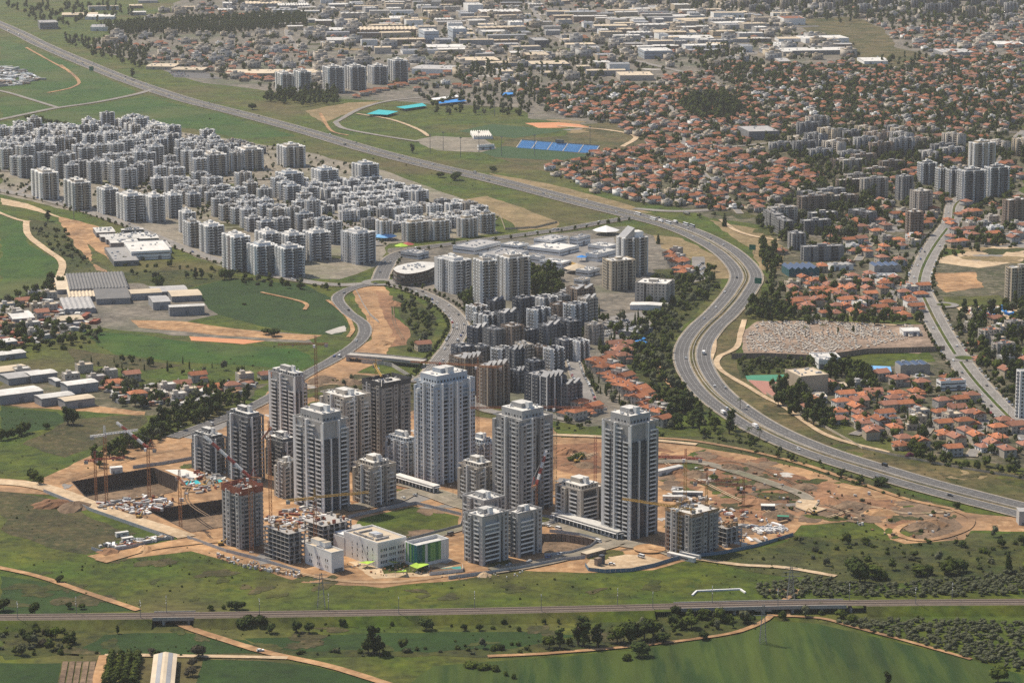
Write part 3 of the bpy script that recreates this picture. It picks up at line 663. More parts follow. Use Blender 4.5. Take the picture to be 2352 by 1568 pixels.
# pits
for k, (px, dep) in PITS.items():
    pts = rim(k); n = len(pts); c = sum(pts, Vector((0, 0))) / n
    sheet('pit_floor', [p + (p - c).normalized() * .1 for p in pts], -dep, 'dirt_brown')
    for i in range(n):
        a, b = pts[i], pts[(i + 1) % n]; mb = MB(); L_ = (b - a).length; m = max(1, int(L_ / 3.2)); d = (b - a) / m; nn = Vector((-d.y, d.x)).normalized()
        if nn.dot(a - c) < 0: nn = -nn
        w = thing('retaining_wall', 'piled retaining wall of the %s excavation pit' % k, 'retaining wall', (a.x, a.y, 0))
        seg = MB().box(0, d.length * .86, 0, .5, -dep, .4, 'w_umber' if k != 'plain' else 'w_brown').mesh('pile_panel'); an = math.atan2(d.y, d.x)  # brown piles; wide and lower pits have their shade put into the colour
        flip = Vector((-d.y, d.x)).dot(nn) < 0
        for j in range(m):
            q = d * j + (d if flip else Vector((0, 0)))
            obj('pile_panel', seg, w, (q.x, q.y, 0), an + (math.pi if flip else 0))

# ================================================================== BUILDERS
# ---- plants -------------------------------------------------------
def ico():
    t = (1 + 5 ** .5) / 2
    v = [(-1, t, 0), (1, t, 0), (-1, -t, 0), (1, -t, 0), (0, -1, t), (0, 1, t), (0, -1, -t), (0, 1, -t), (t, 0, -1), (t, 0, 1), (-t, 0, -1), (-t, 0, 1)]
    f = [(0, 11, 5), (0, 5, 1), (0, 1, 7), (0, 7, 10), (0, 10, 11), (1, 5, 9), (5, 11, 4), (11, 10, 2), (10, 7, 6), (7, 1, 8), (3, 9, 4), (3, 4, 2), (3, 2, 6), (3, 6, 8), (3, 8, 9), (4, 9, 5), (2, 4, 11), (6, 2, 10), (8, 6, 7), (9, 8, 1)]
    v = [Vector(p).normalized() for p in v]; cache = {}; nf = []
    def midp(a, b):
        k = (min(a, b), max(a, b))
        if k not in cache: v.append(((v[a] + v[b]) / 2).normalized()); cache[k] = len(v) - 1
        return cache[k]
    for a, b, c in f:
        x, y, z = midp(a, b), midp(b, c), midp(c, a); nf += [(a, x, z), (b, y, x), (c, z, y), (x, y, z)]
    return [tuple(p) for p in v], nf, f
ICO_V, ICO_F, ICO_F0 = ico()
def crown(seed, kind, m, detail=1.0):
    """foliage: a few rough inner masses with many leaf sprays standing out of them; unit: radius 1, height 0..hk"""
    rd = random.Random(seed); mb = MB(); k = mb.mi(m)
    lobes = []
    if kind == 'broad':
        for i in range(7):
            a = rd.uniform(0, 6.28); r = rd.uniform(.25, .62)
            lobes.append((r * math.cos(a), r * math.sin(a), rd.uniform(.45, 1.25), rd.uniform(.36, .56)))
        lobes.append((0, 0, 1.1, .6))
    elif kind == 'tall':
        for i in range(9):
            z = .5 + i * .32; a = rd.uniform(0, 6.28); r = rd.uniform(.1, .45)
            lobes.append((r * math.cos(a), r * math.sin(a), z, rd.uniform(.42, .62) * (1 - .35 * i / 9)))
    elif kind == 'cypress':
        for i in range(7): lobes.append((rd.uniform(-.08, .08), rd.uniform(-.08, .08), .6 + i * .85, .95 * (1 - (i / 7) ** 1.6) + .12))
    elif kind == 'shrub':
        for i in range(5):
            a = rd.uniform(0, 6.28); r = rd.uniform(.1, .6); lobes.append((r * math.cos(a), r * math.sin(a), rd.uniform(.25, .5), rd.uniform(.35, .55)))
    for (x, y, z, r) in lobes:
        b = len(mb.v); fl = ICO_F if detail > .6 else ICO_F0; nv = 42 if detail > .6 else 12
        ph = rd.uniform(0, 6)
        for p in ICO_V[:nv]:
            q = r * (.82 + .2 * math.sin(5 * p[0] + ph) * math.sin(4 * p[1] + 6 * p[2]) + rd.uniform(-.16, .16))
            mb.v.append((x + p[0] * q, y + p[1] * q, z + p[2] * q * (.95 if kind != 'cypress' else 1.0)))
        for f in fl: mb.f.append(tuple(b + i for i in f)); mb.m.append(k)
        for i in range(int(34 * detail)):
            d = Vector((rd.gauss(0, 1), rd.gauss(0, 1), rd.gauss(.25, 1))).normalized(); c = Vector((x, y, z)) + d * r * rd.uniform(.8, 1.25)
            s = rd.uniform(.07, .16); u = d.cross(Vector((rd.gauss(0, 1), rd.gauss(0, 1), rd.gauss(0, 1)))).normalized(); w = (d.cross(u) + d * rd.uniform(-.8, .8)).normalized()
            mb.poly([c - u * s, c + w * s, c + u * s, c - w * s], m)
    return mb
def trunk(h, r, limbs, seed):
    rd = random.Random(seed); mb = MB(); mb.cyl((0, 0), r, r * .6, 0, h, 'bark', 6)
    for i in range(limbs):
        a = rd.uniform(0, 6.28); mb.bar((0, 0, h * rd.uniform(.6, .95)), (math.cos(a) * h * .5, math.sin(a) * h * .5, h * rd.uniform(1.2, 1.6)), r * .8, 'bark')
    return mb
CROWN = {}
for m in ('leaf_mid', 'leaf_dark', 'leaf_olive', 'leaf_bright', 'leaf_brown', 'leaf_purple'):
    for kd in ('broad', 'tall', 'cypress', 'shrub'):
        if kd == 'tall' and m in ('leaf_bright', 'leaf_purple', 'leaf_olive'): continue
        if kd == 'cypress' and m != 'leaf_dark': continue
        CROWN[kd, m] = [crown(s * 13 + len(m), kd, m).mesh('crown') for s in range(3)]
TRUNK = trunk(1, .12, 4, 3).mesh('trunk')
def palm_mesh():
    mb = MB()
    for i in range(22):
        a = i * 2.4; el = .9 - (i % 4) * .35; p = Vector((0, 0, 0)); d = Vector((math.cos(a), math.sin(a), el)).normalized()
        prev = None
        for s in range(5):
            q = p + d * .5; d.z -= .28; d.normalize(); w = Vector((-math.sin(a), math.cos(a), 0)) * (.16 if s < 4 else .04)
            if prev is None: prev = (p - w * .4, p + w * .4)
            cur = (q - w, q + w); mb.poly([prev[0], prev[1], cur[1], cur[0]], 'leaf_dark'); prev = cur; p = q
    return mb.mesh('crown')
PALM = palm_mesh()
TREES = []    # every tree wanted: (x, y, kind, leaf, radius, height)
def tree(x, y, kind='broad', leaf='leaf_mid', r=4.0, h=None, px=True):
    p = P(x, y) if px else Vector((x, y, 0))
    TREES.append((p, kind, leaf, r, h or (r * 2.1 if kind == 'broad' else r * 3.4 if kind == 'tall' else r * 7 if kind == 'cypress' else r * 1.0)))
UNITH = {'broad': 1.75, 'tall': 3.6, 'cypress': 6.0, 'shrub': .95}
def solo_tree(i, p, kind, leaf, r, h, label, cat='tree', group=None):
    nm = {'broad': 'tree', 'tall': 'tall_tree', 'cypress': 'cypress_tree', 'shrub': 'shrub', 'palm': 'palm_tree'}[kind]
    t = thing(nm, label, cat, (p.x, p.y, .02), random.uniform(0, 6.28), group)
    if kind == 'palm':
        o = obj('crown', PALM, t, (0, 0, h)); o.scale = (r, r, r); k = obj('trunk', TRUNK_PALM, t); k.scale = (1, 1, h); return t
    hc = h if kind in ('cypress', 'shrub') else h * .88; z0 = h - hc
    o = obj('crown', CROWN[kind, leaf][i % 3], t, (0, 0, z0)); o.scale = (r, r, hc / UNITH[kind])
    if kind != 'shrub':
        k = obj('trunk', TRUNK, t); s = h * (.45 if kind != 'cypress' else .2); k.scale = (s * .8, s * .8, s)
    return t
TRUNK_PALM = MB(); TRUNK_PALM.cyl((0, 0), .28, .2, 0, 1, 'bark', 7); TRUNK_PALM = TRUNK_PALM.mesh('trunk')

# ---- facades ------------------------------------------------------
CACHE = {}
def cached(key, fn):
    if key not in CACHE: CACHE[key] = fn()
    return CACHE[key]
def window_mb(w, h, fr=.12, m='glass'):
    mb = MB(); mb.box(-w / 2, w / 2, -.05, .25, -h / 2, h / 2, m); mb.box(-w / 2 - fr, w / 2 + fr, -.2, .1, -h / 2 - .14, -h / 2, 'w_light'); return mb
def balcony_mb(w, d, wallm, solid=True, ph=1.05):
    mb = MB(); mb.box(-w / 2, w / 2, -d + .6, .6, 0, .24, 'w_light' if wallm == 'w_light' else wallm)
    if solid: mb.box(-w / 2, w / 2, -d + .45, -d + .6, .0, ph, wallm)
    else:
        mb.box(-w / 2, w / 2, -d + .5, -d + .56, .28, ph, 'glass_blue'); mb.box(-w / 2, w / 2, -d + .47, -d + .6, ph, ph + .07, 'plant_metal')
    return mb
class Facade:
    """collects the parts of one building in its own frame: x along the right-hand street face, y along the left-hand one, near corner at 0,0"""
    def __init__(s, wa, wb, h, nf, merged=False):
        s.wa, s.wb, s.h, s.nf, s.merged = wa, wb, h, nf, merged
        s.fh = h / nf; s.wall = MB(); s.parts = []; s.win = MB(); s.bal = MB(); s.g = MB()
    def face(s, k, t, d):
        """point on face k at distance t along it and d outward; and the turn of a piece set there"""
        if k == 0: return (t, -d), 0
        if k == 1: return (-d, t), -math.pi / 2
        if k == 2: return (s.wa + d, t), math.pi / 2
        return (t, s.wb + d), math.pi
    def fbox(s, mb, k, t0, t1, d0, d1, z0, z1, m, top=None):
        """box on face k between depths d0 < d1 measured inward"""
        if k == 0: mb.box(t0, t1, d0, d1, z0, z1, m, top)
        elif k == 1: mb.box(d0, d1, t0, t1, z0, z1, m, top)
        elif k == 2: mb.box(s.wa - d1, s.wa - d0, t0, t1, z0, z1, m, top)
        else: mb.box(t0, t1, s.wb - d1, s.wb - d0, z0, z1, m, top)
    def piece(s, nm, key, fn, k, t, d, z):
        (x, y), r = s.face(k, t, d)
        if s.merged:
            src = cached(('mb',) + key, fn); dst = s.win if nm == 'window' else s.bal; b = len(dst.v); c, sn = math.cos(r), math.sin(r)
            for v in src.v: dst.v.append((v[0] * c - v[1] * sn + x, v[0] * sn + v[1] * c + y, v[2] + z))
            ids = [dst.mi(n) for n in src.names]
            for f, m in zip(src.f, src.m): dst.f.append(tuple(b + i for i in f)); dst.m.append(ids[m])
        else: s.parts.append((nm, cached(('me',) + key, lambda: fn().mesh(nm)), (x, y, z), r, None))
    def strips(s, k, spec, wallm, rec, z0=0, z1=None, f0=0, f1=None, blank=False, winw=1.7, winh=1.55, balm=None, solid=True):
        L = s.wa if k in (0, 3) else s.wb; a = 0 if k in (0, 3) else rec; e = L if k in (0, 3) else L - rec
        tot = sum(q[1] for q in spec); z1 = z1 or s.h; f1 = f1 or s.nf; t = a
        ztop0, f10 = z1, f1
        for sp in spec:
            ty, w = sp[:2]; cut = sp[2] if len(sp) > 2 else 0; z1 = ztop0 - cut * s.fh; f1 = f10 - cut
            w = w / tot * (e - a); t1 = t + w; mid = (t + t1) / 2
            if ty in 'pw':
                s.fbox(s.wall, k, t, t1, 0, rec, z0, z1, wallm)
            elif ty == 'f': s.fbox(s.wall, k, t, t1, -1.2, rec, z0, z1 + .9, 'w_light')
            elif ty == 'v': s.fbox(s.wall, k, t, t1, -1.1, rec, z0, z1, wallm)
            elif ty in 'Ws': s.fbox(s.wall, k, t, t1, -1.9 if ty == 'W' else 0, rec, z0, z1 + (.9 if ty == 'W' else 0), 'w_light' if ty == 'W' else 'w_sand' if wallm in ('w_beige', 'w_light', 'w_sand') else 'w_slate')
            elif ty == 'g':
                gm = MB(); s.fbox(gm, k, t + .15, t1 - .15, .25, rec, z0, z1 - .4, 'curtain'); s.parts.append(('glazing', gm.mesh('glazing'), (0, 0, 0), 0, None))
                for f in range(f0 + 1, f1): s.fbox(s.wall, k, t + .2, t1 - .2, .16, .25, z0 + (f - f0) * s.fh - .22, z0 + (f - f0) * s.fh + .22, 'w_slate')
                n = max(1, int(w / 2.4))
                for i in range(n + 1): tt = t + .15 + (w - .3) * i / n; s.fbox(s.wall, k, tt - .07, tt + .07, .08, .25, z0, z1 - .4, 'w_slate')
            if blank: t = t1; continue
            if ty in 'wvWs':
                n = max(1, round(w / 3.4)); dd = {'w': 0, 's': 0, 'v': 1.1, 'W': 1.9}[ty]
                for f in range(f0, f1):
                    for i in range(n): s.piece('window', ('win', winw, winh), lambda: window_mb(winw, winh), k, t + w * (i + .5) / n, dd, z0 + (f - f0 + .58) * s.fh)
            elif ty == 'b':
                ww = round(w * 4) / 4; dp = round(rec + .5, 2)
                for f in range(max(f0, 1), f1): s.piece('balcony', ('bal', ww, dp, balm or wallm, solid), lambda: balcony_mb(ww, dp, balm or wallm, solid), k, mid, -rec + .55, z0 + (f - f0) * s.fh - .1)
            elif ty == 'B':
                s.fbox(s.wall, k, t, t1, 0, rec, z0, z1, wallm); ww = round(w * 4) / 4
                for f in range(max(f0, 1), f1): s.piece('balcony', ('bal', ww, 1.7, balm or wallm, solid), lambda: balcony_mb(ww, 1.7, balm or wallm, solid), k, mid, .0, z0 + (f - f0) * s.fh - .1)
            t = t1
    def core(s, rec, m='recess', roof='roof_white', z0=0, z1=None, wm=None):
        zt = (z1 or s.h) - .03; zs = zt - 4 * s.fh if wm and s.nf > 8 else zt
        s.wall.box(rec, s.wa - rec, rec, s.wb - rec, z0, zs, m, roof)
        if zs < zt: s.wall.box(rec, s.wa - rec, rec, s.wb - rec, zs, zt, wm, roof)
    def parapet(s, z, m, hgt=1.1, th=.35, inset=0, part='parapet'):
        mb = MB(); a, b = s.wa - inset, s.wb - inset; i = inset
        mb.box(i, a, i, i + th, z, z + hgt, m); mb.box(i, a, b - th, b, z, z + hgt, m); mb.box(i, i + th, i + th, b - th, z, z + hgt, m); mb.box(a - th, a, i + th, b - th, z, z + hgt, m)
        s.parts.append((part, mb.mesh(part), (0, 0, 0), 0, None))
    def block(s, nm, x0, x1, y0, y1, z0, z1, m, top='roof_white'):
        s.parts.append((nm, MB().box(x0, x1, y0, y1, z0, z1, m, top).mesh(nm), (0, 0, 0), 0, None))
    def roof_clutter(s, z, n, seed, x0=.15, x1=.85, y0=.15, y1=.85):
        rd = random.Random(seed); u = MB()
        for i in range(n):
            x = s.wa * rd.uniform(x0, x1); y = s.wb * rd.uniform(y0, y1); a = rd.uniform(.4, 1.3)
            if i % 3 == 0: u.cyl((x, y), .55, .55, z, z + 1.5, 'plant_metal', 7)
            else: u.box(x - a, x + a, y - a * .6, y + a * .6, z, z + rd.uniform(.5, 1.3), 'plant_metal' if i % 2 else 'roof_grey')
        s.parts.append(('roof_units', u.mesh('roof_units'), (0, 0, 0), 0, 'stuff'))
    def finish(s):
        out = [('wall', s.wall.mesh('wall'), (0, 0, 0), 0, None)]
        if s.g.v: out.append(('glazing', s.g.mesh('glazing'), (0, 0, 0), 0, None))
        if s.win.v: out.append(('windows', s.win.mesh('windows'), (0, 0, 0), 0, 'stuff'))
        if s.bal.v: out.append(('balconies', s.bal.mesh('balconies'), (0, 0, 0), 0, 'stuff'))
        return out + s.parts
def assemble(t, parts):
    pent = None
    for nm, me, loc, r, kd in parts:
        o = obj(nm, me, pent if pent and nm in ('roof_units', 'stair_house', 'lift_house', 'plant_room') else t, loc, r, kd)
        if nm == 'penthouse': pent = o
    return t
def solve(xn, yn, xl, xr, yt, th):
    """near corner, left and right edges and top line in the picture -> plan and height"""
    N = P(xn, yn); A = (math.cos(th), math.sin(th)); B = (-math.sin(th), math.cos(th))
    return N, along(N, A, xr), along(N, B, xl), ztop(N, yt)
TH = R(42)
STY = {
    'grey': dict(wall='w_grey', bal='w_light', f0=[('f', .9), ('g', 6, 4), ('f', .7, 4), ('g', 6, 4), ('f', .9), ('d', 1.4), ('b', 5, 1), ('p', 2, 2)], f1=[('b', 5, 3), ('p', 1.0, 3), ('d', 1.2), ('b', 6), ('f', 1.8), ('w', 3.4), ('d', 1.6), ('b', 5, 1), ('p', 1.2, 2)]),
    'white': dict(wall='w_blue', bal='w_blue', f0=[('w', 3.4, 1), ('f', .9), ('b', 3.4), ('v', 3.2), ('d', 2.2), ('f', .9), ('v', 3.2), ('b', 4.4, 1), ('f', .9), ('w', 3.6, 3)], f1=[('v', 2.8), ('f', .9), ('b', 3), ('w', 2.8), ('d', 1.8), ('f', .9), ('v', 2.8), ('b', 3, 2), ('f', .9, 2), ('w', 2.8, 2)]),
    'beige': dict(wall='w_beige', bal='w_light', f0=[('v', 3.4, 1), ('b', 4.4), ('f', 1.0), ('w', 3.4), ('d', 2.4), ('v', 3.4), ('b', 5, 1), ('w', 3.2, 3)], f1=[('v', 3.2), ('b', 4), ('w', 3), ('d', 2), ('f', 1), ('v', 3), ('b', 4, 2), ('w', 2.6, 3)]),
    'dark': dict(wall='w_slate', bal='w_grey', f0=[('g', 5, 2), ('f', 1), ('b', 5), ('w', 3.4), ('d', 2), ('b', 5, 1), ('p', 1.4)], f1=[('b', 5), ('w', 3), ('d', 1.6), ('b', 5, 2), ('f', 1.2), ('w', 3.2)]),
    'raw': dict(wall='raw_concrete', bal='raw_concrete', f0=[('w', 3.4), ('b', 5), ('p', 1.4), ('v', 3.4), ('d', 3), ('w', 3.4), ('b', 5)], f1=[('v', 3.6), ('d', 2.2), ('b', 4), ('v', 4), ('f', .8), ('b', 4)]),
    'plain': dict(wall='w_grey', bal='w_light', f0=[('p', 1.8), ('b', 9, 1), ('p', 1.2), ('d', 1.6), ('w', 3.4)], f1=[('p', 2), ('b', 5.5), ('p', 1.2), ('d', 1.8), ('v', 3.4), ('b', 4, 1)]),
}
def tower(label, xn, yn, xl, xr, yt, sty='grey', th=TH, crownf=2, name='apartment_tower', roof='roof_white', raw=False, solid=True, wallm=None, rec=1.5, seed=1):
    N, wa, wb, h = solve(xn, yn, xl, xr, yt, th)
    nf = max(3, round(h / 3.05)); S = STY[sty]; wm = wallm or S['wall']
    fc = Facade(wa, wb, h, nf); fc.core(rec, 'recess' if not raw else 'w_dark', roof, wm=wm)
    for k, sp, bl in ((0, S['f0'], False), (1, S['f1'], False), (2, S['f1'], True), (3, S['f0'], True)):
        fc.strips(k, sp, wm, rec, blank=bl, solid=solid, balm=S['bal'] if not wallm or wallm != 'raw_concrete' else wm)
    if not raw:
        fc.parapet(h, wm)
        z = h
        if crownf:
            i = min(wa, wb) * .14; hh = crownf * 3.1
            fc.block('penthouse', i, wa - i * 1.3, i, wb - i, h, h + hh, wm, roof)
            n0 = int((wa - 2 * i) / 3.2)
            for q in range(n0): fc.piece('window', ('win', 1.6, 1.7), lambda: window_mb(1.6, 1.7), 0, i + 1.6 + q * 3.1, -i, h + 1.6)
            n0 = int((wb - 2 * i) / 3.2)
            for q in range(n0): fc.piece('window', ('win', 1.6, 1.7), lambda: window_mb(1.6, 1.7), 1, i + 1.6 + q * 3.1, -i, h + 1.6)
            z = h + hh
        fc.block('plant_room', wa * .32, wa * .66, wb * .36, wb * .72, z, z + 3.4, wm, 'roof_white')
        fc.block('lift_house', wa * .42, wa * .55, wb * .22, wb * .34, z, z + 4.6, 'w_light', 'roof_white')
        fc.roof_clutter(z, 14, seed)
    t = thing(name, label, 'tower' if nf > 12 else 'apartment block', (N.x, N.y, 0), th)
    assemble(t, fc.finish()); t['wa'] = wa; t['wb'] = wb; t['h'] = h
    return t
# ---- mid-rise blocks, built once per kind and copied -----------------
def block_kind(key, wa, wb, nf, wall, f0, f1, roof='roof_grey', rec=1.4, top=1, seed=0, fh=3.05, solid=True):
    def mk():
        h = nf * fh; fc = Facade(wa, wb, h, nf, True); fc.core(rec, 'recess', roof)
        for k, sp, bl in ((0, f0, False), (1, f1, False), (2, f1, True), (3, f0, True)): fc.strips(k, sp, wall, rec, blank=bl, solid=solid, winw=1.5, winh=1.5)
        fc.parapet(h, 'w_light' if top else wall, .9)
        if top:
            fc.block('penthouse', wa * .2, wa * .8, wb * .22, wb * .78, h, h + 3, wall, roof)
            fc.block('stair_house', wa * .4, wa * .55, wb * .4, wb * .62, h + 3, h + 5.6, 'w_light', roof)
            fc.roof_clutter(h + 3, 9, seed, .24, .76, .26, .74)
        else: fc.block('stair_house', wa * .38, wa * .6, wb * .38, wb * .66, h, h + 2.8, wall, roof); fc.roof_clutter(h, 10, seed)
        return fc.finish()
    return cached(('block', key), mk)
# ---- houses ----------------------------------------------------------
def hip(mb, x0, x1, y0, y1, z, rise, m, gable=False, ov=.5):
    x0 -= ov; x1 += ov; y0 -= ov; y1 += ov; w = y1 - y0; lx = x1 - x0; ym = (y0 + y1) / 2
    e = 0 if gable else min(w / 2, lx / 2 - .3)
    a, b, c, d = (x0, y0, z), (x1, y0, z), (x1, y1, z), (x0, y1, z); r0, r1 = (x0 + e, ym, z + rise), (x1 - e, ym, z + rise)
    mb.poly([a, b, r1, r0], m); mb.poly([c, d, r0, r1], m); mb.poly([b, c, r1], m); mb.poly([d, a, r0], m)
    mb.poly([d, c, b, a], 'w_light')
def house_kind(v, roofm, wallm):
    def mk():
        rd = random.Random(v * 17 + len(roofm)); w = MB(); r = MB(); g = MB(); out = []
        a, b, h = (rd.uniform(10, 13), rd.uniform(8, 10), rd.choice((3.4, 5.8, 6.2)))
        w.box(0, a, 0, b, 0, h, wallm)
        if roofm.startswith('roof_tile'):
            hip(r, 0, a, 0, b, h + .02, rd.uniform(1.9, 2.6), roofm, v % 3 == 0)
            if v % 2 == 0:
                w.box(a * .5, a * .95, -3.2, -.02, 0, h * .62, wallm); hip(r, a * .5, a * .95, -3.2, -.6, h * .62 + .02, 1.2, roofm, False, .35)
            if v % 3 == 1: w.box(a * .12, a * .42, b + .02, b + 3, 0, h * .8, wallm); hip(r, a * .12, a * .42, b + .7, b + 3, h * .8 + .02, 1.4, roofm, False, .35)
        else:
            r.box(.3, a - .3, .3, b - .3, h + .02, h + .16, roofm); w.box(a * .2, a * .5, b * .3, b * .7, h + .16, h + 2.3, wallm)
            for q in ((0, a, 0, .28), (0, a, b - .28, b), (0, .28, .28, b - .28), (a - .28, a, .28, b - .28)): w.box(*q, h + .01, h + .7, wallm)
        for z in ([1.6] if h < 4 else [1.6, 4.5]):
            for i in range(3): x = a * (.2 + .3 * i); g.box(x - .65, x + .65, -.06, .1, z - .6, z + .6, 'glass')
            for i in range(2): y = b * (.3 + .4 * i); g.box(-.06, .1, y - .55, y + .55, z - .6, z + .6, 'glass')
        hh = MB(); hh.cyl((a * .3, b * .68), .35, .35, h + 1.7, h + 2.9, 'white_paint', 7); hh.poly([(a * .3 - .9, b * .55, h + 1.2), (a * .3 + .9, b * .55, h + 1.2), (a * .3 + .9, b * .66, h + 2.2), (a * .3 - .9, b * .66, h + 2.2)], 'solar')
        return [('wall', w), ('roof', r), ('windows', g), ('water_heater', hh)]
    return cached(('house', v, roofm, wallm), mk)
def house(p, rot, v, roofm, wallm, label, group='houses'):
    parts = house_kind(v, roofm, wallm)
    t = thing('house', label, 'house', (p[0], p[1], 0), rot, group); t.scale = (1.18, 1.18, 1.18)
    rf_ = None
    for nm, mb in parts:
        o = obj(nm, cached(('hm', v, roofm, wallm, nm), lambda: mb.mesh(nm)), rf_ if nm == 'water_heater' else t, None, 0, 'stuff' if nm == 'windows' else None)
        if nm == 'roof': rf_ = o
    return t
# ---- sheds and halls ---------------------------------------------------
def shed(label, xn, yn, xl, xr, h, th=10, roof='roof_white', wall='metal_shed', rise=1.0, ribs=0, units=0, name='warehouse', cat='warehouse', lights=0, doors=2, group=None, depth=None, width=None, bands=0, fac=None, gable_axis=0, ztop_=None):
    th = R(th); N = P(xn, yn); A = (math.cos(th), math.sin(th)); B = (-math.sin(th), math.cos(th))
    wa = width or along(N, A, xr); wb = depth or along(N, B, xl)
    if ztop_: h = ztop(N, ztop_)
    t = thing(name, label, cat, (N.x, N.y, 0), th, group)
    MB().box(0, wa, 0, wb, 0, h, wall).build('wall', t)
    r = MB()
    def gab(x0, x1, y0, y1, z, rs, ax):
        if ax == 0: q = [(x0, y0, z), (x1, y0, z), (x1, (y0 + y1) / 2, z + rs), (x0, (y0 + y1) / 2, z + rs), (x0, y1, z), (x1, y1, z)]
        else: q = [(x0, y1, z), (x0, y0, z), ((x0 + x1) / 2, y0, z + rs), ((x0 + x1) / 2, y1, z + rs), (x1, y1, z), (x1, y0, z)]
        r.poly([q[0], q[1], q[2], q[3]], roof); r.poly([q[3], q[2], q[5], q[4]], roof); r.poly([q[0], q[3], q[4]], wall); r.poly([q[1], q[5], q[2]], wall)
    if rise > 0 and ribs < 2: gab(-.5, wa + .5, -.5, wb + .5, h + .02, rise, gable_axis)
    elif ribs >= 2:
        for i in range(ribs): gab(wa * i / ribs, wa * (i + .96) / ribs, -.5, wb + .5, h + .02, rise, 1)
    else:
        r.box(.35, wa - .35, .35, wb - .35, h + .02, h + .2, roof)
        for q in ((0, wa, 0, .33), (0, wa, wb - .33, wb), (0, .33, .33, wb - .33), (wa - .33, wa, .33, wb - .33)): r.box(*q, h + .01, h + .9, wall)
    ro = r.build('roof', t)
    rd = random.Random(int(xn * 7 + yn))
    for i in range(lights):
        x = wa * (i + .5) / lights; f = .04
        s_ = MB()
        def rz(y): return h + .08 + (rise * (1 - abs(y - wb / 2) / (wb / 2 + .5)) if rise > 0 else .16)
        s_.poly([(x - .6, wb * f, rz(wb * f)), (x + .6, wb * f, rz(wb * f)), (x + .6, wb * .48, rz(wb * .48)), (x - .6, wb * .48, rz(wb * .48))], 'roof_grey' if 'white' in roof or 'cream' in roof else 'roof_white')
        s_.build('skylight', ro)
    for i in range(doors):
        x = wa * (i + .6) / (doors + .2); MB().box(x - 1.8, x + 1.8, -.09, .1, .03, min(4.2, h * .7), 'w_slate').build('door', t)
    for i in range(bands):
        z = h * (i + .55) / (bands + .1); MB().box(.8, wa - .8, -.07, .1, z - .55, z + .55, 'glass').build('window_band', t); MB().box(-.07, .1, .8, wb - .8, z - .55, z + .55, 'glass').build('window_band', t)
    if units:
        u = MB()
        for i in range(units):
            x = rd.uniform(.1, .9) * wa; y = rd.uniform(.15, .85) * wb; a = rd.uniform(.5, 1.5); u.box(x - a, x + a, y - a * .7, y + a * .7, h + .2 + (rise if rise > 0 else 0) * .5, h + rd.uniform(1.2, 2.2) + rise * .5, 'plant_metal')
        u.build('roof_units', ro, kind='stuff')
    return t
# ---- vehicles ---------------------------------------------------------
def car_meshes(c, kind='car'):
    def mk():
        b = MB(); g = MB(); m = 'car_' + c
        if kind == 'car': L_, w, h0, h1 = 4.4, 1.8, .85, 1.5
        elif kind == 'van': L_, w, h0, h1 = 5.4, 2.0, 1.15, 2.2
        elif kind == 'bus': L_, w, h0, h1 = 12, 2.5, 1.5, 3.1
        else: L_, w, h0, h1 = 8.5, 2.4, 1.1, 3.2
        x = L_ / 2; y = w / 2
        for wx in (-x * .62, x * .62):
            for wy in (-y, y): b.box(wx - .34, wx + .34, wy - .12, wy + .12, .02, .68, 'tyre')
        if kind == 'truck':
            b.box(-x, x * .5, -y, y, .95, h1, 'white_paint'); b.box(x * .55, x, -y * .95, y * .95, .4, 2.4, m); g.box(x * .97, x + .04, -y * .85, y * .85, 1.4, 2.2, 'glass')
        else:
            b.box(-x, x, -y, y, .32, h0, m)
            f0, f1, r0, r1 = (x * .45, x * .12, -x * .92, -x * .72) if kind == 'car' else (x * .96, x * .7, -x * .98, -x * .97)
            if kind == 'bus': f0, f1, r0, r1 = x * .99, x * .98, -x * .99, -x * .98
            yi = y * .84; z0 = h0 + .002
            lo = [(r0, -y * .95), (f0, -y * .95), (f0, y * .95), (r0, y * .95)]; hi = [(r1, -yi), (f1, -yi), (f1, yi), (r1, yi)]
            for i in range(4):
                j = (i + 1) % 4; g.poly([(*lo[i], z0), (*lo[j], z0), (*hi[j], h1 - .06), (*hi[i], h1 - .06)], 'glass')
            b.prism(hi, h1 - .06, h1, m)
        return b.mesh('body'), g.mesh('cabin_glass')
    return cached(('car', c, kind), mk)
NCAR = [0]
CARCOL = ['white'] * 9 + ['silver'] * 5 + ['grey'] * 3 + ['black'] * 3 + ['red', 'blue']
def car(p, rot, where_, c=None, kind='car', moving=False, z=0.3):
    c = c or random.choice(CARCOL); b, g = car_meshes(c, kind); NCAR[0] += 1
    nm = {'car': 'car' if moving else 'parked_car', 'van': 'van', 'bus': 'bus', 'truck': 'truck'}[kind]
    o = obj(nm, b, None, (p[0], p[1], z), rot); tag(o, '%s %s %s' % (c, kind, where_), kind, 'cars %s' % where_)
    obj('cabin_glass', g, o); return o

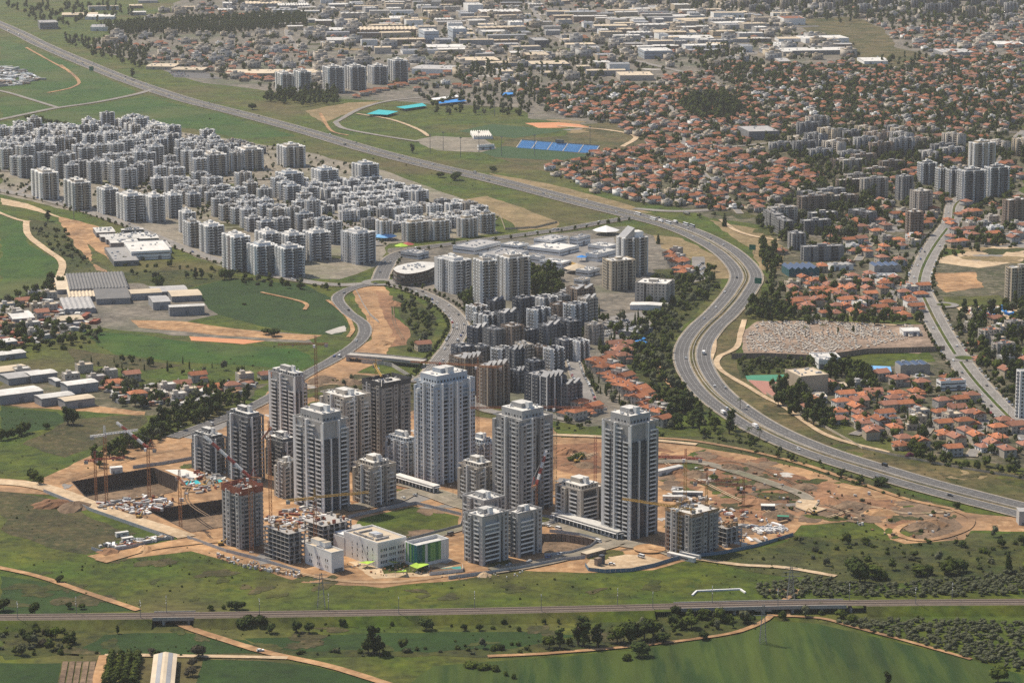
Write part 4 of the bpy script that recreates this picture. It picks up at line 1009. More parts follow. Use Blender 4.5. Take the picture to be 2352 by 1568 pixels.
# ================================================================== NEW DISTRICT (foreground towers, school, sites)
tower('slim grey tower with stacked balconies, leftmost and farthest of the tall new towers', 678, 1014, 621, 708, 868, 'grey', crownf=1, seed=2)
tower('dark grey tower with deep balconies behind the red luffing crane', 572, 1112, 523, 609, 962, 'dark', crownf=1, seed=3)
tower('low dark grey block with balconies at the left edge of the towers', 487, 1090, 440, 524, 1012, 'dark', crownf=1, name='apartment_block', seed=4)
t4 = tower('unfinished raw concrete tower with red formwork on top', 556, 1262, 512, 606, 1134, 'raw', raw=True, wallm='w_grey')
tower('tall grey tower with a dark glass corner, left of the grass lot', 742, 1178, 678, 804, 974, 'grey', crownf=2, seed=5)
tower('beige low block tucked against the left of the glass-cornered tower', 655, 1146, 632, 690, 1066, 'beige', crownf=0, name='apartment_block', seed=6)
tower('grey low block half hidden behind the glass-cornered tower', 650, 1100, 610, 690, 1020, 'dark', crownf=1, name='apartment_block', seed=7)
tower('beige tower with tall slit windows behind the glass-cornered tower', 796, 1082, 738, 854, 916, 'beige', crownf=0, seed=8)
t7 = tower('unfinished brown-grey tower below the yellow crane', 878, 1052, 834, 944, 888, 'raw', raw=True, wallm='raw_concrete')
tower('tallest tower, blue-white with slim white fins and stepped top', 1003, 1114, 952, 1092, 886, 'white', crownf=2, seed=9)
tower('white low block left of the tallest blue-white tower', 932, 1092, 885, 962, 1018, 'white', crownf=1, name='apartment_block', seed=10)
tower('white low block right behind the tallest blue-white tower', 1106, 1078, 1072, 1140, 1022, 'white', crownf=1, name='apartment_block', seed=11)
tower('beige block with pergola roof, just left of the roundabout street', 857, 1164, 812, 911, 1076, 'beige', crownf=1, name='apartment_block', seed=12)
tower('beige block with stepped roof, left of the twin-shaft beige tower', 1100, 1160, 1053, 1142, 1078, 'beige', crownf=1, name='apartment_block', seed=13)
tower('beige-grey tower with twin shafts and a dark central slot', 1198, 1180, 1133, 1270, 968, 'beige', crownf=2, seed=14, wallm='w_grey')
tower('grey tower with banded balconies, rightmost of the finished towers', 1444, 1242, 1383, 1510, 980, 'grey', crownf=2, seed=15)
tower('six-storey grey block beside the rightmost finished tower', 1334, 1206, 1275, 1392, 1130, 'plain', crownf=1, name='apartment_block', seed=16, wallm='w_beige')
tower('light grey nine-storey block nearest the green sports court', 1108, 1300, 1066, 1168, 1190, 'plain', crownf=0, name='apartment_block', seed=17)
tower('light grey block with a wide balcony front, right one beside the plain pit', 1190, 1282, 1163, 1245, 1182, 'plain', crownf=0, name='apartment_block', seed=18)
tower('light grey block behind the two near grey blocks', 1112, 1240, 1062, 1160, 1152, 'plain', crownf=0, name='apartment_block', seed=19)
t17 = tower('unfinished raw concrete block with a lit window strip at the right site', 1588, 1280, 1527, 1650, 1184, 'raw', raw=True, name='apartment_block', wallm='raw_concrete')
# formwork and rebar on the unfinished ones
def formwork(t, m, n=9, hh=3.4):
    wa, wb, h = t['wa'], t['wb'], t['h']
    for i, (x0, x1, y0, y1) in enumerate(((0, wa, -.5, -.25), (-.5, -.25, 0, wb), (0, wa, wb + .25, wb + .5), (wa + .25, wa + .5, 0, wb))):
        MB().box(x0, x1, y0, y1, h - 1.2, h + hh * (.8 + .2 * (i % 2)), m).build('formwork_panel', t)
    rd = random.Random(3)
    for i in range(n):
        x, y = rd.uniform(.1, .85) * wa, rd.uniform(.1, .85) * wb; s = rd.uniform(.8, 2.6)
        MB().box(x, x + s, y, y + s * .7, h, h + rd.uniform(1, 3.6), rd.choice(['timber', m, 'raw_concrete'])).build('wall_stub', t)
formwork(t4, 'rust_form', 12, 4); formwork(t7, 'recess', 10, 3.4); formwork(t17, 'timber', 12, 1.0)
def unfinished(label, xn, yn, xl, xr, yt, m='rust_form', th=TH):
    N, wa, wb, h = solve(xn, yn, xl, xr, yt, th); nf = max(2, round(h / 3.2)); fh = h / nf
    t = thing('unfinished_building', label, 'building', (N.x, N.y, 0), th); rd = random.Random(int(xn))
    for f in range(nf + 1): MB().box(-.4, wa + .4, -.4, wb + .4, f * fh - .28, f * fh, 'raw_concrete').build('floor_slab', t) if f else None
    na, nb = max(3, int(wa / 4.5)), max(3, int(wb / 4.5))
    for f in range(nf):
        for i in range(na + 1):
            for j in range(nb + 1):
                if 0 < i < na and 0 < j < nb: continue
                x, y = wa * i / na, wb * j / nb
                a = rd.uniform(.3, 1.4); MB().box(max(0, x - a), min(wa, x + a), max(0, y - .3), min(wb, y + .3), f * fh, f * fh + fh - .28, 'raw_concrete').build('column', t)
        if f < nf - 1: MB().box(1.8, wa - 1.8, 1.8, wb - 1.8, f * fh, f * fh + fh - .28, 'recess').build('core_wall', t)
    for i in range(22):
        x, y = rd.uniform(0, .9) * wa, rd.uniform(0, .9) * wb; s = rd.uniform(.6, 3)
        MB().box(x, x + s, y, y + rd.uniform(.4, 2), h, h + rd.uniform(.5, 3), rd.choice(['timber', m, 'raw_concrete', 'timber', 'orange_paint'])).build('shuttering', t)
    return t
unfinished('low unfinished concrete frame left of the white school', 664, 1296, 608, 702, 1226, 'timber')
unfinished('low unfinished frame with rust red shuttering behind the school', 742, 1268, 700, 808, 1208, 'rust_form')
unfinished('low unfinished frame right of the lit concrete block', 1668, 1256, 1640, 1704, 1214, 'timber')
# podiums
def podium(label, xn, yn, xl, xr, h, th=TH):
    N = P(xn, yn); A = (math.cos(th), math.sin(th)); B = (-math.sin(th), math.cos(th)); wa, wb = along(N, A, xr), along(N, B, xl)
    t = thing('shop_podium', label, 'building', (N.x, N.y, 0), th)
    MB().box(.6, wa - .02, .6, wb, 0, h - .8, 'glass_blue').build('shopfront', t)
    MB().box(-.6, wa, -.6, wb, h - .8, h, 'w_grey', 'roof_white').build('roof_slab', t)
    MB().box(-1.8, -.62, .2, wb - .2, h - 1.5, h - 1.2, 'white_paint').build('canopy', t)
    MB().box(.2, wa - .2, -1.8, -.62, h - 1.5, h - 1.2, 'white_paint').build('canopy', t)
    pm = MB().box(-.3, .3, -.3, .3, 0, h - .8, 'w_light').mesh('pillar')
    for i in range(int(wb / 4) + 1): obj('pillar', pm, t, (0, min(wb, i * 4.0), 0))
    for i in range(1, int(wa / 4) + 1): obj('pillar', pm, t, (i * 4.0, 0, 0))
    return t
podium('long low shop podium below the six-storey grey block', 1418, 1240, 1268, 1440, 6)
podium('dark shop podium around the foot of the tallest tower', 996, 1134, 905, 1010, 6)

# ---- school with green hall
th = R(40)
N, wa, wb, h = solve(762, 1316, 701, 790, 1272, th)
t = thing('school_block', 'small cream two-storey school block, left end of the school', 'school', (N.x, N.y, 0), th)
MB().box(0, wa, 0, wb, 0, h, 'w_light', 'roof_cream').build('wall', t)
pp = MB()
for q in ((0, wa, 0, .4), (0, wa, wb - .4, wb), (0, .4, .4, wb - .4), (wa - .4, wa, .4, wb - .4)): pp.box(*q, h + .01, h + 1.1, 'w_light')
pp.build('parapet', t); MB().box(wa * .45, wa * .98, wb * .45, wb * .98, h + .02, h + 3.8, 'w_light', 'roof_cream').build('stair_house', t)
wm = window_mb(.9, 1.9).mesh('window')
for y in (.15, .22, .45, .52, .75, .82):
    for z in (3.2, 7.6): obj('window', wm, t, (0, wb * y, z), -math.pi / 2)
MB().box(2, wa - 1, -.08, .2, .1, 2.6, 'w_slate').build('plinth_opening', t)
u = MB()
for i in range(14): x, y = random.uniform(.1, .4) * wa, random.uniform(.35, .65) * wb; u.box(x, x + .9, y, y + .7, h, h + 1.0, 'plant_metal')
u.build('roof_units', t, kind='stuff')
N, wa, wb, h = solve(868, 1304, 790, 934, 1250, th)
t = thing('school_building', 'cream school building with a flat roof full of small units', 'school', (N.x, N.y, 0), th)
MB().box(0, wa, 0, wb, 0, h, 'w_light', 'roof_cream').build('wall', t)
pp = MB()
for q in ((0, wa, 0, .4), (0, wa, wb - .4, wb), (0, .4, .4, wb - .4), (wa - .4, wa, .4, wb - .4)): pp.box(*q, h + .01, h + 1.2, 'w_light')
pp.build('parapet', t); MB().box(wa * .38, wa * .62, wb * .36, wb * .58, h, h + 2, 'plant_metal').build('roof_plant', t)
for fl, z in enumerate((3.4, 7.6, 11.6)):
    if z > h - 2: break
    for i in range(14):
        if i % 5 == 4: continue
        obj('window', wm, t, (wa * (.12 + .06 * i), 0, z))
    for i in range(5): obj('window', wm, t, (0, wb * (.15 + .15 * i), z), -math.pi / 2)
unit = MB().box(-.55, .55, -.5, .5, 0, 1.2, 'roof_grey').mesh('air_conditioner')
for i in range(13): obj('air_conditioner', unit, t, (wa * .18, wb * (.3 + .045 * i), h))
for i in range(13): obj('air_conditioner', unit, t, (wa * (.2 + .035 * i), wb * .22, h))
for i in range(9): obj('air_conditioner', unit, t, (wa * (.3 + .05 * i), wb * .78, h))
MB().box(-.3, 0, wb * .98, wb * 1.3, 0, h * .8, 'w_light').build('link_wall', t)
MB().box(3, 12, wb + .02, wb * 1.4, h * .7, h * .8, 'w_light').build('link_bridge', t)
N, wa, wb, h = solve(958, 1304, 930, 1031, 1252, th)
t = thing('school_hall', 'white school hall striped with green and teal panels', 'school', (N.x, N.y, 0), th)
MB().box(.2, wa - .2, .2, wb - .2, 0, h - 2.4, 'w_white', 'roof_white').build('wall', t)
pp = MB()
for q in ((0, wa, 0, .5), (0, wa, wb - .5, wb), (0, .5, .5, wb - .5), (wa - .5, wa, .5, wb - .5)): pp.box(*q, h - 2.4, h, 'w_white')
pp.build('parapet', t)
seq = ['teal_panel', 'teal_panel', 'green_panel', 'w_white', 'green_panel', 'lime_panel', 'lime_panel', 'green_panel', 'lime_panel', 'w_white', 'w_white', 'w_white']
for i, m in enumerate(seq): w_ = wa / len(seq); MB().box(i * w_ + .06, (i + 1) * w_ - .06, -.1, .18, 2.6, h - .4, m).build('facade_panel', t)
seq = ['teal_panel', 'teal_panel', 'green_panel', 'teal_panel', 'lime_panel', 'green_panel', 'w_white', 'lime_panel', 'w_white']
for i, m in enumerate(seq): w_ = wb / len(seq); MB().box(-.1, .18, i * w_ + .06, (i + 1) * w_ - .06, 2.6, h - .4, m).build('facade_panel', t)
# shade sails, court
def sail(label, pts, z, m='lime'):
    q = [P(x, y) for x, y in pts]; c = q[0]; t = thing('shade_sail', label, 'shade sail', (c.x, c.y, 0))
    mb = MB(); zs = [z, z - 1, z + .6, z - .6][:len(q)]; n = len(q)
    cc = sum((p - c for p in q), Vector()) / n; cc.z = z - 1.3
    top = [Vector((p.x - c.x, p.y - c.y, zz)) for p, zz in zip(q, zs)]
    for i in range(n): mb.poly([top[i], top[(i + 1) % n], cc], m)
    mb.build('canopy', t)
    for v in top: p_ = MB(); p_.cyl((v.x, v.y), .12, .1, 0, v.z + .2, 'plant_metal', 6); p_.build('post', t)
sail('largest lime green shade sail in the school garden', [(940, 1313), (962, 1300), (986, 1312), (958, 1318)], 4.5)
sail('small lime triangular shade sail nearest the dirt road', [(908, 1324), (932, 1316), (934, 1325)], 3.5)
sail('lime shade sail against the cream school wall', [(823, 1304), (838, 1298), (862, 1303), (845, 1306)], 4)
sail('narrow lime shade sail under the school windows', [(890, 1301), (920, 1300), (912, 1304)], 4)
patch('sports_court', [(988, 1318), (1010, 1305), (1058, 1300), (1062, 1312)], .3, 'court_teal', .05, 30)
wall_along('court_fence', [Vector(P(*p)[:2]) for p in ((986, 1321), (1030, 1317), (1064, 1313), (1062, 1302))], 0, 2.4, .08, 'fence_white', 'white mesh fence round the teal sports court', 'fence', panel=2.5)
def clutter(name, label, px, n, seed, mats, smin=.5, smax=2.5, kind='stuff', hmax=1.8, longm=False):
    rd = random.Random(seed); mb = MB(); xs = [p[0] for p in px]; ys = [p[1] for p in px]; k = 0
    while k < n:
        x, y = rd.uniform(min(xs), max(xs)), rd.uniform(min(ys), max(ys))
        if not inside(x, y, px): continue
        k += 1; p = P(x, y); s = rd.uniform(smin, smax); a = rd.uniform(0, 3.14); l = s * (rd.uniform(1, 5) if longm else rd.uniform(.6, 1.6))
        d = Vector((math.cos(a), math.sin(a))); n_ = Vector((-d.y, d.x)); p = Vector(p[:2])
        mb.prism([tuple(p - d * l / 2 - n_ * s / 2), tuple(p + d * l / 2 - n_ * s / 2), tuple(p + d * l / 2 + n_ * s / 2), tuple(p - d * l / 2 + n_ * s / 2)], -.05, .6 + rd.uniform(.2, hmax), rd.choice(mats))
    o = mb.build(name, kind=kind); o['label'] = label; o['category'] = 'rubble'
    return o
SM = ['fence_white', 'plant_metal', 'timber', 'raw_concrete', 'rust_form', 'roof_grey', 'white_paint']
clutter('building_materials', 'stacks of building materials on the left building site', [(210, 1160), (330, 1140), (420, 1150), (330, 1185), (250, 1175)], 130, 1, SM, .5, 2.2, longm=True)
clutter('building_materials', 'stacks of building materials between the near unfinished frames', [(610, 1180), (720, 1165), (800, 1190), (720, 1215), (620, 1215)], 130, 2, SM, .5, 2.2, longm=True)
clutter('building_materials', 'building materials on the right building site', [(1500, 1140), (1560, 1120), (1640, 1150), (1800, 1200), (1830, 1225), (1700, 1258), (1650, 1262), (1640, 1180)], 150, 3, SM, .5, 2.4, longm=True)
clutter('rubble', 'heaps of rubble and boards along the school dirt road', [(460, 1262), (560, 1288), (690, 1318), (700, 1330), (540, 1300)], 110, 4, SM + ['dirt_pale'] * 3, .4, 1.6)
clutter('rubble', 'scattered rubble on the spoil ground by the highway', [(1560, 1060), (1900, 1110), (2210, 1190), (2200, 1235), (2080, 1242), (1900, 1190), (1640, 1110)], 90, 5, ['dirt_pale', 'raw_concrete', 'fence_white', 'dirt_brown', 'dirt_red'], .5, 2.6)
clutter('building_materials', 'stored panels and pipes beside the pits', [(425, 1085), (520, 1085), (530, 1120), (430, 1138), (415, 1115)], 60, 6, SM, .5, 1.8, longm=True)
clutter('garden_furniture', 'small benches and play boxes in the school garden', [(810, 1296), (960, 1288), (1000, 1305), (985, 1318), (870, 1324)], 70, 8, ['timber', 'dirt_brown', 'orange_paint', 'fence_white'], .3, 1.0, hmax=.7)
clutter('rubble', 'pale rubble line on the meadow before the site', [(640, 1252 + 20), (700, 1270 + 30), (1130, 1316), (1240, 1310), (1180, 1326), (1050, 1332)], 60, 12, ['dirt_pale', 'fence_white'], .3, 1.0, hmax=.5)
clutter('stored_panels', 'rows of white sheets stacked at the right site', [(1730, 1212), (1810, 1210), (1812, 1222), (1735, 1226)], 90, 14, ['white_paint', 'fence_white', 'plant_metal'], .6, 1.6, longm=True)
patch('tarpaulin', [(378, 1079), (425, 1078), (470, 1090), (440, 1100), (418, 1096)], .4, 'fence_white', .6, 6)
patch('tarpaulin', [(418, 1106), (452, 1102), (462, 1110), (430, 1114)], .4, 'teal_cover', .3, 6)
patch('tarpaulin', [(470, 1107), (505, 1100), (512, 1106), (480, 1112)], .4, 'teal_cover', .3, 6)
# hoardings
def hoard(label, px, h=2.4, m='hoarding', name='hoarding_fence', panel=6, th=.15):
    pts = [Vector(P(*p)[:2]) for p in px]; out = []
    for a, b in zip(pts[:-1], pts[1:]):
        n = max(1, int((b - a).length / 3)); out += [a + (b - a) * k / n for k in range(n)]
    return wall_along(name, out + [pts[-1]], 0, h, th, m, label, 'fence', panel=panel)
hoard('grey hoarding along the pale haul road by the wide pit', [(100, 1130), (215, 1176), (330, 1216), (395, 1240)], 2.6)
hoard('white hoarding around the plain pit by the near blocks', [(1250, 1278), (1310, 1272), (1356, 1258), (1376, 1242), (1330, 1230), (1262, 1222)], 2.4, 'hoarding')
hoard('blue hoarding curved round the sandy parking compound', [(1344, 1300), (1352, 1311), (1390, 1315), (1450, 1312), (1500, 1302), (1545, 1288), (1590, 1278)], 2.6, 'hoarding_blue')
hoard('grey hoarding along the grass before the near blocks', [(1030, 1330), (1120, 1318), (1200, 1306), (1290, 1288), (1344, 1282)], 2.4)
hoard('teal hoarding along the edge of the right building site', [(1590, 1280), (1660, 1272), (1740, 1255), (1822, 1230)], 2.4, 'hoarding_blue')
hoard('grey hoarding along the grass lot beside the street', [(880, 1256), (960, 1236), (1058, 1210), (1064, 1188)], 2.4)
hoard('grey hoarding behind the grass lot', [(800, 1190), (880, 1172), (955, 1158), (1060, 1184)], 2.4)
hoard('grey hoarding at the left corner of the unfinished frames', [(430, 1236), (520, 1268), (600, 1288), (690, 1316)], 2.4)
hoard('grey hoarding beyond the tan terrace behind the pits', [(305, 1076), (380, 1066), (440, 1055)], 2.6)
hoard('brown retaining fence below the cemetery', [(1680, 824), (1760, 822), (1880, 828), (1990, 812), (2130, 808), (2170, 806)], 5, 'w_brown', 'boundary_wall')
hoard('grey wall around the tan bare lot by the junction', [(1060, 460), (1150, 500), (1160, 528), (1230, 524), (1280, 512)], 2.5, 'w_sand', 'boundary_wall')
hoard('pale retaining wall beside the new bypass road', [(960, 878), (900, 842), (880, 838), (830, 834)], 3.5, 'concrete', 'retaining_wall')
hoard('dark retaining wall around the sunken road works', [(818, 668), (834, 700), (850, 725), (870, 742)], 2.5, 'raw_concrete', 'retaining_wall')
hoard('white concrete pipe barrier on the meadow by the viaduct', [(1590, 1368), (1600, 1358), (1700, 1354), (1712, 1362)], 1.0, 'white_paint', 'pipeline', None, 1.1)
hoard('pale wall along the villa quarter below the cemetery', [(1760, 905), (1830, 950), (1900, 985), (1980, 1030), (2060, 1048), (2200, 1075), (2352, 1100)], 2, 'w_sand', 'boundary_wall')
# site cabins, small sheds on the sites
def cabin(label, x, y, w=6, d=2.6, h=2.7, rot=0, m='fence_white', roof='roof_white'):
    p = P(x, y); t = thing('site_cabin', label, 'cabin', (p.x, p.y, 0), R(rot))
    MB().box(0, w, 0, d, .05, h, m).build('wall', t); MB().box(-.15, w + .15, -.15, d + .15, h + .01, h + .16, roof).build('roof', t)
    MB().box(w * .15, w * .3, -.05, .1, .1, 2.1, 'w_slate').build('door', t); MB().box(w * .5, w * .8, -.05, .1, 1, 2, 'glass').build('window', t)
cabin('white site cabin behind the wide pit', 255, 1088, 9, 5, 4.5, 20)
cabin('long cream site cabin in the sandy compound', 1348, 1282, 18, 6, 3, 42, 'w_brown', 'roof_cream')
cabin('dark site cabin under the compound crane', 1372, 1300, 4, 3, 5, 42, 'w_brown', 'w_brown')
cabin('brown site cabin beside the compound wall', 1382, 1296, 3, 3, 6, 42, 'w_dark', 'w_dark')
cabin('long white site shed right of the compound', 1532, 1278, 22, 3, 3, -40)
cabin('white site shed by the concrete block', 1560, 1276, 16, 3, 3, -40)
cabin('white cabin in the fenced storage yard on the meadow', 268, 1234, 9, 3, 3, 30)
cabin('cream cabin in the fenced storage yard on the meadow', 282, 1246, 8, 3, 3, 30, 'w_beige')
cabin('long white cabin by the red earth road', 1512, 1094, 26, 5, 4, 40)
cabin('white-roofed cabin on the red earth', 1545, 1140, 22, 4, 3.5, -5, 'metal_shed')
cabin('long white cabin below the red crane', 1522, 1150, 14, 4, 3.5, -5)
cabin('small dark-walled cabin with white roof by the red earth', 1748, 1172, 10, 6, 3.5, -4, 'w_dark')
cabin('green-roofed cabin on the right site', 1785, 1205 - 10, 8, 4, 3, -10, 'w_brown', 'court_green')
cabin('grey stone hut at the far right of the dirt loop', 2340, 1206, 14, 10, 10, 0, 'w_grey', 'roof_grey')
hoard('grey fence round the storage yard on the meadow', [(210, 1262), (235, 1270), (300, 1258), (370, 1240), (400, 1238)], 2.2)
clutter('building_materials', 'vehicles and scrap in the storage yard on the meadow', [(225, 1256), (300, 1238), (390, 1230), (380, 1240), (270, 1262)], 70, 21, SM + ['car_white', 'car_grey'], .6, 2, longm=True)

# ---- tower cranes
def lattice(mb, p, q, w, m, bays=None, tri=False, bw=.16):
    p, q = Vector(p), Vector(q); d = (q - p); L_ = d.length; d.normalize()
    u = d.cross(Vector((0, 0, 1))); u = u.normalized() if u.length > .1 else Vector((1, 0, 0)); v = u.cross(d).normalized()
    cs = [u * w / 2 + v * w / 2, -u * w / 2 + v * w / 2, -u * w / 2 - v * w / 2, u * w / 2 - v * w / 2] if not tri else [u * w / 2, -u * w / 2, v * w * .9]
    for c in cs: mb.bar(p + c, q + c, bw * 1.3, m)
    n = bays or max(3, int(L_ / (w * 1.6)))
    for i in range(n):
        a, b = p + d * L_ * i / n, p + d * L_ * (i + 1) / n
        for j in range(len(cs)): mb.bar(a + cs[j], b + cs[(j + 1) % len(cs)], bw, m); mb.bar(a + cs[j], a + cs[(j + 1) % len(cs)], bw * .8, m)
def crane(label, x, y, yt, m='orange_paint', jm=None, jib=40, az=0, luff=0, cj=14, w=1.9, base=0):
    """tower crane: mast foot on the grid, mast head at grid line yt; az: direction of the jib in the plan (degrees, 0 = right, 90 = away); luff: its rise"""
    p = P(x, y); h = ztop(p, yt); t = thing('tower_crane', label, 'crane', (p.x, p.y, 0)); jm = jm or m
    b = MB(); lattice(b, (0, 0, base), (0, 0, h), w, m); b.build('mast', t)
    MB().box(-1.6, 1.6, -1.6, 1.6, base - .02, base + .7, 'concrete').build('foundation', t)
    d = Vector((math.cos(R(az)) * math.cos(R(luff)), math.sin(R(az)) * math.cos(R(luff)), math.sin(R(luff)))); dh = Vector((math.cos(R(az)), math.sin(R(az)), 0)); up = Vector((0, 0, 1))
    top = up * (h + .6)
    if jib:
        if luff:
            n = 6
            for i in range(n):
                j = MB(); lattice(j, top + d * jib * i / n, top + d * jib * (i + 1) / n, 1.3, ('red_paint', 'white_paint')[i % 2], 4, False, .2); j.build('jib_section', t)
            s = MB(); s.bar(top, top + up * 7 - dh * 3, .4, 'red_paint'); s.bar(top - dh * 6, top + up * 7 - dh * 3, .3, 'red_paint'); s.build('a_frame', t)
            s = MB(); s.bar(top + up * 7 - dh * 3, top + d * jib * .95, .12, 'steel'); s.build('tie_rope', t)
        else:
            j = MB(); lattice(j, top + dh * 1, top + dh * jib, 1.4, jm, None, True, .2); j.build('jib', t)
            s = MB(); lattice(s, top, top + up * 7, 1.2, jm, 4); s.build('apex', t)
            s = MB(); s.bar(top + up * 7, top + dh * jib * .65 + up * 1.2, .12, 'steel'); s.bar(top + up * 7, top - dh * cj * .9, .12, 'steel'); s.build('tie_rope', t)
            s = MB(); s.box(-.7, .7, -.7, .7, top.z - 2.6, top.z - 1.6, 'steel'); o = s.build('trolley', t, (dh.x * jib * .6, dh.y * jib * .6, 1.2))
        s = MB(); lattice(s, top - dh * .8, top - dh * cj, 1.3, jm, 4, False, .2); s.build('counter_jib', t)
        s = MB(); c = top - dh * (cj - 1.6); s.box(c.x - 1.3, c.x + 1.3, c.y - 1.3, c.y + 1.3, c.z - 2.4, c.z - .1, 'raw_concrete'); s.build('counterweight', t)
        s = MB(); c = top + dh * 1.2 + Vector((-dh.y, dh.x, 0)) * 1.5; s.box(c.x - .9, c.x + .9, c.y - .9, c.y + .9, c.z - 2.4, c.z - .2, 'white_paint'); s.build('cab', t)
    return t
crane('rust red crane standing behind the beige slit-window tower', 728, 1002, 792, 'rust_paint', None, 30, 185, 0, 10)
crane('yellow crane on the unfinished brown-grey tower', 866, 1030, 845, 'yellow_paint', 'yellow_paint', 34, -80, 0, 12)
crane('orange crane with red and white luffing jib beside the red-topped tower', 578, 1268, 1098, 'orange_paint', None, 44, 152, 34, 9, 2.4)
crane('slim orange crane left of the glass-cornered tower', 622, 1200, 990, 'orange_paint', 'rust_paint', 26, -95, 0, 8)
crane('orange crane rising from the rust red shuttering', 725, 1284, 1145, 'orange_paint', 'yellow_paint', 38, 20, 0, 20, 2.2)
crane('orange crane in the wide pit with a pale jib', 245, 1150, 1000, 'orange_paint', 'white_paint', 26, 30, 0, 11, 1.9, -11)
crane('orange crane with red and white luffing jib behind the wide pit', 343, 1140, 1030, 'orange_paint', None, 34, 145, 26, 8, 1.9, -11)
crane('thin crane with short red jib at the back of the wide pit', 221, 1142, 1058, 'orange_paint', 'red_paint', 22, 15, 0, 8, 1.5, -11)
crane('orange crane in the lower pit', 415, 1208, 1102, 'orange_paint', 'rust_paint', 20, -70, 0, 8, 1.9, -9)
crane('orange crane behind the tallest tower, jib across the brown block', 1098, 1010, 842, 'rust_paint', 'orange_paint', 56, 165, 0, 20)
crane('bare red crane mast left of the rightmost finished tower', 1367, 1122, 1002, 'red_paint', 'red_paint', 0)
crane('tall green-masted crane with long red jib behind the twin-shaft tower', 1275, 1140, 938, 'green_paint', 'rust_paint', 62, 182, 0, 38, 2.2)
crane('red and white luffing crane in front of the twin-shaft tower', 1232, 1192, 1116, 'orange_paint', None, 26, 55, 62, 5, 1.7)
crane('yellow crane with red head on the red earth', 1573, 1180, 1054, 'yellow_paint', 'red_paint', 24, 170, 0, 12)
crane('yellow crane beside the lit concrete block', 1560, 1272, 1168, 'yellow_paint', 'yellow_paint', 44, 150, 0, 12)
crane('thin yellow crane at the back of the right site', 1622, 1200, 1108, 'yellow_paint', 'rust_paint', 24, 10, 0, 10, 1.5)
crane('thin brown crane over the right site storage', 1706, 1205, 1118, 'rust_paint', 'rust_paint', 20, 165, 0, 9, 1.5)
crane('orange crane in front of the lit concrete block', 1532, 1270, 1210, 'orange_paint', 'orange_paint', 0)
crane('slim orange crane among the white blocks of the old district', 527, 632, 542, 'rust_paint', 'rust_paint', 0)

# ---- masts along the railway, pylons
def mast(x):
    p = P(x, 1400, RZ); y = rail_y(p.x)
    return p.x, y
for i, x in enumerate((52, 180, 330, 385, 600, 755, 917, 1090, 1243, 1420, 1500, 1640, 1790, 1960, 2110, 2200)):
    px_, y = mast(x); t = thing('catenary_mast', 'white-tipped steel mast on the railway', 'mast', (px_, y, RZ - .05), 0, 'masts along the railway'); s = 4.4 if i % 2 else -4.4
    b = MB(); b.cyl((0, s), .22, .16, 0, 9.5, 'steel', 6); b.build('post', t)
    b = MB(); b.bar((0, s, 8.3), (0, s * .35, 8.8), .12, 'white_paint'); b.bar((0, s, 6.8), (0, s * .35, 6.9), .12, 'white_paint'); b.build('bracket', t)
    b = MB(); b.cyl((0, s), .2, .2, 9.5, 11, 'white_paint', 6); b.build('tip', t)
def pylon(x, y, yt, label, w=5):
    p = P(x, y); h = ztop(p, yt); t = thing('power_pylon', label, 'pylon', (p.x, p.y, 0)); b = MB()
    for sx in (-1, 1):
        for sy in (-1, 1): b.bar((sx * w / 2, sy * w / 2, 0), (sx * .5, sy * .5, h), .22, 'steel')
    n = 9
    for i in range(n):
        f0, f1 = i / n, (i + 1) / n; r0, r1 = w / 2 * (1 - f0) + .5 * f0, w / 2 * (1 - f1) + .5 * f1
        for s in (-1, 1): b.bar((-r0, s * r0, h * f0), (r1, s * r1, h * f1), .14, 'steel'); b.bar((s * r0, -r0, h * f0), (s * r1, r1, h * f1), .14, 'steel')
    b.build('lattice', t)
    for z, l in ((.72, 6), (.84, 5), (.95, 4)): a = MB(); a.bar((-l, 0, h * z), (l, 0, h * z), .3, 'steel'); a.build('cross_arm', t)
pylon(738, 1396, 1315, 'lattice power pylon on the meadow before the school')
pylon(1816, 1380, 1300, 'lattice power pylon beside the olive grove')
pylon(1752, 1476, 1388, 'thin lattice pylon at the end of the viaduct', 4)
for x, y, yt in ((170, 505, 415), (298, 505, 418), (988, 352, 312), (1018, 345, 306), (1058, 362, 318), (1100, 350, 305), (1152, 358, 316), (1355, 345, 293), (1228, 358, 312), (1136, 268, 236), (1340, 268, 230)):
    p = P(x, y); h = ztop(p, yt); t = thing('floodlight_mast', 'tall dark floodlight mast', 'mast', (p.x, p.y, 0), 0, 'floodlight masts')
    t['label'] = 'tall dark floodlight mast by the ' + ('stadium' if x > 900 else 'left district road')
    b = MB(); b.cyl((0, 0), .5, .28, 0, h, 'steel', 7); b.build('pole', t); MB().box(-1.6, 1.6, -.3, .3, h, h + 1.6, 'steel').build('lamp_head', t)

# greenhouse by the lower edge, ploughed strips, orchard
gd = P(406, 1518) - P(399, 1592)
t = shed('cream-roofed greenhouse with grey strips at the lower edge', 399, 1592, 372, 412, 4.5, math.degrees(math.atan2(gd.y, gd.x)), 'roof_cream', 'w_light', 1.6, 0, 0, 'greenhouse', 'greenhouse', 0, 0, depth=13, width=gd.length)
for i, m in ((0, 'metal_shed'), (1, 'metal_shed')):
    mb = MB(); y0 = 2 + i * 6; zf = lambda y: 4.62 + 1.6 * (1 - abs(y - 6.5) / 7); mb.poly([(-.4, y0, zf(y0)), (gd.length, y0, zf(y0)), (gd.length, y0 + 2.6, zf(y0 + 2.6)), (-.4, y0 + 2.6, zf(y0 + 2.6))], m); mb.build('roof_strip', t)
for i in range(6):
    x = 150 + i * 16; ribbon('ploughed_strip', line_px([(x, 1520), (x - 4, 1545), (x - 8, 1568), (x - 14, 1610)], 6), -1.6, 1.6, .62, 'dirt_brown', .1)

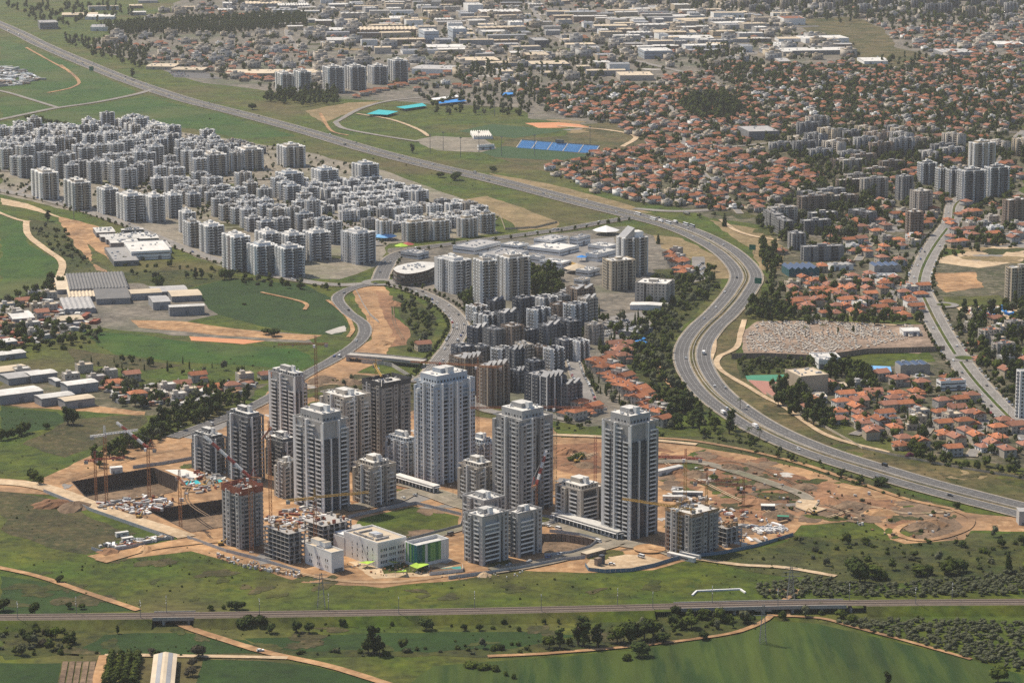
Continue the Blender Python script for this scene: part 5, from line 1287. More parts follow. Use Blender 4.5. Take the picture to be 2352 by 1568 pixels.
# spoil heaps, ruts and machines on the sites
def heap(x, y, r, h, m, label):
    p = P(x, y); mb = MB(); rd = random.Random(int(x * 3 + y)); k = mb.mi(m); n = 14; rings = ((1, 0), (.72, .45), (.4, .85), (.12, 1))
    for f, z in rings:
        for i in range(n): a = 2 * math.pi * i / n; q = r * f * rd.uniform(.82, 1.18); mb.v.append((q * math.cos(a) * 1.3, q * math.sin(a), h * z * rd.uniform(.85, 1.1)))
    for j in range(3):
        for i in range(n): mb.f.append((j * n + i, j * n + (i + 1) % n, (j + 1) * n + (i + 1) % n, (j + 1) * n + i)); mb.m.append(k)
    mb.f.append(tuple(3 * n + i for i in range(n))); mb.m.append(k)
    o = mb.build('spoil_heap', None, (p.x, p.y, .05), rd.uniform(0, 3)); tag(o, label, 'spoil heap', 'spoil heaps')
for x, y, r, h, m in ((1300, 1038, 9, 4, 'dirt_red'), (1345, 1070, 8, 3, 'dirt_brown'), (1540, 1080, 12, 4, 'dirt_red'), (1600, 1092, 9, 4, 'dirt_brown'), (1740, 1160, 12, 4.5, 'dirt_red'), (1790, 1185, 10, 4, 'dirt_brown'), (1850, 1120, 9, 3, 'dirt_brown'), (1900, 1150, 10, 3, 'dirt_red'), (1960, 1165, 11, 3.5, 'dirt_brown'), (2020, 1178, 9, 3, 'dirt'), (2120, 1212, 12, 4, 'dirt_brown'), (2150, 1205, 8, 3, 'dirt'), (170, 1165, 12, 4, 'dirt_brown'), (120, 1160, 12, 4, 'dirt_red'), (740, 875, 14, 4, 'dirt_brown'), (800, 880, 10, 4, 'dirt_brown'), (820, 1252, 5, 2, 'dirt_pale'), (1262, 1272, 5, 2.5, 'dirt'), (250, 1268, 7, 3, 'dirt_red'), (330, 1262, 7, 3, 'dirt'), (905, 700, 9, 4, 'dirt_red'), (880, 790, 8, 3, 'dirt'), (560, 1292, 5, 2, 'dirt'), (1680, 1075, 9, 3, 'dirt_brown'), (1110, 1320, 5, 2, 'dirt_pale')):
    heap(x, y, r, h, m, 'mound of %s spoil' % {'dirt_red': 'reddish', 'dirt_brown': 'dark brown', 'dirt': 'tan', 'dirt_pale': 'pale'}[m])
rd = random.Random(12)
for k, q in enumerate(([(1520, 1060), (1600, 1100), (1700, 1150), (1780, 1180), (1840, 1190)], [(1600, 1075), (1680, 1060), (1800, 1100), (1900, 1160), (1980, 1180)], [(1290, 1030), (1330, 1050), (1370, 1040)], [(1290, 1070), (1330, 1062), (1380, 1075)], [(1900, 1190), (1990, 1165), (2080, 1180), (2190, 1175)], [(140, 1110), (200, 1090), (320, 1050), (430, 1030)], [(620, 1300), (760, 1332), (900, 1338), (1050, 1320)], [(560, 1240), (500, 1200), (430, 1150), (440, 1100)], [(600, 930), (700, 890), (800, 880), (880, 860)], [(900, 690), (905, 740), (925, 780)])):
    pts = line_px(q, 5)
    for s in (-1.1, 1.1): ribbon('wheel_rut', pts, s - .45, s + .45, .74 + .004 * k, 'dirt_brown' if k % 2 else 'dirt_pale', .06)
def digger(x, y, rot, label):
    p = P(x, y); t = thing('excavator', label, 'excavator', (p.x, p.y, .3), R(rot))
    for s in (-1, 1): MB().box(-2, 2, s * 1.2 - .35, s * 1.2 + .35, 0, .9, 'tyre').build('crawler_track', t)
    MB().box(-2, 1.2, -1.3, 1.3, 1, 2.2, 'yellow_paint').build('body', t); MB().box(-.2, 1.2, .2, 1.2, 2.22, 3.3, 'glass').build('cab', t)
    b = MB(); b.bar((1, -.3, 2), (4.4, -.3, 5), .5, 'yellow_paint'); b.build('boom', t); b = MB(); b.bar((4.4, -.3, 5), (6.6, -.3, 2.4), .4, 'yellow_paint'); ar = b.build('arm', t); MB().box(6.1, 7.2, -.9, .3, 1.2, 2.3, 'steel').build('bucket', ar)
for q in ((1325, 1062, 30, 'yellow excavator on the red soil behind the six-storey block'), (1760, 1150, 160, 'yellow excavator on the red earth'), (320, 1190, 60, 'yellow excavator between the two pits'), (508, 1252, 10, 'yellow excavator at the foot of the red-topped tower'), (1870, 1182, 200, 'yellow excavator by the pale concrete pad'), (825, 1250, 20, 'yellow excavator behind the school'), (470, 1118, 45, 'yellow excavator beside the teal tarpaulins')): digger(*q)

# unfinished bridge across the cut behind the towers
bp = [P(x, y) for x, y in ((800, 826), (880, 832), (972, 842))]; bl = catmull(bp, 8); bc = bl[0]; bn = normals(bl)
t = thing('road_bridge', 'pale unfinished concrete bridge across the earth cut behind the towers', 'bridge', (bc.x, bc.y, 0)); mb = MB(); k = mb.mi('concrete')
for p, n in zip(bl, bn):
    for o, z in ((-7, 3.6), (-7, 6.2), (-6.6, 6.2), (-6.6, 5.2), (6.6, 5.2), (6.6, 6.2), (7, 6.2), (7, 3.6)): q = p + n * o - bc; mb.v.append((q.x, q.y, z))
for i in range(len(bl) - 1):
    for j in range(8): mb.f.append((8 * i + j, 8 * i + 8 + j, 8 * i + 8 + (j + 1) % 8, 8 * i + (j + 1) % 8)); mb.m.append(k)
mb.build('deck', t)
for i in range(1, len(bl) - 1, 3): q = bl[i] - bc; m_ = MB(); m_.cyl((q.x, q.y), 1.1, 1.1, 0, 3.6, 'raw_concrete', 10); m_.build('pier', t)
for i in (0, len(bl) - 1): q = bl[i] - bc; MB().box(q.x - 1.5, q.x + 1.5, q.y - 7, q.y + 7, 0, 3.58, 'raw_concrete').build('abutment', t)

# ================================================================== OLD DISTRICTS (middle ground)
BLK = {
    'slim': dict(f0=[('W', 1.3), ('s', 3.4), ('b', 4), ('W', 1.3), ('d', 1.8), ('s', 3.2), ('b', 4), ('W', 1.3)], f1=[('W', 2.8), ('p', 2.2), ('d', .9), ('W', 2.6), ('w', 3), ('d', .9), ('W', 2.6)]),  # shaded right face and sunlit left face worked into slate and pale strips
    'wide': dict(f0=[('w', 3), ('b', 4.5), ('W', 1.4), ('d', 1.8), ('s', 3.4), ('W', 1.4), ('b', 4.5), ('s', 3)], f1=[('W', 2.6), ('w', 3), ('d', 1.0), ('W', 2.6), ('p', 2)]),
    'old': dict(f0=[('w', 4), ('d', 1), ('v', 3), ('b', 3), ('w', 4), ('d', 1), ('b', 3), ('v', 3)], f1=[('w', 4), ('v', 3), ('d', 1), ('w', 3)]),
    'villa': dict(f0=[('W', 3), ('d', 2), ('s', 4), ('b', 3.5), ('W', 2.5)], f1=[('w', 3), ('W', 3), ('d', 1.6), ('w', 3)]),
}
def put_block(p, th, st, nf, wall, wa, wb, label, group, roof='roof_grey', top=1, cat='apartment block', name='apartment_block', v=0, solid=True):
    B_ = BLK[st]; parts = block_kind((st, nf, wall, round(wa), round(wb), roof, top, v), wa, wb, nf, wall, B_['f0'], B_['f1'], roof, 1.3, top, v, solid=solid)
    t = thing(name, label, cat, (p[0], p[1], 0), th, group); assemble(t, parts); return t
LATER = []
DSTREET = [np.array([[p.x, p.y] for p in line_px(q, 5)]) for q in DIST]
def later_block(*args, **kw):
    c_ = np.array([args[0][0], args[0][1]]) + 9 * np.array([math.cos(args[1]) - math.sin(args[1]), math.sin(args[1]) + math.cos(args[1])])
    if all(((s_ - c_) ** 2).sum(1).min() > 12.5 ** 2 for s_ in DSTREET): LATER.append((args, kw))
def blk(label, xn, yn, xl, xr, yt, st='slim', wall='w_grey', th=26, roof='roof_white', top=1, solid=True, group=None):
    th = R(th); N, wa, wb, h = solve(xn, yn, xl, xr, yt, th); wa, wb = max(8, min(wa, 60)), max(8, min(wb, 60)); nf = max(2, round(h / 3.05))
    return put_block(N, th, st, nf, wall, wa, wb, label, group, roof, top, 'tower' if nf > 11 else 'apartment block', v=int(xn), solid=solid)
# white block, pale towers and offices in the middle
blk('white eight-storey block with wrapped balconies beside the dark curved building', 1046, 676, 998, 1082, 604, 'wide', 'w_white', 38)
blk('slim pale tower with bright left edge over the avenue', 1108, 720, 1089, 1140, 600, 'slim', 'w_beige', 26)
blk('pale tower right of the slim one over the avenue', 1166, 690, 1140, 1216, 592, 'slim', 'w_beige', 30)
s_t = blk('beige tower with slanted glass top near the highway junction', 1436, 634, 1414, 1486, 552, 'wide', 'w_beige', 24, top=0)
N, wa, wb, h = solve(1436, 634, 1414, 1486, 552, R(24))
w = MB(); w.prism([(0, wb * .2), (wa * .45, wb * .2), (wa * .45, wb * .9), (0, wb * .9)], h, h + .5, 'w_beige')
w.poly([(0, wb * .2, h + .5), (wa * .5, wb * .2, h + .5), (wa * .5, wb * .2, h + 12)], 'w_beige'); w.poly([(wa * .5, wb * .9, h + .5), (0, wb * .9, h + .5), (wa * .5, wb * .9, h + 12)], 'w_beige')
w.poly([(0, wb * .9, h + .5), (0, wb * .2, h + .5), (wa * .5, wb * .2, h + 12), (wa * .5, wb * .9, h + 12)], 'metal_shed'); w.poly([(wa * .5, wb * .2, h + .5), (wa * .5, wb * .9, h + .5), (wa * .5, wb * .9, h + 12), (wa * .5, wb * .2, h + 12)], 'w_beige'); w.build('slanted_roof', s_t)
MB().box(wa * .55, wa * .95, wb * .3, wb * .8, h, h + 7, 'w_light', 'roof_white').build('plant_room', s_t)
blk('brown stone block in front of the slanted-top tower', 1404, 668, 1383, 1459, 604, 'old', 'w_sand', 24, top=0)
blk('pinkish office block with white flat roof and square windows', 1530, 702, 1458, 1547, 656, 'old', 'w_beige', 72, top=0)
shed('low white shed in front of the pinkish office block', 1530, 714, 1447, 1534, 5, 80, 'roof_white', 'w_light', .8, 0, 0, 'shed', 'shed', 0, 2)
# dark curved building
pc = P(950, 655); t = thing('curved_building', 'dark brown curved two-storey building beside the roundabout', 'building', (pc.x, pc.y, 0))
cur = [Vector(P(x, y)[:2]) - pc.xy for x, y in ((903, 648), (912, 655), (930, 659), (955, 657), (980, 651), (1000, 642))]; back = [Vector(P(x, y)[:2]) - pc.xy for x, y in ((1000, 632), (965, 630), (935, 634), (910, 641))]
cur = catmull(cur, 5); poly = [tuple(p) for p in cur + back]; hcb = 14
MB().prism(poly, 0, hcb, 'w_umber', 'roof_white').build('wall', t)
for a, b in zip(cur[:-1], cur[1:]):
    d = (b - a).normalized(); n = Vector((d.y, -d.x)); q = (a + b) / 2
    for z in (2.5, 6.5, 10.5): m_ = MB(); m_.prism([tuple(a + d * .4 + n * .08), tuple(b - d * .4 + n * .08), tuple(b - d * .4 - n * .2), tuple(a + d * .4 - n * .2)][::-1], z - 1.1, z + 1.1, 'glass'); m_.build('window_band', t)
u = MB(); rd = random.Random(4)
for i in range(24): x, y = rd.uniform(.1, .9), rd.uniform(.3, .9); q = cur[int(x * (len(cur) - 1))] * (1 - y) + Vector(poly[-2]) * .0 + (sum((Vector(b) for b in back), Vector((0, 0))) / 4) * y; u.box(q.x - 1, q.x + 1, q.y - .8, q.y + .8, hcb, hcb + rd.uniform(.8, 2), 'plant_metal')
u.build('roof_units', t, kind='stuff')
# brown striped and dark zigzag-roofed blocks
def zig(label, xn, yn, xl, xr, yt, wall, th=40, nz=4, stripe=None, st='old'):
    t = blk(label, xn, yn, xl, xr, yt, st, wall, th, 'roof_grey', 0); N, wa, wb, h = solve(xn, yn, xl, xr, yt, R(th)); h = max(2, round(h / 3.05)) * 3.05; wa, wb = max(8, min(wa, 60)), max(8, min(wb, 60))
    for i in range(nz):
        x0, x1 = wa * i / nz + .4, wa * (i + 1) / nz - .6; z = MB(); y0, y1 = wb * .08, wb * .34
        z.poly([(x0, y0, h), (x1, y0, h), (x1, y0, h + 4.2)], wall); z.poly([(x1, y1, h), (x0, y1, h), (x1, y1, h + 4.2)], wall); z.poly([(x0, y1, h), (x0, y0, h), (x1, y0, h + 4.2), (x1, y1, h + 4.2)], 'metal_shed'); z.poly([(x1, y0, h), (x1, y1, h), (x1, y1, h + 4.2), (x1, y0, h + 4.2)], 'w_slate'); z.build('roof_light', t)
    if stripe:
        for f in (.0, .28, .62): MB().box(-.5, -.02, wb * f + .3, wb * f + 1.5, 0, h + .6, stripe).build('facade_stripe', t)
        for f in (.3, .66): MB().box(wa * f, wa * f + 1.1, -1.6, -1.12, 0, h + .6, stripe).build('facade_stripe', t)
    return t
zig('brown zigzag-roofed block with cream stripes, left one', 1070, 906, 1032, 1110, 826, 'w_brown', 40, 4, 'w_sand')
zig('brown zigzag-roofed block with cream stripes, near right one', 1122, 934, 1094, 1170, 842, 'w_brown', 40, 4, 'w_sand')
zig('dark zigzag-roofed block with one pale stripe by the parked street', 1258, 944, 1204, 1300, 872, 'w_dark', 40, 4, 'w_light')
zig('grey stepped block right of the dark zigzag-roofed block', 1304, 942, 1282, 1336, 886, 'w_slate', 40, 2)
DK = [(1098, 800, 1072, 1122, 752), (1138, 812, 1108, 1160, 762), (1176, 812, 1150, 1204, 752), (1118, 770, 1090, 1145, 724), (1160, 772, 1135, 1190, 718), (1205, 840, 1182, 1226, 785), (1196, 752, 1176, 1226, 692), (1232, 772, 1212, 1262, 724), (1258, 802, 1236, 1290, 752), (1282, 752, 1262, 1312, 706), (1308, 800, 1284, 1334, 750), (1318, 760, 1296, 1346, 708), (1346, 752, 1326, 1372, 696), (1226, 880, 1206, 1250, 832), (1296, 830, 1274, 1322, 786), (1246, 722, 1222, 1280, 684), (1325, 715, 1300, 1366, 668), (1060, 845, 1036, 1090, 796), (1100, 838, 1080, 1128, 790), (1150, 850, 1130, 1176, 800), (1182, 868, 1160, 1206, 815), (1210, 806, 1190, 1236, 758), (1275, 778, 1256, 1296, 734), (1092, 742, 1072, 1118, 702), (1136, 728, 1116, 1160, 690), (1290, 716, 1268, 1310, 676), (1362, 792, 1342, 1386, 752), (1270, 850, 1250, 1294, 808), (1192, 902, 1172, 1208, 852), (1160, 900, 1140, 1180, 858), (1236, 838, 1216, 1258, 796), (1330, 832, 1310, 1352, 792)]
for i, q in enumerate(DK): q = (*q[:4], q[4] + random.uniform(-9, 9)); zig('dark slate stepped apartment block in the zigzag-roofed estate', *q, ('w_dark', 'w_slate', 'w_brown', 'w_dark', 'w_slate', 'w_beige', 'w_dark')[i % 7], random.choice((30, 36, 40, 46)), 2 if i % 4 == 0 else 0, None, ('old', 'old', 'old', 'slim')[i % 4])
# white shopping and school campus
CAMP = [(1266, 572, 1226, 1306, 9, 'roof_grey', 'w_white', 2), (1326, 566, 1308, 1356, 9, 'roof_grey', 'w_white', 2), (1190, 582, 1150, 1214, 8, 'roof_white', 'w_light', 2), (1285, 588, 1210, 1330, 6, 'roof_white', 'w_light', 1), (1290, 622, 1240, 1312, 8, 'roof_white', 'w_light', 2), (1372, 602, 1345, 1418, 8, 'roof_white', 'w_light', 1), (1395, 580, 1350, 1420, 6, 'roof_white', 'w_light', 1), (1160, 605, 1100, 1215, 7, 'roof_grey', 'w_light', 1), (1090, 585, 1040, 1150, 7, 'roof_grey', 'w_white', 1), (1240, 606, 1216, 1252, 7, 'roof_white', 'w_white', 1), (1352, 636, 1322, 1378, 6, 'roof_white', 'w_light', 1), (1338, 655, 1318, 1356, 5, 'roof_cream', 'w_light', 1), (1310, 690, 1270, 1340, 8, 'roof_grey', 'w_beige', 1), (1236, 708, 1210, 1300, 5, 'roof_tile_old', 'w_light', 1), (1460, 775, 1420, 1500, 4, 'roof_grey', 'w_slate', 0), (960, 596, 920, 985, 6, 'roof_grey', 'w_white', 1)]
for i, (xn, yn, xl, xr, h, rf, wl, bd) in enumerate(CAMP):
    shed('flat-roofed white campus building near the slanted-top tower', xn, yn, xl, xr, h, 55, rf, wl, 0, 0, 8, 'campus_building', 'building', 0, 1, 'campus buildings', bands=bd)
def tent(label, x, y, r, h, m):
    p = P(x, y); t = thing('shade_canopy', label, 'canopy', (p.x, p.y, 0)); c = MB(); n = 8
    for i in range(n):
        a, b = 2 * math.pi * i / n, 2 * math.pi * (i + 1) / n; c.poly([(r * math.cos(a), r * math.sin(a), h), (r * math.cos(b), r * math.sin(b), h), (0, 0, h + r * .35)], m if i % 2 == 0 or isinstance(m, str) else m)
    c.build('canopy', t)
    for i in range(4): a = i * math.pi / 2; q = MB(); q.cyl((r * .95 * math.cos(a), r * .95 * math.sin(a)), .12, .12, 0, h, 'plant_metal', 5); q.build('post', t)
tent('round cream tent roof in the campus', 1326, 626, 15, 5, 'roof_cream'); tent('small blue canopy in the campus', 1336, 600, 6, 5, 'blue_cover'); tent('red canopy on the mall roof terrace', 936, 577, 8, 8, 'red_paint'); tent('lime and red canopy by the mall', 922, 580, 8, 8, 'lime'); tent('yellow canopy in the campus', 1314, 616, 6, 5, 'yellow_paint'); tent('blue canopy under the white mid block', 885, 550, 14, 4, 'blue_stand'); tent('white tent top by the junction', 1392, 538, 16, 5, 'white_paint'); tent('blue canopy beside the red-brown roofs', 1464, 786, 8, 4, 'blue_cover'); tent('bright blue canopy near the car park', 1470, 795, 7, 4, 'blue_cover')
# terraces of red-roofed town houses
HOUSES = []; RT = ['roof_tile'] * 8 + ['roof_tile_old'] * 3 + ['roof_grey', 'roof_white']
def hs(x, y, rot, rf=None, wl=None, v=None):
    p = P(x, y); HOUSES.append((p, R(rot) if abs(rot) > 7 else rot, random.randrange(8) if v is None else v, rf or random.choice(RT), wl or random.choice(['w_light', 'w_beige', 'w_grey', 'w_sand', 'w_beige'])))
for i in range(15): f = i / 14; hs(1362 + 150 * f, 846 + 120 * f, 48, 'roof_tile', 'w_beige')
for i in range(13): f = i / 12; hs(1392 + 130 * f, 842 + 122 * f, 48, random.choice(['roof_tile', 'roof_grey']), 'w_beige')
for q in ((1300, 962), (1320, 968), (1342, 958), (1330, 946), (1362, 952), (1500, 978), (1522, 982)): hs(*q, 45, 'roof_tile', 'w_beige')
for i in range(6): hs(1540 + i * 6, 590 + i * 9, 62, 'roof_tile', 'w_beige'); hs(1556 + i * 6, 588 + i * 9, 62, random.choice(['roof_tile', 'roof_grey']), 'w_beige')
for q in ((1400, 800), (1418, 808), (1436, 800), (1412, 822), (1432, 822), (1398, 834), (1420, 836), (960, 808), (1108, 905)): hs(*q, 20, 'roof_tile_old', 'w_sand')

# ---- left district: blocks in rows
T26 = 26
FR = [(97, 460, 75, 134, 400, 'slim', 'w_beige'), (172, 484, 150, 208, 423, 'slim', 'w_beige'), (240, 494, 226, 271, 437, 'slim', 'w_grey'), (291, 510, 270, 332, 452, 'slim', 'w_white'), (348, 512, 332, 378, 454, 'slim', 'w_white'), (392, 502, 378, 417, 450, 'slim', 'w_white'), (426, 538, 411, 448, 488, 'wide', 'w_white'), (437, 568, 424, 460, 516, 'slim', 'w_beige'), (478, 584, 458, 514, 522, 'wide', 'w_white'), (538, 624, 513, 574, 548, 'slim', 'w_white'), (590, 632, 570, 637, 570, 'slim', 'w_blue'), (652, 638, 634, 698, 572, 'slim', 'w_blue'), (610, 602, 588, 644, 542, 'slim', 'w_white'), (662, 606, 642, 700, 540, 'slim', 'w_white'), (716, 600, 698, 759, 537, 'slim', 'w_white')]
for q in FR: blk('apartment block in the front row of the left district', *q, T26, 'roof_white', group='front row of the left district')
blk('white eight-storey block standing alone by the blue canopy', 822, 608, 783, 862, 540, 'wide', 'w_white', 40)
for q, lb in (((652, 450, 635, 696, 400), 'left'), ((735, 436, 717, 776, 392), 'middle'), ((828, 428, 810, 869, 382), 'right')): blk('white tower behind the low white blocks, %s one of three' % lb, *q, 'slim', 'w_blue', T26)
blk('tallest white tower at the back of the left district', 352, 330, 333, 394, 292, 'slim', 'w_blue', T26)
def free(x, y, boxes):
    return all(not (a <= x <= c and b <= y <= d) for a, b, c, d in boxes)
def grid(poly, th, da, db, fn, skip=0.0, jit=.15):
    pts = [P(*p) for p in poly]; A = Vector((math.cos(th), math.sin(th))); B = Vector((-A.y, A.x))
    us = [p.xy.dot(A) for p in pts]; vs = [p.xy.dot(B) for p in pts]; u = min(us); i = 0; n = 0
    while u < max(us):
        v = min(vs); j = 0
        while v < max(vs):
            w = A * (u + random.uniform(-jit, jit) * da) + B * (v + random.uniform(-jit, jit) * db); x, y = PX((w.x, w.y, 0))
            if inside(x, y, poly) and random.random() >= skip and -40 < x < 2400: fn(w, x, y, i, j); n += 1
            v += db; j += 1
        u += da; i += 1
    return n
NB = [0]
def left_blk(w, x, y, i, j):
    if not free(x, y, [(225, 490, 450, 700), (505, 560, 720, 700), (620, 385, 700, 432), (540, 405, 640, 432)]): return
    if random.random() < .1: return
    NB[0] += 1; nf = random.choice((7, 8, 8, 9, 10, 11)); wl = random.choice(['w_grey', 'w_white', 'w_beige', 'w_white', 'w_light', 'w_white'])
    later_block(w, R(T26), random.choice(('slim', 'wide')), nf, wl, *random.choice(((15, 12), (17, 11), (13, 13), (18, 11))), 'grey-white apartment block in the dense left district', 'blocks of the left district', random.choice(('roof_grey', 'roof_white')), 1 if random.random() < .35 else 0, v=nf % 2)
grid([(-30, 335), (190, 312), (320, 302), (400, 330), (520, 370), (560, 395), (500, 400), (420, 425), (300, 440), (230, 436), (150, 420), (60, 415), (-30, 395)], R(T26), 23.5, 30, left_blk)
def left2(w, x, y, i, j):
    if i % 4 == 3: return
    nf = random.choice((5, 6, 7, 8)); later_block(w, R(T26), random.choice(('slim', 'wide')), nf, random.choice(['w_grey', 'w_white', 'w_beige', 'w_white', 'w_blue']), *random.choice(((16, 11), (18, 11), (14, 12))), 'pale mid-rise block behind the front row of the left district', 'blocks behind the front row', random.choice(('roof_grey', 'roof_white')), nf % 2, v=nf % 2)
grid([(240, 475), (330, 440), (470, 428), (560, 440), (660, 455), (760, 500), (790, 540), (775, 570), (700, 545), (600, 545), (520, 525), (450, 500), (400, 470), (300, 465)], R(T26), 24, 30, left2)
def left3(w, x, y, i, j):
    later_block(w, R(T26), 'villa', random.choice((4, 4, 5)), 'w_white', 18, 14, 'low white block with black window slots beside the three white towers', 'low white blocks', 'roof_grey', 0, v=1)
grid([(650, 440), (770, 425), (850, 420), (965, 465), (960, 480), (880, 480), (800, 480), (700, 462)], R(T26), 24, 40, left3)
def left4(w, x, y, i, j):
    later_block(w, R(T26), random.choice(('villa', 'old')), random.choice((3, 4, 4)), random.choice(['w_beige', 'w_white', 'w_light', 'w_slate', 'w_grey']), 17, 13, 'low beige block in the dense quarter above the shopping street', 'low beige blocks', random.choice(('roof_grey', 'roof_white')), 0, v=2)
grid([(700, 472), (800, 485), (960, 482), (1040, 480), (1130, 500), (1130, 520), (1040, 535), (900, 545), (830, 530), (760, 520)], R(T26), 23, 32, left4)
for q in ((940, 556, 922, 985), (1000, 552, 984, 1032), (1066, 546, 1048, 1096), (1108, 536, 1096, 1136), (880, 552, 862, 900)): blk('beige five-storey block in the row along the side road', q[0], q[1], q[2], q[3], q[1] - 44, 'wide', 'w_sand', 34)
def left5(w, x, y, i, j):
    later_block(w, R(T26), 'old', random.choice((2, 2, 3)), random.choice(['w_beige', 'w_grey']), 16, 12, 'low grey terrace at the back of the left district', 'low terraces', 'roof_tile_old' if random.random() < .3 else 'roof_grey', 0, v=3)
grid([(400, 330), (480, 320), (620, 348), (620, 362), (520, 362), (430, 345)], R(T26), 24, 40, left5)
for q in ((560, 392, 542, 604), (655, 385, 638, 700), (480, 404, 462, 520)): blk('rounded grey block with bright left edge at the back field', q[0], q[1], q[2], q[3], q[1] - 46, 'slim', 'w_beige', 22)
# white-roofed school of the left district
for i, q in enumerate(((222, 546, 236, 265), (232, 556, 250, 318), (245, 562, 262, 330), (255, 570, 272, 318), (280, 540, 300, 330), (300, 552, 318, 345), (322, 560, 338, 365))):
    shed('white-roofed school pavilion by the left district road', q[0], q[1], q[2] - 22, q[3], 6, 15, 'roof_white', 'w_slate', .6, 0, 10, 'school_pavilion', 'school', 0, 1, 'white school pavilions')
shed('white flat school annex with blue court roof', 302, 598, 285, 392, 9, 15, 'roof_white', 'w_light', 0, 0, 6, 'school_annex', 'school', bands=2); shed('low grey school wing behind the annex', 262, 612, 240, 320, 5, 15, 'roof_grey', 'w_slate', 0, 0, 4, 'school_annex', 'school', bands=1); shed('white school gymnasium right of the annex', 330, 585, 318, 395, 6, 15, 'roof_grey', 'w_light', 0, 0, 4, 'school_annex', 'school')
# farm buildings on the left
BARN = [('large ribbed grey barn roof on the farm', 160, 680, 176, 296, 7, -8, 'metal_dark', 18), ('second grey open barn under the ribbed barn', 222, 700, 230, 300, 6, -8, 'metal_dark', 0), ('cream ribbed barn left of the open barn', 158, 694, 172, 224, 5, -8, 'roof_cream', 8), ('cream lean-to barn left end of the farm', 132, 676, 150, 165, 5, -8, 'roof_cream', 0), ('long cream barn right of the ribbed barn', 302, 690, 320, 372, 7, -4, 'roof_cream', 0), ('white-roofed barn at the field corner', 390, 726, 412, 470, 9, -6, 'roof_white', 0), ('low grey barn behind the white-roofed barn', 352, 682, 368, 432, 5, -5, 'roof_grey', 0), ('pale green-grey barn behind the white-roofed barn', 395, 694, 410, 464, 6, -5, 'roof_cream', 0), ('grey patched shed below the open barn', 148, 722, 162, 220, 5, -6, 'roof_grey', 6), ('white-roofed shed low on the farm', 30, 744, 40, 80, 5, 0, 'roof_white', 0), ('cream-roofed shed low on the farm', 135, 748, 150, 192, 5, 0, 'roof_cream', 0), ('concrete workshop between the barns', 352, 712, 366, 392, 8, -4, 'roof_grey', 0)]
for lb, xn, yn, xl, xr, h, th, rf, rb in BARN: shed(lb, xn, yn, xl - 25, xr, h, th + 20, rf, 'metal_shed', .9 if rb else 1.2, rb, 0, 'barn', 'barn', 0, 1)
SH = [('biggest white-roofed warehouse at the left edge', 0, 930, -70, 100, 8, 'roof_white'), ('white-roofed warehouse right of the biggest one', 156, 906, 140, 226, 8, 'roof_white'), ('small white-roofed warehouse in the yard', 128, 888, 112, 140, 5, 'roof_white'), ('long white-roofed warehouse in front of the yard', 96, 934, 92, 172, 7, 'roof_white'), ('cream-roofed warehouse behind the dark tree', 150, 940, 140, 218, 7, 'roof_cream'), ('grey warehouse behind the biggest white one', 20, 885, -40, 110, 6, 'roof_grey'), ('white warehouse topped by vents at the back of the yard', 72, 880, 60, 132, 7, 'roof_white'), ('cream flat warehouse at the left frame edge', -20, 872, -60, 70, 6, 'roof_cream'), ('low white packing shed near the dirt yard', 0, 828, -30, 60, 5, 'roof_white'), ('striped white greenhouse shed at the left edge', -8, 800, -40, 40, 5, 'roof_white')]
for lb, xn, yn, xl, xr, h, rf in SH: shed(lb, xn, yn, xl, xr, h, 32, rf, 'metal_shed', .8, 0, 0, 'warehouse', 'warehouse', 0, 1, depth=22 if xr - xl > 90 else 16)
for q in ((36, 868), (150, 880), (205, 886), (180, 858), (250, 890), (330, 912), (370, 905), (420, 915), (290, 878), (480, 900), (300, 925), (440, 880), (395, 925), (600, 872), (550, 880), (520, 905), (60, 760), (20, 730), (100, 718), (40, 700), (100, 690), (85, 735)): hs(*q, 25, random.choice(['roof_tile', 'roof_grey', 'roof_white', 'roof_cream', 'roof_tile_old']), 'w_beige')
# stadium
sc0 = [P(1186, 340), P(1365, 354)]; d = (sc0[1] - sc0[0]).xy; L_ = d.length; d.normalize(); ang = math.atan2(d.y, d.x)
t = thing('stadium_stand', 'bright blue stadium stand in five sections', 'stand', (sc0[0].x, sc0[0].y, 0), ang); nsec = 5
for i in range(nsec):
    x0, x1 = L_ * i / nsec + .8, L_ * (i + 1) / nsec - .8
    s = MB()
    for r in range(10): s.box(x0, x1, r * 1.5, (r + 1) * 1.5 - .02, 0, 1 + r * .95, 'blue_stand')
    s.build('seating_block', t)
for i in range(nsec + 1): x = L_ * i / nsec; MB().box(x - .75, x + .75, 0, 15.2, 0, .8, 'concrete').build('stair', t); w = MB(); w.poly([(x - .7, 0, 1.0), (x + .7, 0, 1.0), (x + .7, 15.2, 10.3), (x - .7, 15.2, 10.3)], 'concrete'); w.build('aisle', t)
MB().box(0, L_, 15.3, 15.6, 0, 11, 'w_slate').build('back_wall', t)
MB().box(L_ * .45, L_ * .55, 12, 15.2, 11.05, 15, 'w_slate').build('press_box', t)
patch('football_pitch', [(1105, 350), (1160, 336), (1362, 356), (1285, 369), (1140, 362)], .3, 'pitch', .3, 60)
patch('training_pitch', [(1050, 302), (1130, 285), (1300, 300), (1180, 318)], .3, 'pitch', .3, 60)
t = shed('half-round white pavilion roof beside the gravel lot', 1088, 320, 1080, 1132, 4, 6, 'roof_white', 'w_light', 2.5, 9, 0, 'pavilion', 'pavilion', 0, 0)
shed('pale clubhouse below the half-round pavilion', 1100, 345, 1096, 1136, 6, 25, 'roof_grey', 'w_light', 0, 0, 3, 'clubhouse', 'clubhouse', bands=1)
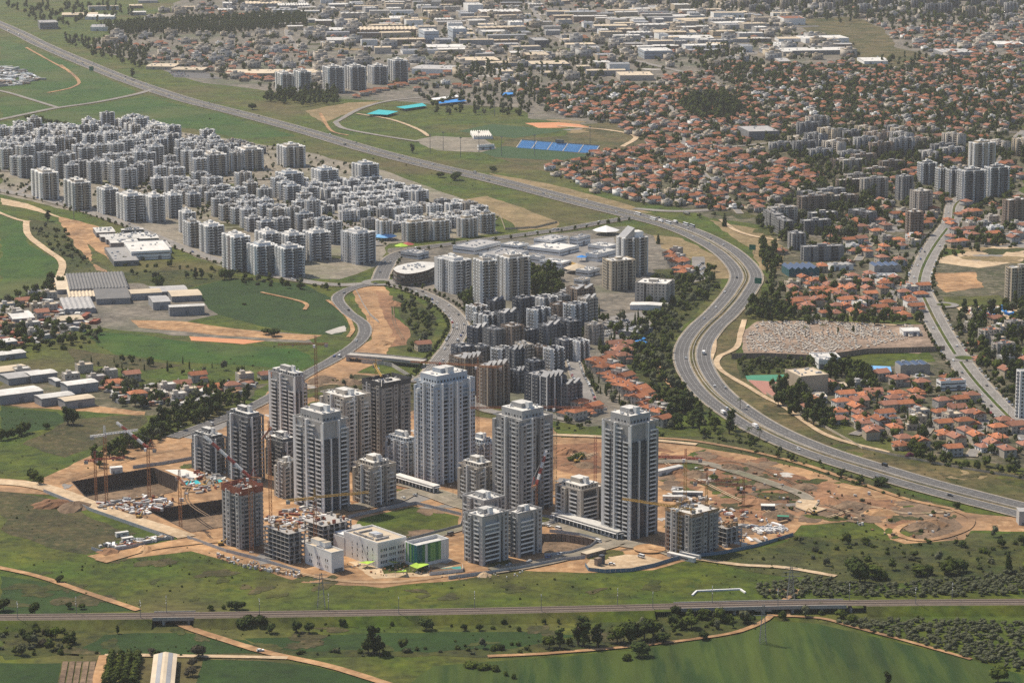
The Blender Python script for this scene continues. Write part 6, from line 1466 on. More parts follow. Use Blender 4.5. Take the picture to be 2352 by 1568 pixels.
def awn(name, lb, px, m, hgt=4):
    q = [P(*p) for p in px]; c = q[0]; t = thing(name, lb, 'canopy', (c.x, c.y, 0)); mb = MB(); mb.prism([(p.x - c.x, p.y - c.y) for p in q], hgt, hgt + .3, m); mb.build('roof', t)
    for p in q: k = MB(); k.cyl((p.x - c.x, p.y - c.y), .15, .15, 0, hgt, 'plant_metal', 5); k.build('post', t)
awn('court_canopy', 'teal tennis court canopy left of the blue stadium stand', [(842, 268), (870, 258), (915, 262), (890, 270)], 'teal_cover'); awn('court_canopy', 'long teal court canopy behind the first one', [(910, 252), (970, 243), (980, 249), (930, 256)], 'teal_cover')
awn('pool_canopy', 'blue pool canopy behind the teal courts', [(1000, 241), (1060, 232), (1072, 238), (1010, 244)], 'blue_cover'); awn('pool_canopy', 'white pool shade with blue edge behind the teal courts', [(990, 232), (1050, 224), (1054, 228), (996, 236)], 'white_paint'); awn('pool_canopy', 'bright blue canopy right of the pool shade', [(1150, 220), (1180, 216), (1180, 222), (1154, 225)], 'blue_cover')
# tan sports hall, solar hall, cemetery buildings, school by the boulevard
shed('tan windowless sports hall with cream roof beside the courts', 1838, 908, 1802, 1902, 16, 20, 'roof_cream', 'w_sand', 0, 0, 12, 'sports_hall', 'hall', 0, 1, bands=0)
shed('cream arched annex right of the tan sports hall', 1898, 900, 1890, 1945, 5, 5, 'roof_cream', 'w_light', 1.5, 0, 0, 'annex', 'annex')
shed('flat cream villa-school below the sports hall', 1858, 926, 1850, 1900, 5, 4, 'roof_cream', 'w_light', 0, 0, 6, 'school_annex', 'school', bands=1)
t = shed('dark hall with slanted solar panel roof by the highway bend', 1812, 636, 1795, 1882, 8, 10, 'solar', 'teal_panel', 2.5, 5, 0, 'solar_hall', 'hall', 0, 2)
shed('grey hall with solar panel roof left of the boulevard', 2008, 626, 1996, 2070, 7, 8, 'solar', 'w_grey', 1.5, 4, 0, 'solar_hall', 'hall'); shed('striped grey school right of the solar hall', 1910, 622, 1900, 1960, 6, 12, 'roof_grey', 'w_light', .8, 4, 3, 'school_annex', 'school'); shed('long grey school wing behind the red-roofed terrace', 2000, 648, 1992, 2062, 6, 6, 'roof_grey', 'w_light', 0, 0, 8, 'school_annex', 'school', bands=1)
shed('white-walled school with grey flat roof by the cemetery wall', 1870, 838, 1858, 1930, 6, 6, 'roof_white', 'w_light', 0, 0, 6, 'school_annex', 'school', bands=1); shed('white block right of the cemetery school', 1880, 848, 1872, 1908, 8, 6, 'roof_white', 'w_light', 0, 0, 5, 'school_annex', 'school', bands=1); shed('beige workshop with solar roof by the cemetery wall', 2068, 862, 2055, 2136, 9, 10, 'solar', 'w_beige', 1, 4, 2, 'workshop', 'workshop'); shed('red-roofed school by the boulevard', 2160, 898, 2150, 2218, 8, 14, 'roof_tile', 'w_light', 0, 0, 3, 'school_annex', 'school', bands=2); shed('beige cube house left of the red-roofed school', 2104, 890, 2090, 2136, 8, 20, 'roof_grey', 'w_sand', 0, 0, 2, 'cube_house', 'house', bands=0); shed('white domed shed at the cemetery gate', 2075, 772, 2066, 2112, 5, 5, 'roof_white', 'w_light', 1.5, 0, 0, 'shed', 'shed')
awn('court_canopy', 'blue and red sports court roof by the cemetery wall', [(1985, 862), (2000, 850), (2045, 852), (2048, 864)], 'blue_stand')
# right-hand towers and slabs
for i, q in enumerate(((2118, 424, 2107, 2150, 378), (2158, 442, 2148, 2172, 388), (2182, 452, 2172, 2206, 390), (2212, 466, 2198, 2262, 396), (2272, 452, 2260, 2316, 388))): blk('grey-brown tower with bright left edge in the row behind the boulevard', *q, 'slim', ('w_slate', 'w_brown', 'w_slate', 'w_slate', 'w_slate')[i], 18, group='towers behind the boulevard')
blk('grey slab tower left of the boulevard towers', 2072, 462, 2055, 2096, 408, 'old', 'w_slate', 25, top=0); blk('pinkish beige tower before the boulevard towers', 2110, 492, 2088, 2140, 440, 'old', 'w_beige', 30, top=0); blk('dark red-brown tower among the villas', 2090, 542, 2078, 2120, 488, 'old', 'w_brown', 12, top=0); blk('yellow sandstone tower in the old quarter', 2240, 392, 2222, 2284, 330, 'wide', 'w_sand', 24); blk('tall beige block at the right frame edge above the bare lot', 2322, 692, 2306, 2380, 618, 'old', 'w_sand', 20, top=0); blk('white-edged tall block cut by the right frame edge', 2340, 962, 2334, 2410, 850, 'old', 'w_light', 15, top=0); blk('brown block at the right edge behind the boulevard', 2316, 520, 2300, 2370, 460, 'old', 'w_brown', 22, top=0)
for q in ((2262, 790, 2245, 2300), (2290, 822, 2275, 2330), (2320, 770, 2305, 2350)): blk('pale four-storey block right of the boulevard roundabout', q[0], q[1], q[2], q[3], q[1] - 32, 'old', 'w_beige', 25, 'roof_tile', 0)
NS = [0]
def slab(w, x, y, i, j):
    NS[0] += 1; nf = random.choice((4, 5, 5, 7, 8)); later_block(w, R(random.choice((20, 24, -50))), 'old', nf, random.choice(['w_slate', 'w_beige', 'w_brown', 'w_grey', 'w_sand']), 34, 13, 'slab block among the trees of the old quarter', 'slabs of the old quarter', random.choice(('roof_grey', 'roof_white')), 0, v=nf % 2)
SLABS = [(1740, 320), (1830, 305), (2050, 300), (2120, 330), (2352, 330), (2352, 370), (2110, 372), (2040, 400), (1990, 440), (1990, 500), (1880, 530), (1800, 560), (1730, 520), (1850, 450), (1900, 420), (1860, 380), (1740, 350)]
grid(SLABS, R(22), 50, 54, slab, .15, .22)
for q in ((1846, 600, 1838, 1938), (1800, 545, 1776, 1822), (1780, 530, 1752, 1800), (1820, 575, 1808, 1850)): blk('grey slab block above the solar hall', q[0], q[1], q[2], q[3], q[1] - 34, 'old', 'w_slate', 12, 'roof_grey', 0)
# far cluster
for q in ((648, 212, 634, 672, 170), (690, 216, 676, 714, 168), (756, 214, 743, 790, 156), (808, 208, 793, 840, 156), (858, 194, 846, 890, 154), (906, 188, 892, 936, 142)): blk('grey tower in the far cluster beyond the highway', *q, 'slim', 'w_grey', 20, group='far cluster of towers')
for i in range(14): hs(812 + i * 16, 226 - i * 4.0, 15, 'roof_tile', 'w_beige')
for i in range(10): hs(520 + i * 13, 176 + i * 1.5, 15, random.choice(['roof_tile', 'roof_tile_old']), 'w_beige')
def farslab(w, x, y, i, j):
    nf = random.choice((5, 7, 8, 9)); later_block(w, R(15), 'old', nf, random.choice(['w_grey', 'w_beige', 'w_sand', 'w_slate']), 30, 14, 'pale slab block on the far skyline edge', 'far slabs', 'roof_grey', 0, v=nf % 2)
grid([(1280, 2), (1700, 0), (2352, 0), (2352, 48), (2150, 55), (1950, 46), (1720, 34), (1500, 14)], R(15), 70, 105, farslab, .3, .3)

# the nearest of the repeated blocks stand as things of their own; the farthest are one mass
LATER.sort(key=lambda q: q[0][0][1]); NAPT = sum(1 for o in THINGS if o.name.startswith('apartment_block'))
LATER = [q for q in LATER if -25 < PX((q[0][0][0], q[0][0][1], 0))[0] < 2375]
for a_, k_ in LATER[:300 - NAPT]: put_block(*a_, **k_)
def mesh_arrays(me, names):
    nv, nl, npoly = len(me.vertices), len(me.loops), len(me.polygons)
    V = np.empty(nv * 3, np.float32); me.vertices.foreach_get('co', V); L_ = np.empty(nl, np.int32); me.loops.foreach_get('vertex_index', L_)
    T = np.empty(npoly, np.int32); me.polygons.foreach_get('loop_total', T); M = np.empty(npoly, np.int32); me.polygons.foreach_get('material_index', M)
    ids = []
    for m in me.materials:
        if m.name not in names: names.append(m.name)
        ids.append(names.index(m.name))
    return (V.reshape(-1, 3).astype(float), L_, T, np.array(ids)[M])
fm, fn_ = [], []
for a_, k_ in LATER[300 - NAPT:]:
    w, th, st, nf, wall, wa, wb = a_[:7]; roof, top = a_[9], a_[10]; v = k_.get('v', 0); B_ = BLK[st]
    for nm, me, loc, r, kd in block_kind((st, nf, wall, round(wa), round(wb), roof, top, v), wa, wb, nf, wall, B_['f0'], B_['f1'], roof, 1.3, top, v):
        fm.append(put(cached(('ma', me.name), lambda: mesh_arrays(me, fn_)), (w[0] + loc[0], w[1] + loc[1], loc[2]), th))
if fm: o = obj('apartment_blocks', big_mesh('apartment_blocks', fm, fn_), kind='stuff'); o['label'] = 'mass of the farthest apartment slabs and terraces'; o['category'] = 'apartment blocks'

clutter('scrapyard', 'grey scrapyard clutter at the far left edge', [(-10, 152), (40, 158), (96, 182), (60, 195), (-10, 200)], 260, 31, ['roof_grey', 'plant_metal', 'w_slate', 'w_brown', 'fence_white', 'car_white'], 1.5, 6, hmax=4, longm=True)
clutter('market_stalls', 'colourful stalls on the bare lot by the boulevard', [(2210, 712), (2320, 706), (2330, 724), (2240, 730)], 60, 33, ['red_paint', 'blue_cover', 'white_paint', 'fence_white', 'blue_cover'], 1.5, 5, hmax=3)
clutter('rooftop_clutter', 'tin roofs and stored goods in the farm lanes', [(0, 700), (130, 690), (230, 745), (60, 800), (0, 790)], 160, 35, ['roof_grey', 'metal_dark', 'fence_white', 'rust_form', 'timber'], 1.5, 6, hmax=3.5, longm=True)
clutter('farm_clutter', 'sheds and stored goods around the smallholdings', [(240, 880), (420, 895), (600, 875), (560, 910), (400, 935), (260, 925)], 150, 36, ['roof_grey', 'metal_dark', 'fence_white', 'roof_tile_old', 'timber', 'roof_white'], 1.5, 6, hmax=3.5, longm=True)

# ================================================================== FAR INDUSTRY, VILLAS
SPEC = [  # label, xn, yn, xl, xr, h, th, roof, wall, rise, ribs
    ('white twin office block, left half, in the far industrial zone', 975, 100, 958, 1008, 24, 12, 'roof_white', 'w_blue', 0, 0), ('white twin office block, right half, in the far industrial zone', 1040, 96, 1034, 1072, 26, 10, 'roof_white', 'w_blue', 0, 0),
    ('low dark plinth before the twin office blocks', 982, 118, 975, 1072, 7, 6, 'roof_white', 'w_slate', 0, 0), ('long cream warehouse with ridge vents', 828, 82, 820, 960, 12, 6, 'roof_cream', 'w_brown', 1.5, 14),
    ('long low white warehouse roof behind the far towers', 520, 178, 490, 812, 7, 4, 'roof_cream', 'w_sand', .6, 0), ('cream-roofed hall with a white side right of the far towers', 946, 170, 930, 1050, 10, -14, 'roof_grey', 'w_light', 1.5, 0),
    ('white cube factory on the far left', 208, 72, 160, 205 + 60, 8, 6, 'roof_grey', 'w_light', 0, 0), ('white long shed roof at the far left', 195, 46, 175, 262, 7, 6, 'roof_white', 'w_light', .6, 0), ('narrow pale wall shed at the far left', 142, 40, 135, 224, 5, 8, 'roof_cream', 'w_sand', .6, 0),
    ('grey office block at the far left highway edge', 92, 68, 66, 134, 14, 14, 'roof_grey', 'w_slate', 0, 0), ('wide sawtooth factory at the top edge', 640, 22, 590, 712, 9, 8, 'roof_white', 'metal_shed', 1.4, 12), ('grey sawtooth factory at the top edge', 565, 18, 540, 650, 9, 8, 'roof_cream', 'metal_shed', 1.4, 9),
    ('cream hall with curved roof behind the car yard', 335, 160, 330, 400, 6, -6, 'roof_cream', 'w_sand', 1, 0), ('long cream hall beside the car yard', 392, 166, 385, 465, 5, -10, 'roof_cream', 'w_sand', 1, 0),
    ('green-roofed bus hall in front of the trees', 752, 102, 745, 808, 8, 6, 'roof_white', 'metal_shed', 1, 0), ('white hall left of the ridge vent warehouse', 750, 78, 744, 805, 7, 6, 'roof_white', 'w_light', 0, 0), ('tall pale block right of the twin offices', 1075, 30, 1060, 1110, 18, 10, 'roof_white', 'w_light', 0, 0),
    ('white-roofed bright shed beyond the ridge vent warehouse', 898, 52, 892, 938, 9, 6, 'roof_white', 'w_light', 1, 0), ('dark red trimmed long factory at the top edge', 1106, 40, 1100, 1200, 12, 8, 'roof_white', 'w_brown', 1, 8), ('wide beige mall with ribbed wall near the villas', 1424, 186, 1412, 1502, 9, 4, 'roof_cream', 'w_beige', 0, 0),
    ('cream mall block with dark side beyond the trees', 1060, 152, 1050, 1148, 10, 10, 'roof_cream', 'w_slate', .6, 0), ('small tan office beside the cream mall', 1220, 160, 1212, 1310, 9, 8, 'roof_cream', 'w_slate', 0, 0), ('pale mid factory with white windows', 1210, 142, 1200, 1264, 12, 8, 'roof_cream', 'w_brown', 0, 0),
    ('pale blue apartment slab by the long road', 1480, 136, 1472, 1545, 15, 8, 'roof_white', 'w_blue', 0, 0), ('dark box store left of the long road', 1228, 110, 1212, 1262, 14, 10, 'roof_grey', 'w_dark', 0, 0), ('long white train of roofs in the far industry', 1508, 84, 1500, 1600, 8, 4, 'roof_cream', 'w_light', .8, 0), ('second long white roof in the far industry', 1535, 96, 1528, 1640, 7, 4, 'roof_white', 'w_light', .8, 0),
    ('brown-roofed twin hall with orange stripes at the top', 1800, 58, 1780, 1850, 14, 6, 'roof_tile', 'w_light', 0, 0), ('white hangar with curved roof on the green lot', 1985, 148, 1975, 2040, 6, 4, 'roof_white', 'w_light', 3, 0), ('bright white shed left of the dark slab', 1790, 112, 1775, 1812, 7, 6, 'roof_white', 'w_light', .5, 0), ('long dark slab warehouse beside the green lot', 1762, 128, 1720, 1960, 8, 8, 'roof_white', 'w_slate', 0, 0),
    ('white factory group at the edge of the green lot', 1850, 100, 1820, 1950, 9, 10, 'roof_white', 'w_light', 0, 0), ('grey pyramid-roofed pavilion before the far trees', 1790, 146, 1780, 1816, 4, 6, 'roof_grey', 'w_beige', 2, 0), ('pale green hall at the right edge', 2290, 110, 2280, 2352, 7, 4, 'roof_white', 'w_light', 1.5, 0), ('grey school slab on the villa slope', 1720, 322, 1705, 1790, 12, 10, 'roof_grey', 'w_slate', 0, 0), ('long grey hall with solar strips right of the hangar', 2165, 128, 2150, 2240, 6, 6, 'roof_grey', 'metal_shed', 1, 6),
]
for lb, xn, yn, xl, xr, h, th, rf, wl, rs, rb in SPEC: shed(lb, xn, yn, xl - 12, xr, h, th, rf, wl, rs, rb, 6, 'warehouse', 'warehouse', 0, 2, depth=min(70, max(24, abs(along(P(xn, yn), (-math.sin(R(th)), math.cos(R(th))), xl - 12)))), bands=2 if wl in ('w_blue', 'w_slate') and h > 12 else 0)
NI = [0]
AVOID = [P((s[3] + s[4]) / 2, s[2] - 6) for s in SPEC]
def fact(w, x, y, i, j):
    if any((w - a.xy).length < 62 for a in AVOID): return
    NI[0] += 1; a, b, h = random.uniform(16, 34) + random.random() ** 2 * 60, random.uniform(18, 44), random.uniform(5, 13); rf = random.choice(['roof_white', 'roof_white', 'roof_cream', 'roof_cream', 'roof_grey', 'metal_shed']); wl = random.choice(['w_light', 'w_beige', 'metal_shed', 'w_sand', 'w_grey', 'w_brown'])
    p = PX((w.x, w.y, 0)); shed('%s-roofed %s warehouse in the far industrial zone' % (rf.split('_')[1] if 'roof' in rf else 'metal', 'tall' if h > 10 else 'long' if a > 45 else 'small'), p[0], p[1], 0, 0, h, random.choice((6, 10, 14)), rf, wl, random.choice((0, 0, 1, 1.4)), random.choice((0, 0, 0, 5)), 3, 'warehouse', 'warehouse', 0, 1, 'far warehouses', depth=b, width=a)
grid([(540, 0), (1280, 0), (1300, 60), (1380, 130), (1420, 170), (1300, 180), (1180, 190), (1050, 140), (960, 130), (820, 128), (700, 100), (560, 30)], R(8), 70, 92, fact, .1, .2)
grid([(1290, 35), (1500, 20), (1780, 40), (1760, 90), (1960, 110), (1780, 140), (1600, 110), (1560, 150), (1400, 130)], R(8), 58, 74, fact, .08, .2)
grid([(120, 20), (420, 0), (560, 0), (540, 30), (330, 35), (200, 50)], R(8), 100, 170, fact, .2, .2)
# villas
def villa_zone(poly, th, da, db, skip=.1, tr=.7, red=.75, jit=.13, leaf=('leaf_mid', 'leaf_dark', 'leaf_mid', 'leaf_olive', 'leaf_bright')):
    def f(w, x, y, i, j):
        if i % 4 == 3 and random.random() < .75:
            if random.random() < tr: tree(w.x, w.y, 'broad', random.choice(leaf), random.uniform(2.5, 4.5), px=False)
            return
        rf = random.choice(['roof_tile', 'roof_tile', 'roof_tile_old']) if random.random() < red else random.choice(['roof_white', 'roof_grey', 'roof_grey', 'roof_cream'])
        HOUSES.append((Vector((w.x, w.y, 0)), th + random.choice((0, math.pi / 2)) + random.uniform(-.07, .07), random.randrange(8), rf, random.choice(['w_light', 'w_beige', 'w_grey', 'w_sand', 'w_beige'])))
        for k in range(4):
            if random.random() < tr:
                a = random.uniform(0, 6.28); r = random.uniform(8, 14); q = random.choice(('broad', 'broad', 'broad', 'shrub', 'shrub', 'cypress'))
                tree(w.x + r * math.cos(a), w.y + r * math.sin(a), q, 'leaf_dark' if q == 'cypress' else random.choice(leaf), random.uniform(2, 4.2) if q != 'cypress' else random.uniform(1, 1.5), px=False)
    grid(poly, th, da, db, f, skip, jit)
villa_zone([(1860, 925), (1960, 915), (2130, 905), (2220, 925), (2300, 985), (2352, 1010), (2352, 1072), (2200, 1052), (2060, 1040), (1960, 990), (1880, 950)], R(18), 17, 24, .06, .75, .88)
villa_zone([(1830, 660), (1900, 640), (2110, 645), (2130, 705), (2120, 730), (1960, 738), (1840, 735), (1790, 720)], R(14), 18, 25, .06, .7, .85)
villa_zone([(1275, 380), (1400, 350), (1560, 335), (1720, 350), (1880, 390), (1890, 430), (1780, 470), (1700, 490), (1560, 480), (1440, 462), (1330, 430), (1270, 405)], R(24), 18, 27, .06, .65, .8)
villa_zone([(1235, 235), (1300, 210), (1500, 205), (1700, 250), (1720, 330), (1560, 330), (1470, 320), (1380, 275), (1300, 270)], R(20), 19, 32, .12, .75, .74)
villa_zone([(1660, 190), (1900, 170), (2100, 170), (2352, 150), (2352, 300), (2000, 290), (1760, 280)], R(16), 21, 42, .15, .85, .62)
villa_zone([(2050, 70), (2352, 55), (2352, 110), (2250, 130), (2120, 120), (2050, 95)], R(16), 22, 48, .12, .6, .85)
villa_zone([(200, 110), (420, 95), (700, 112), (740, 140), (640, 160), (500, 150), (330, 150)], R(12), 24, 75, .25, .6, .4)
villa_zone([(2130, 470), (2352, 530), (2352, 560), (2200, 570), (2170, 540)], R(20), 21, 38, .15, .7, .7)
villa_zone([(1940, 500), (2090, 480), (2160, 520), (2090, 600), (1960, 590), (1950, 560)], R(20), 21, 38, .15, .7, .7)
villa_zone([(2240, 740), (2352, 735), (2352, 860), (2300, 850), (2240, 790)], R(25), 22, 38, .3, .9, .4)
villa_zone([(1000, 190), (1230, 190), (1250, 225), (1120, 215), (1010, 205)], R(18), 24, 60, .3, .8, .4)
villa_zone([(480, 100), (760, 130), (790, 150), (700, 170), (500, 170)], R(12), 26, 80, .3, .5, .35)
# small buildings that fill the town between the zones named above
OCC = set()
def cell(x, y, s=17): return (int(x // s), int(y // s))
def mark(x, y, r):
    for i in range(-int(r // 17) - 1, int(r // 17) + 2):
        for j in range(-int(r // 17) - 1, int(r // 17) + 2): OCC.add(cell(x + i * 17, y + j * 17))
for q in HOUSES: OCC.add(cell(q[0].x, q[0].y))
for o in THINGS:
    if o.name.startswith(('apartment', 'warehouse', 'campus', 'school', 'solar', 'stadium')): mark(o.location.x + 8, o.location.y + 10, 16)
for a_, k_ in LATER: mark(a_[0][0] + 8, a_[0][1] + 10, 16)
RDS = [(np.array([[p.x, p.y] for p in pts]), hw) for pts, hw in ((hwy, 24), (r6, 16), (line_px(R2, 6), 16), (line_px(R6B, 6), 12), (line_px(R3, 6), 12), *((line_px(q, 6), 10) for q in TOWN))]
KEEP = [SLABS, [(1800, 48), (1960, 38), (2030, 72), (2060, 108), (2135, 128), (2060, 160), (1975, 155), (1965, 110), (1900, 90)], [(1240, 290), (1440, 280), (1500, 320), (1440, 350), (1340, 385), (1270, 400), (1130, 360), (1050, 300), (1180, 268)], [(1630, 505), (1760, 530), (1800, 570), (1790, 620), (1745, 620), (1725, 570)], [(2140, 600), (2352, 560), (2352, 740), (2160, 740)], [(660, 40), (700, 35), (240, 60), (240, 85), (700, 78)], [(1690, 730), (2150, 730), (2150, 815), (1690, 815)]]
def fill(poly, th, da, db, skip, red, tr, big=0):
    def f(w, x, y, i, j):
        if cell(w.x, w.y) in OCC or any(inside(x, y, k) for k in KEEP): return
        if any(((a_ - np.array([w.x, w.y])) ** 2).sum(1).min() < hw * hw for a_, hw in RDS): return
        OCC.add(cell(w.x, w.y))
        rf = random.choice(['roof_tile', 'roof_tile_old', 'roof_tile_old']) if random.random() < red else random.choice(['roof_white', 'roof_grey', 'roof_grey', 'roof_cream', 'roof_grey'])
        if random.random() < .6: HOUSES.append((Vector((w.x, w.y, 0)), th + random.choice((0, math.pi / 2)) + random.uniform(-.2, .2), random.randrange(8), rf, random.choice(['w_grey', 'w_beige', 'w_sand', 'w_beige']), 1.18 + (random.random() ** 2 * big if 'tile' not in rf else 0)))
        for k in range(5):
            if random.random() < tr: a = random.uniform(0, 6.28); r = random.uniform(7, 13); tree(w.x + r * math.cos(a), w.y + r * math.sin(a), random.choice(('broad', 'broad', 'shrub')), random.choice(('leaf_mid', 'leaf_dark', 'leaf_dark', 'leaf_mid')), random.uniform(2.6, 5.4), px=False)
    grid(poly, th, da, db, f, skip, .3)
fill([(1240, 200), (1500, 190), (1700, 150), (2000, 150), (2352, 120), (2352, 620), (2200, 600), (2080, 640), (1800, 600), (1720, 500), (1500, 465), (1290, 400), (1430, 350), (1450, 300), (1260, 260)], R(20), 22, 30, .1, .72, .75)
fill([(340, 30), (560, 0), (2352, 0), (2352, 130), (2000, 150), (1700, 150), (1420, 190), (1000, 215), (640, 205), (480, 180), (200, 100)], R(10), 27, 40, .42, .25, .4, 1.6)
fill([(2160, 740), (2352, 735), (2352, 980), (2300, 930), (2230, 850)], R(25), 20, 30, .25, .5, .7)
fill([(1840, 905), (2000, 870), (2200, 880), (2300, 985), (2352, 1010), (2352, 1075), (2060, 1042), (1880, 960)], R(18), 18, 24, .1, .85, .6)
fill([(1780, 640), (2110, 600), (2120, 735), (1800, 735)], R(14), 19, 26, .15, .7, .6)
fill([(1360, 700), (1500, 740), (1480, 800), (1380, 800)], R(40), 30, 40, .5, .5, .7)
fill([(230, 870), (600, 880), (560, 915), (330, 945), (230, 925)], R(25), 26, 34, .35, .4, .5)
fill([(0, 690), (130, 660), (150, 740), (60, 800), (0, 820)], R(25), 26, 34, .4, .4, .5)
# individual houses first, nearest first; the rest as one mass
HOUSES.sort(key=lambda q: q[0].y)
vis = [q for q in HOUSES if -15 < PX(q[0])[0] < 2365 and PX(q[0])[1] < 1600]
RN = dict(roof_tile='terracotta-roofed', roof_tile_old='brown-tiled', roof_grey='grey flat-roofed', roof_white='white flat-roofed', roof_cream='cream flat-roofed')
for q in vis[:300]:
    p, rot, v, rf, wl = q[:5]; house(p, rot, v, rf, wl, '%s %s' % (RN[rf], ('house', 'gabled house' if 'tile' in rf else 'cube house', 'house with porch' if 'tile' in rf else 'house')[v % 3]))
HM = ['w_grey', 'w_light', 'w_beige', 'w_sand', 'w_white', 'glass', 'roof_tile', 'roof_tile_old', 'roof_grey', 'roof_white', 'roof_cream', 'solar', 'white_paint']
hp = []
for q in vis[300:]:
    p, rot, v, rf, wl = q[:5]; sc_ = q[5] if len(q) > 5 else 1.18
    for nm, mb in house_kind(v, rf, wl):
        if nm == 'water_heater': continue
        hp.append(put(cached(('ht', v, rf, wl, nm), lambda: tmpl(mb, HM)), (p.x, p.y, 0), rot, sc_))
if hp:
    o = obj('villas', big_mesh('villas', hp, HM), kind='stuff'); o['label'] = 'mass of far terracotta and white villas'; o['category'] = 'houses'

# ================================================================== VEGETATION
def wood(poly, sp, kinds, leaves, r0, r1, skip=.1, big=1.0):
    def f(w, x, y, i, j):
        k = random.choice(kinds); r = random.uniform(r0, r1) * (.34 if k == 'cypress' else 1)
        tree(w.x, w.y, k, 'leaf_dark' if k == 'cypress' else ('leaf_mid' if k == 'tall' and random.random() < .5 else 'leaf_dark') if k == 'tall' else random.choice(leaves), r, px=False)
    grid(poly, R(31), sp, sp, f, skip, .45)
MD = ['leaf_mid', 'leaf_dark', 'leaf_mid', 'leaf_olive']; DK_ = ['leaf_dark', 'leaf_dark', 'leaf_mid']; BR = ['leaf_mid', 'leaf_bright', 'leaf_olive']
wood([(1500, 640), (1640, 620), (1652, 660), (1566, 740), (1535, 800), (1560, 880), (1640, 950), (1560, 960), (1480, 880), (1455, 780)], 10, ['broad', 'broad', 'shrub'], BR + MD, 2.5, 5.5, .2)
wood([(230, 62), (420, 50), (700, 38), (708, 62), (560, 76), (250, 82)], 13, ['tall'], DK_, 4, 6, .05)
wood([(1740, 330), (1830, 305), (2050, 300), (2120, 330), (2352, 325), (2352, 380), (2110, 380), (2040, 410), (2000, 520), (1880, 545), (1800, 560), (1730, 510), (1850, 440), (1860, 390)], 16, ['broad', 'broad', 'tall', 'broad'], DK_ + MD, 3.5, 6.5, .15)
wood([(1840, 450), (1960, 440), (2010, 480), (1990, 540), (1900, 560), (1850, 520)], 15, ['tall', 'broad', 'broad', 'cypress'], DK_ + MD, 3.5, 6, .2)
wood([(1590, 115), (1680, 108), (1760, 150), (1900, 178), (1980, 205), (1880, 215), (1700, 200), (1620, 170)], 24, ['tall', 'broad', 'broad'], DK_ + MD, 4, 7, .25)
wood([(1560, 240), (1660, 232), (1700, 255), (1690, 285), (1580, 275)], 13, ['tall', 'broad'], DK_, 6, 9, .05)
wood([(1870, 215), (2010, 205), (2040, 250), (2000, 300), (1880, 290)], 22, ['tall', 'broad', 'broad'], DK_ + MD, 4, 7, .2)
wood([(2040, 130), (2160, 140), (2352, 190), (2352, 240), (2200, 280), (2060, 260), (1980, 180)], 34, ['tall', 'broad'], DK_, 4, 7, .25)
wood([(2150, 250), (2352, 250), (2352, 300), (2150, 300)], 22, ['tall', 'broad'], DK_, 4, 7, .2)
wood([(2190, 730), (2352, 690), (2352, 930), (2300, 900), (2225, 810)], 12, ['broad', 'broad', 'tall'], MD + BR, 3, 6, .25)
wood([(1690, 690), (1790, 700), (1860, 730), (2110, 738), (2110, 748), (1740, 742), (1690, 720)], 9, ['broad', 'tall', 'broad'], DK_ + MD, 3, 5.5, .15)
wood([(1770, 888), (1850, 910), (1900, 950), (1930, 985), (1850, 975), (1785, 930)], 8, ['broad', 'tall'], DK_ + MD, 3, 5.5, .1)
wood([(1900, 850), (1990, 850), (1990, 880), (1900, 878)], 9, ['broad', 'tall'], DK_, 4, 6, .1)
wood([(1760, 600), (1800, 640), (1790, 700), (1750, 720), (1760, 660)], 12, ['broad', 'tall'], MD, 3, 6, .3)
wood([(1740, 560), (1790, 575), (1790, 620), (1755, 620)], 11, ['tall', 'broad'], DK_, 4, 6, .2)
wood([(2050, 1048), (2200, 1062), (2352, 1080), (2352, 1100), (2200, 1078)], 8, ['broad', 'shrub'], MD, 2.5, 4.5, .2)
wood([(1215, 630), (1290, 640), (1300, 690), (1240, 700), (1215, 670)], 9, ['broad', 'tall'], DK_ + MD, 4, 6.5, .1)
wood([(1060, 680), (1095, 690), (1090, 745), (1070, 730)], 9, ['broad', 'tall'], DK_ + MD, 4, 6.5, .1)
wood([(1230, 810), (1380, 720), (1520, 740), (1500, 850), (1420, 870), (1340, 780), (1250, 860)], 14, ['broad', 'broad', 'cypress'], MD + DK_, 3, 5.5, .35)
wood([(1345, 850), (1360, 860), (1480, 960), (1470, 985), (1380, 910), (1350, 900)], 8, ['broad', 'cypress'], MD, 2.5, 4, .2)
wood([(1480, 940), (1560, 930), (1640, 960), (1700, 1000), (1620, 1000), (1540, 985)], 10, ['broad', 'tall', 'shrub'], MD + DK_, 3, 6, .25)
wood([(1600, 990), (1740, 1000), (1900, 1075), (2100, 1140), (2050, 1145), (1850, 1070), (1620, 1010)], 9, ['shrub', 'shrub', 'broad'], MD + BR, 1.6, 3.8, .35)
wood([(205, 1062), (330, 1000), (400, 955), (560, 912), (600, 925), (430, 985), (330, 1030), (220, 1078)], 7, ['broad', 'broad', 'tall'], DK_ + MD, 3, 5.5, .15)
wood([(220, 868), (330, 895), (420, 890), (560, 885), (540, 915), (330, 940), (240, 928)], 11, ['broad', 'broad', 'shrub'], MD + ['leaf_brown'], 3, 5.5, .3)
wood([(0, 700), (110, 640), (150, 660), (60, 720), (0, 740)], 11, ['broad', 'shrub'], MD + ['leaf_brown'], 3, 5.5, .3)
wood([(0, 760), (130, 730), (230, 760), (250, 800), (160, 800), (0, 830)], 11, ['broad', 'shrub'], MD + ['leaf_brown'], 3, 5.5, .35)
wood([(160, 830), (420, 835), (640, 850), (700, 860), (640, 880), (420, 870), (240, 860)], 15, ['broad', 'shrub', 'cypress'], MD + ['leaf_brown'], 2, 4.5, .35)
wood([(0, 1425), (140, 1432), (180, 1480), (150, 1502), (0, 1508)], 7, ['broad', 'shrub', 'shrub'], MD + BR + ['leaf_brown'], 2, 4, .3)
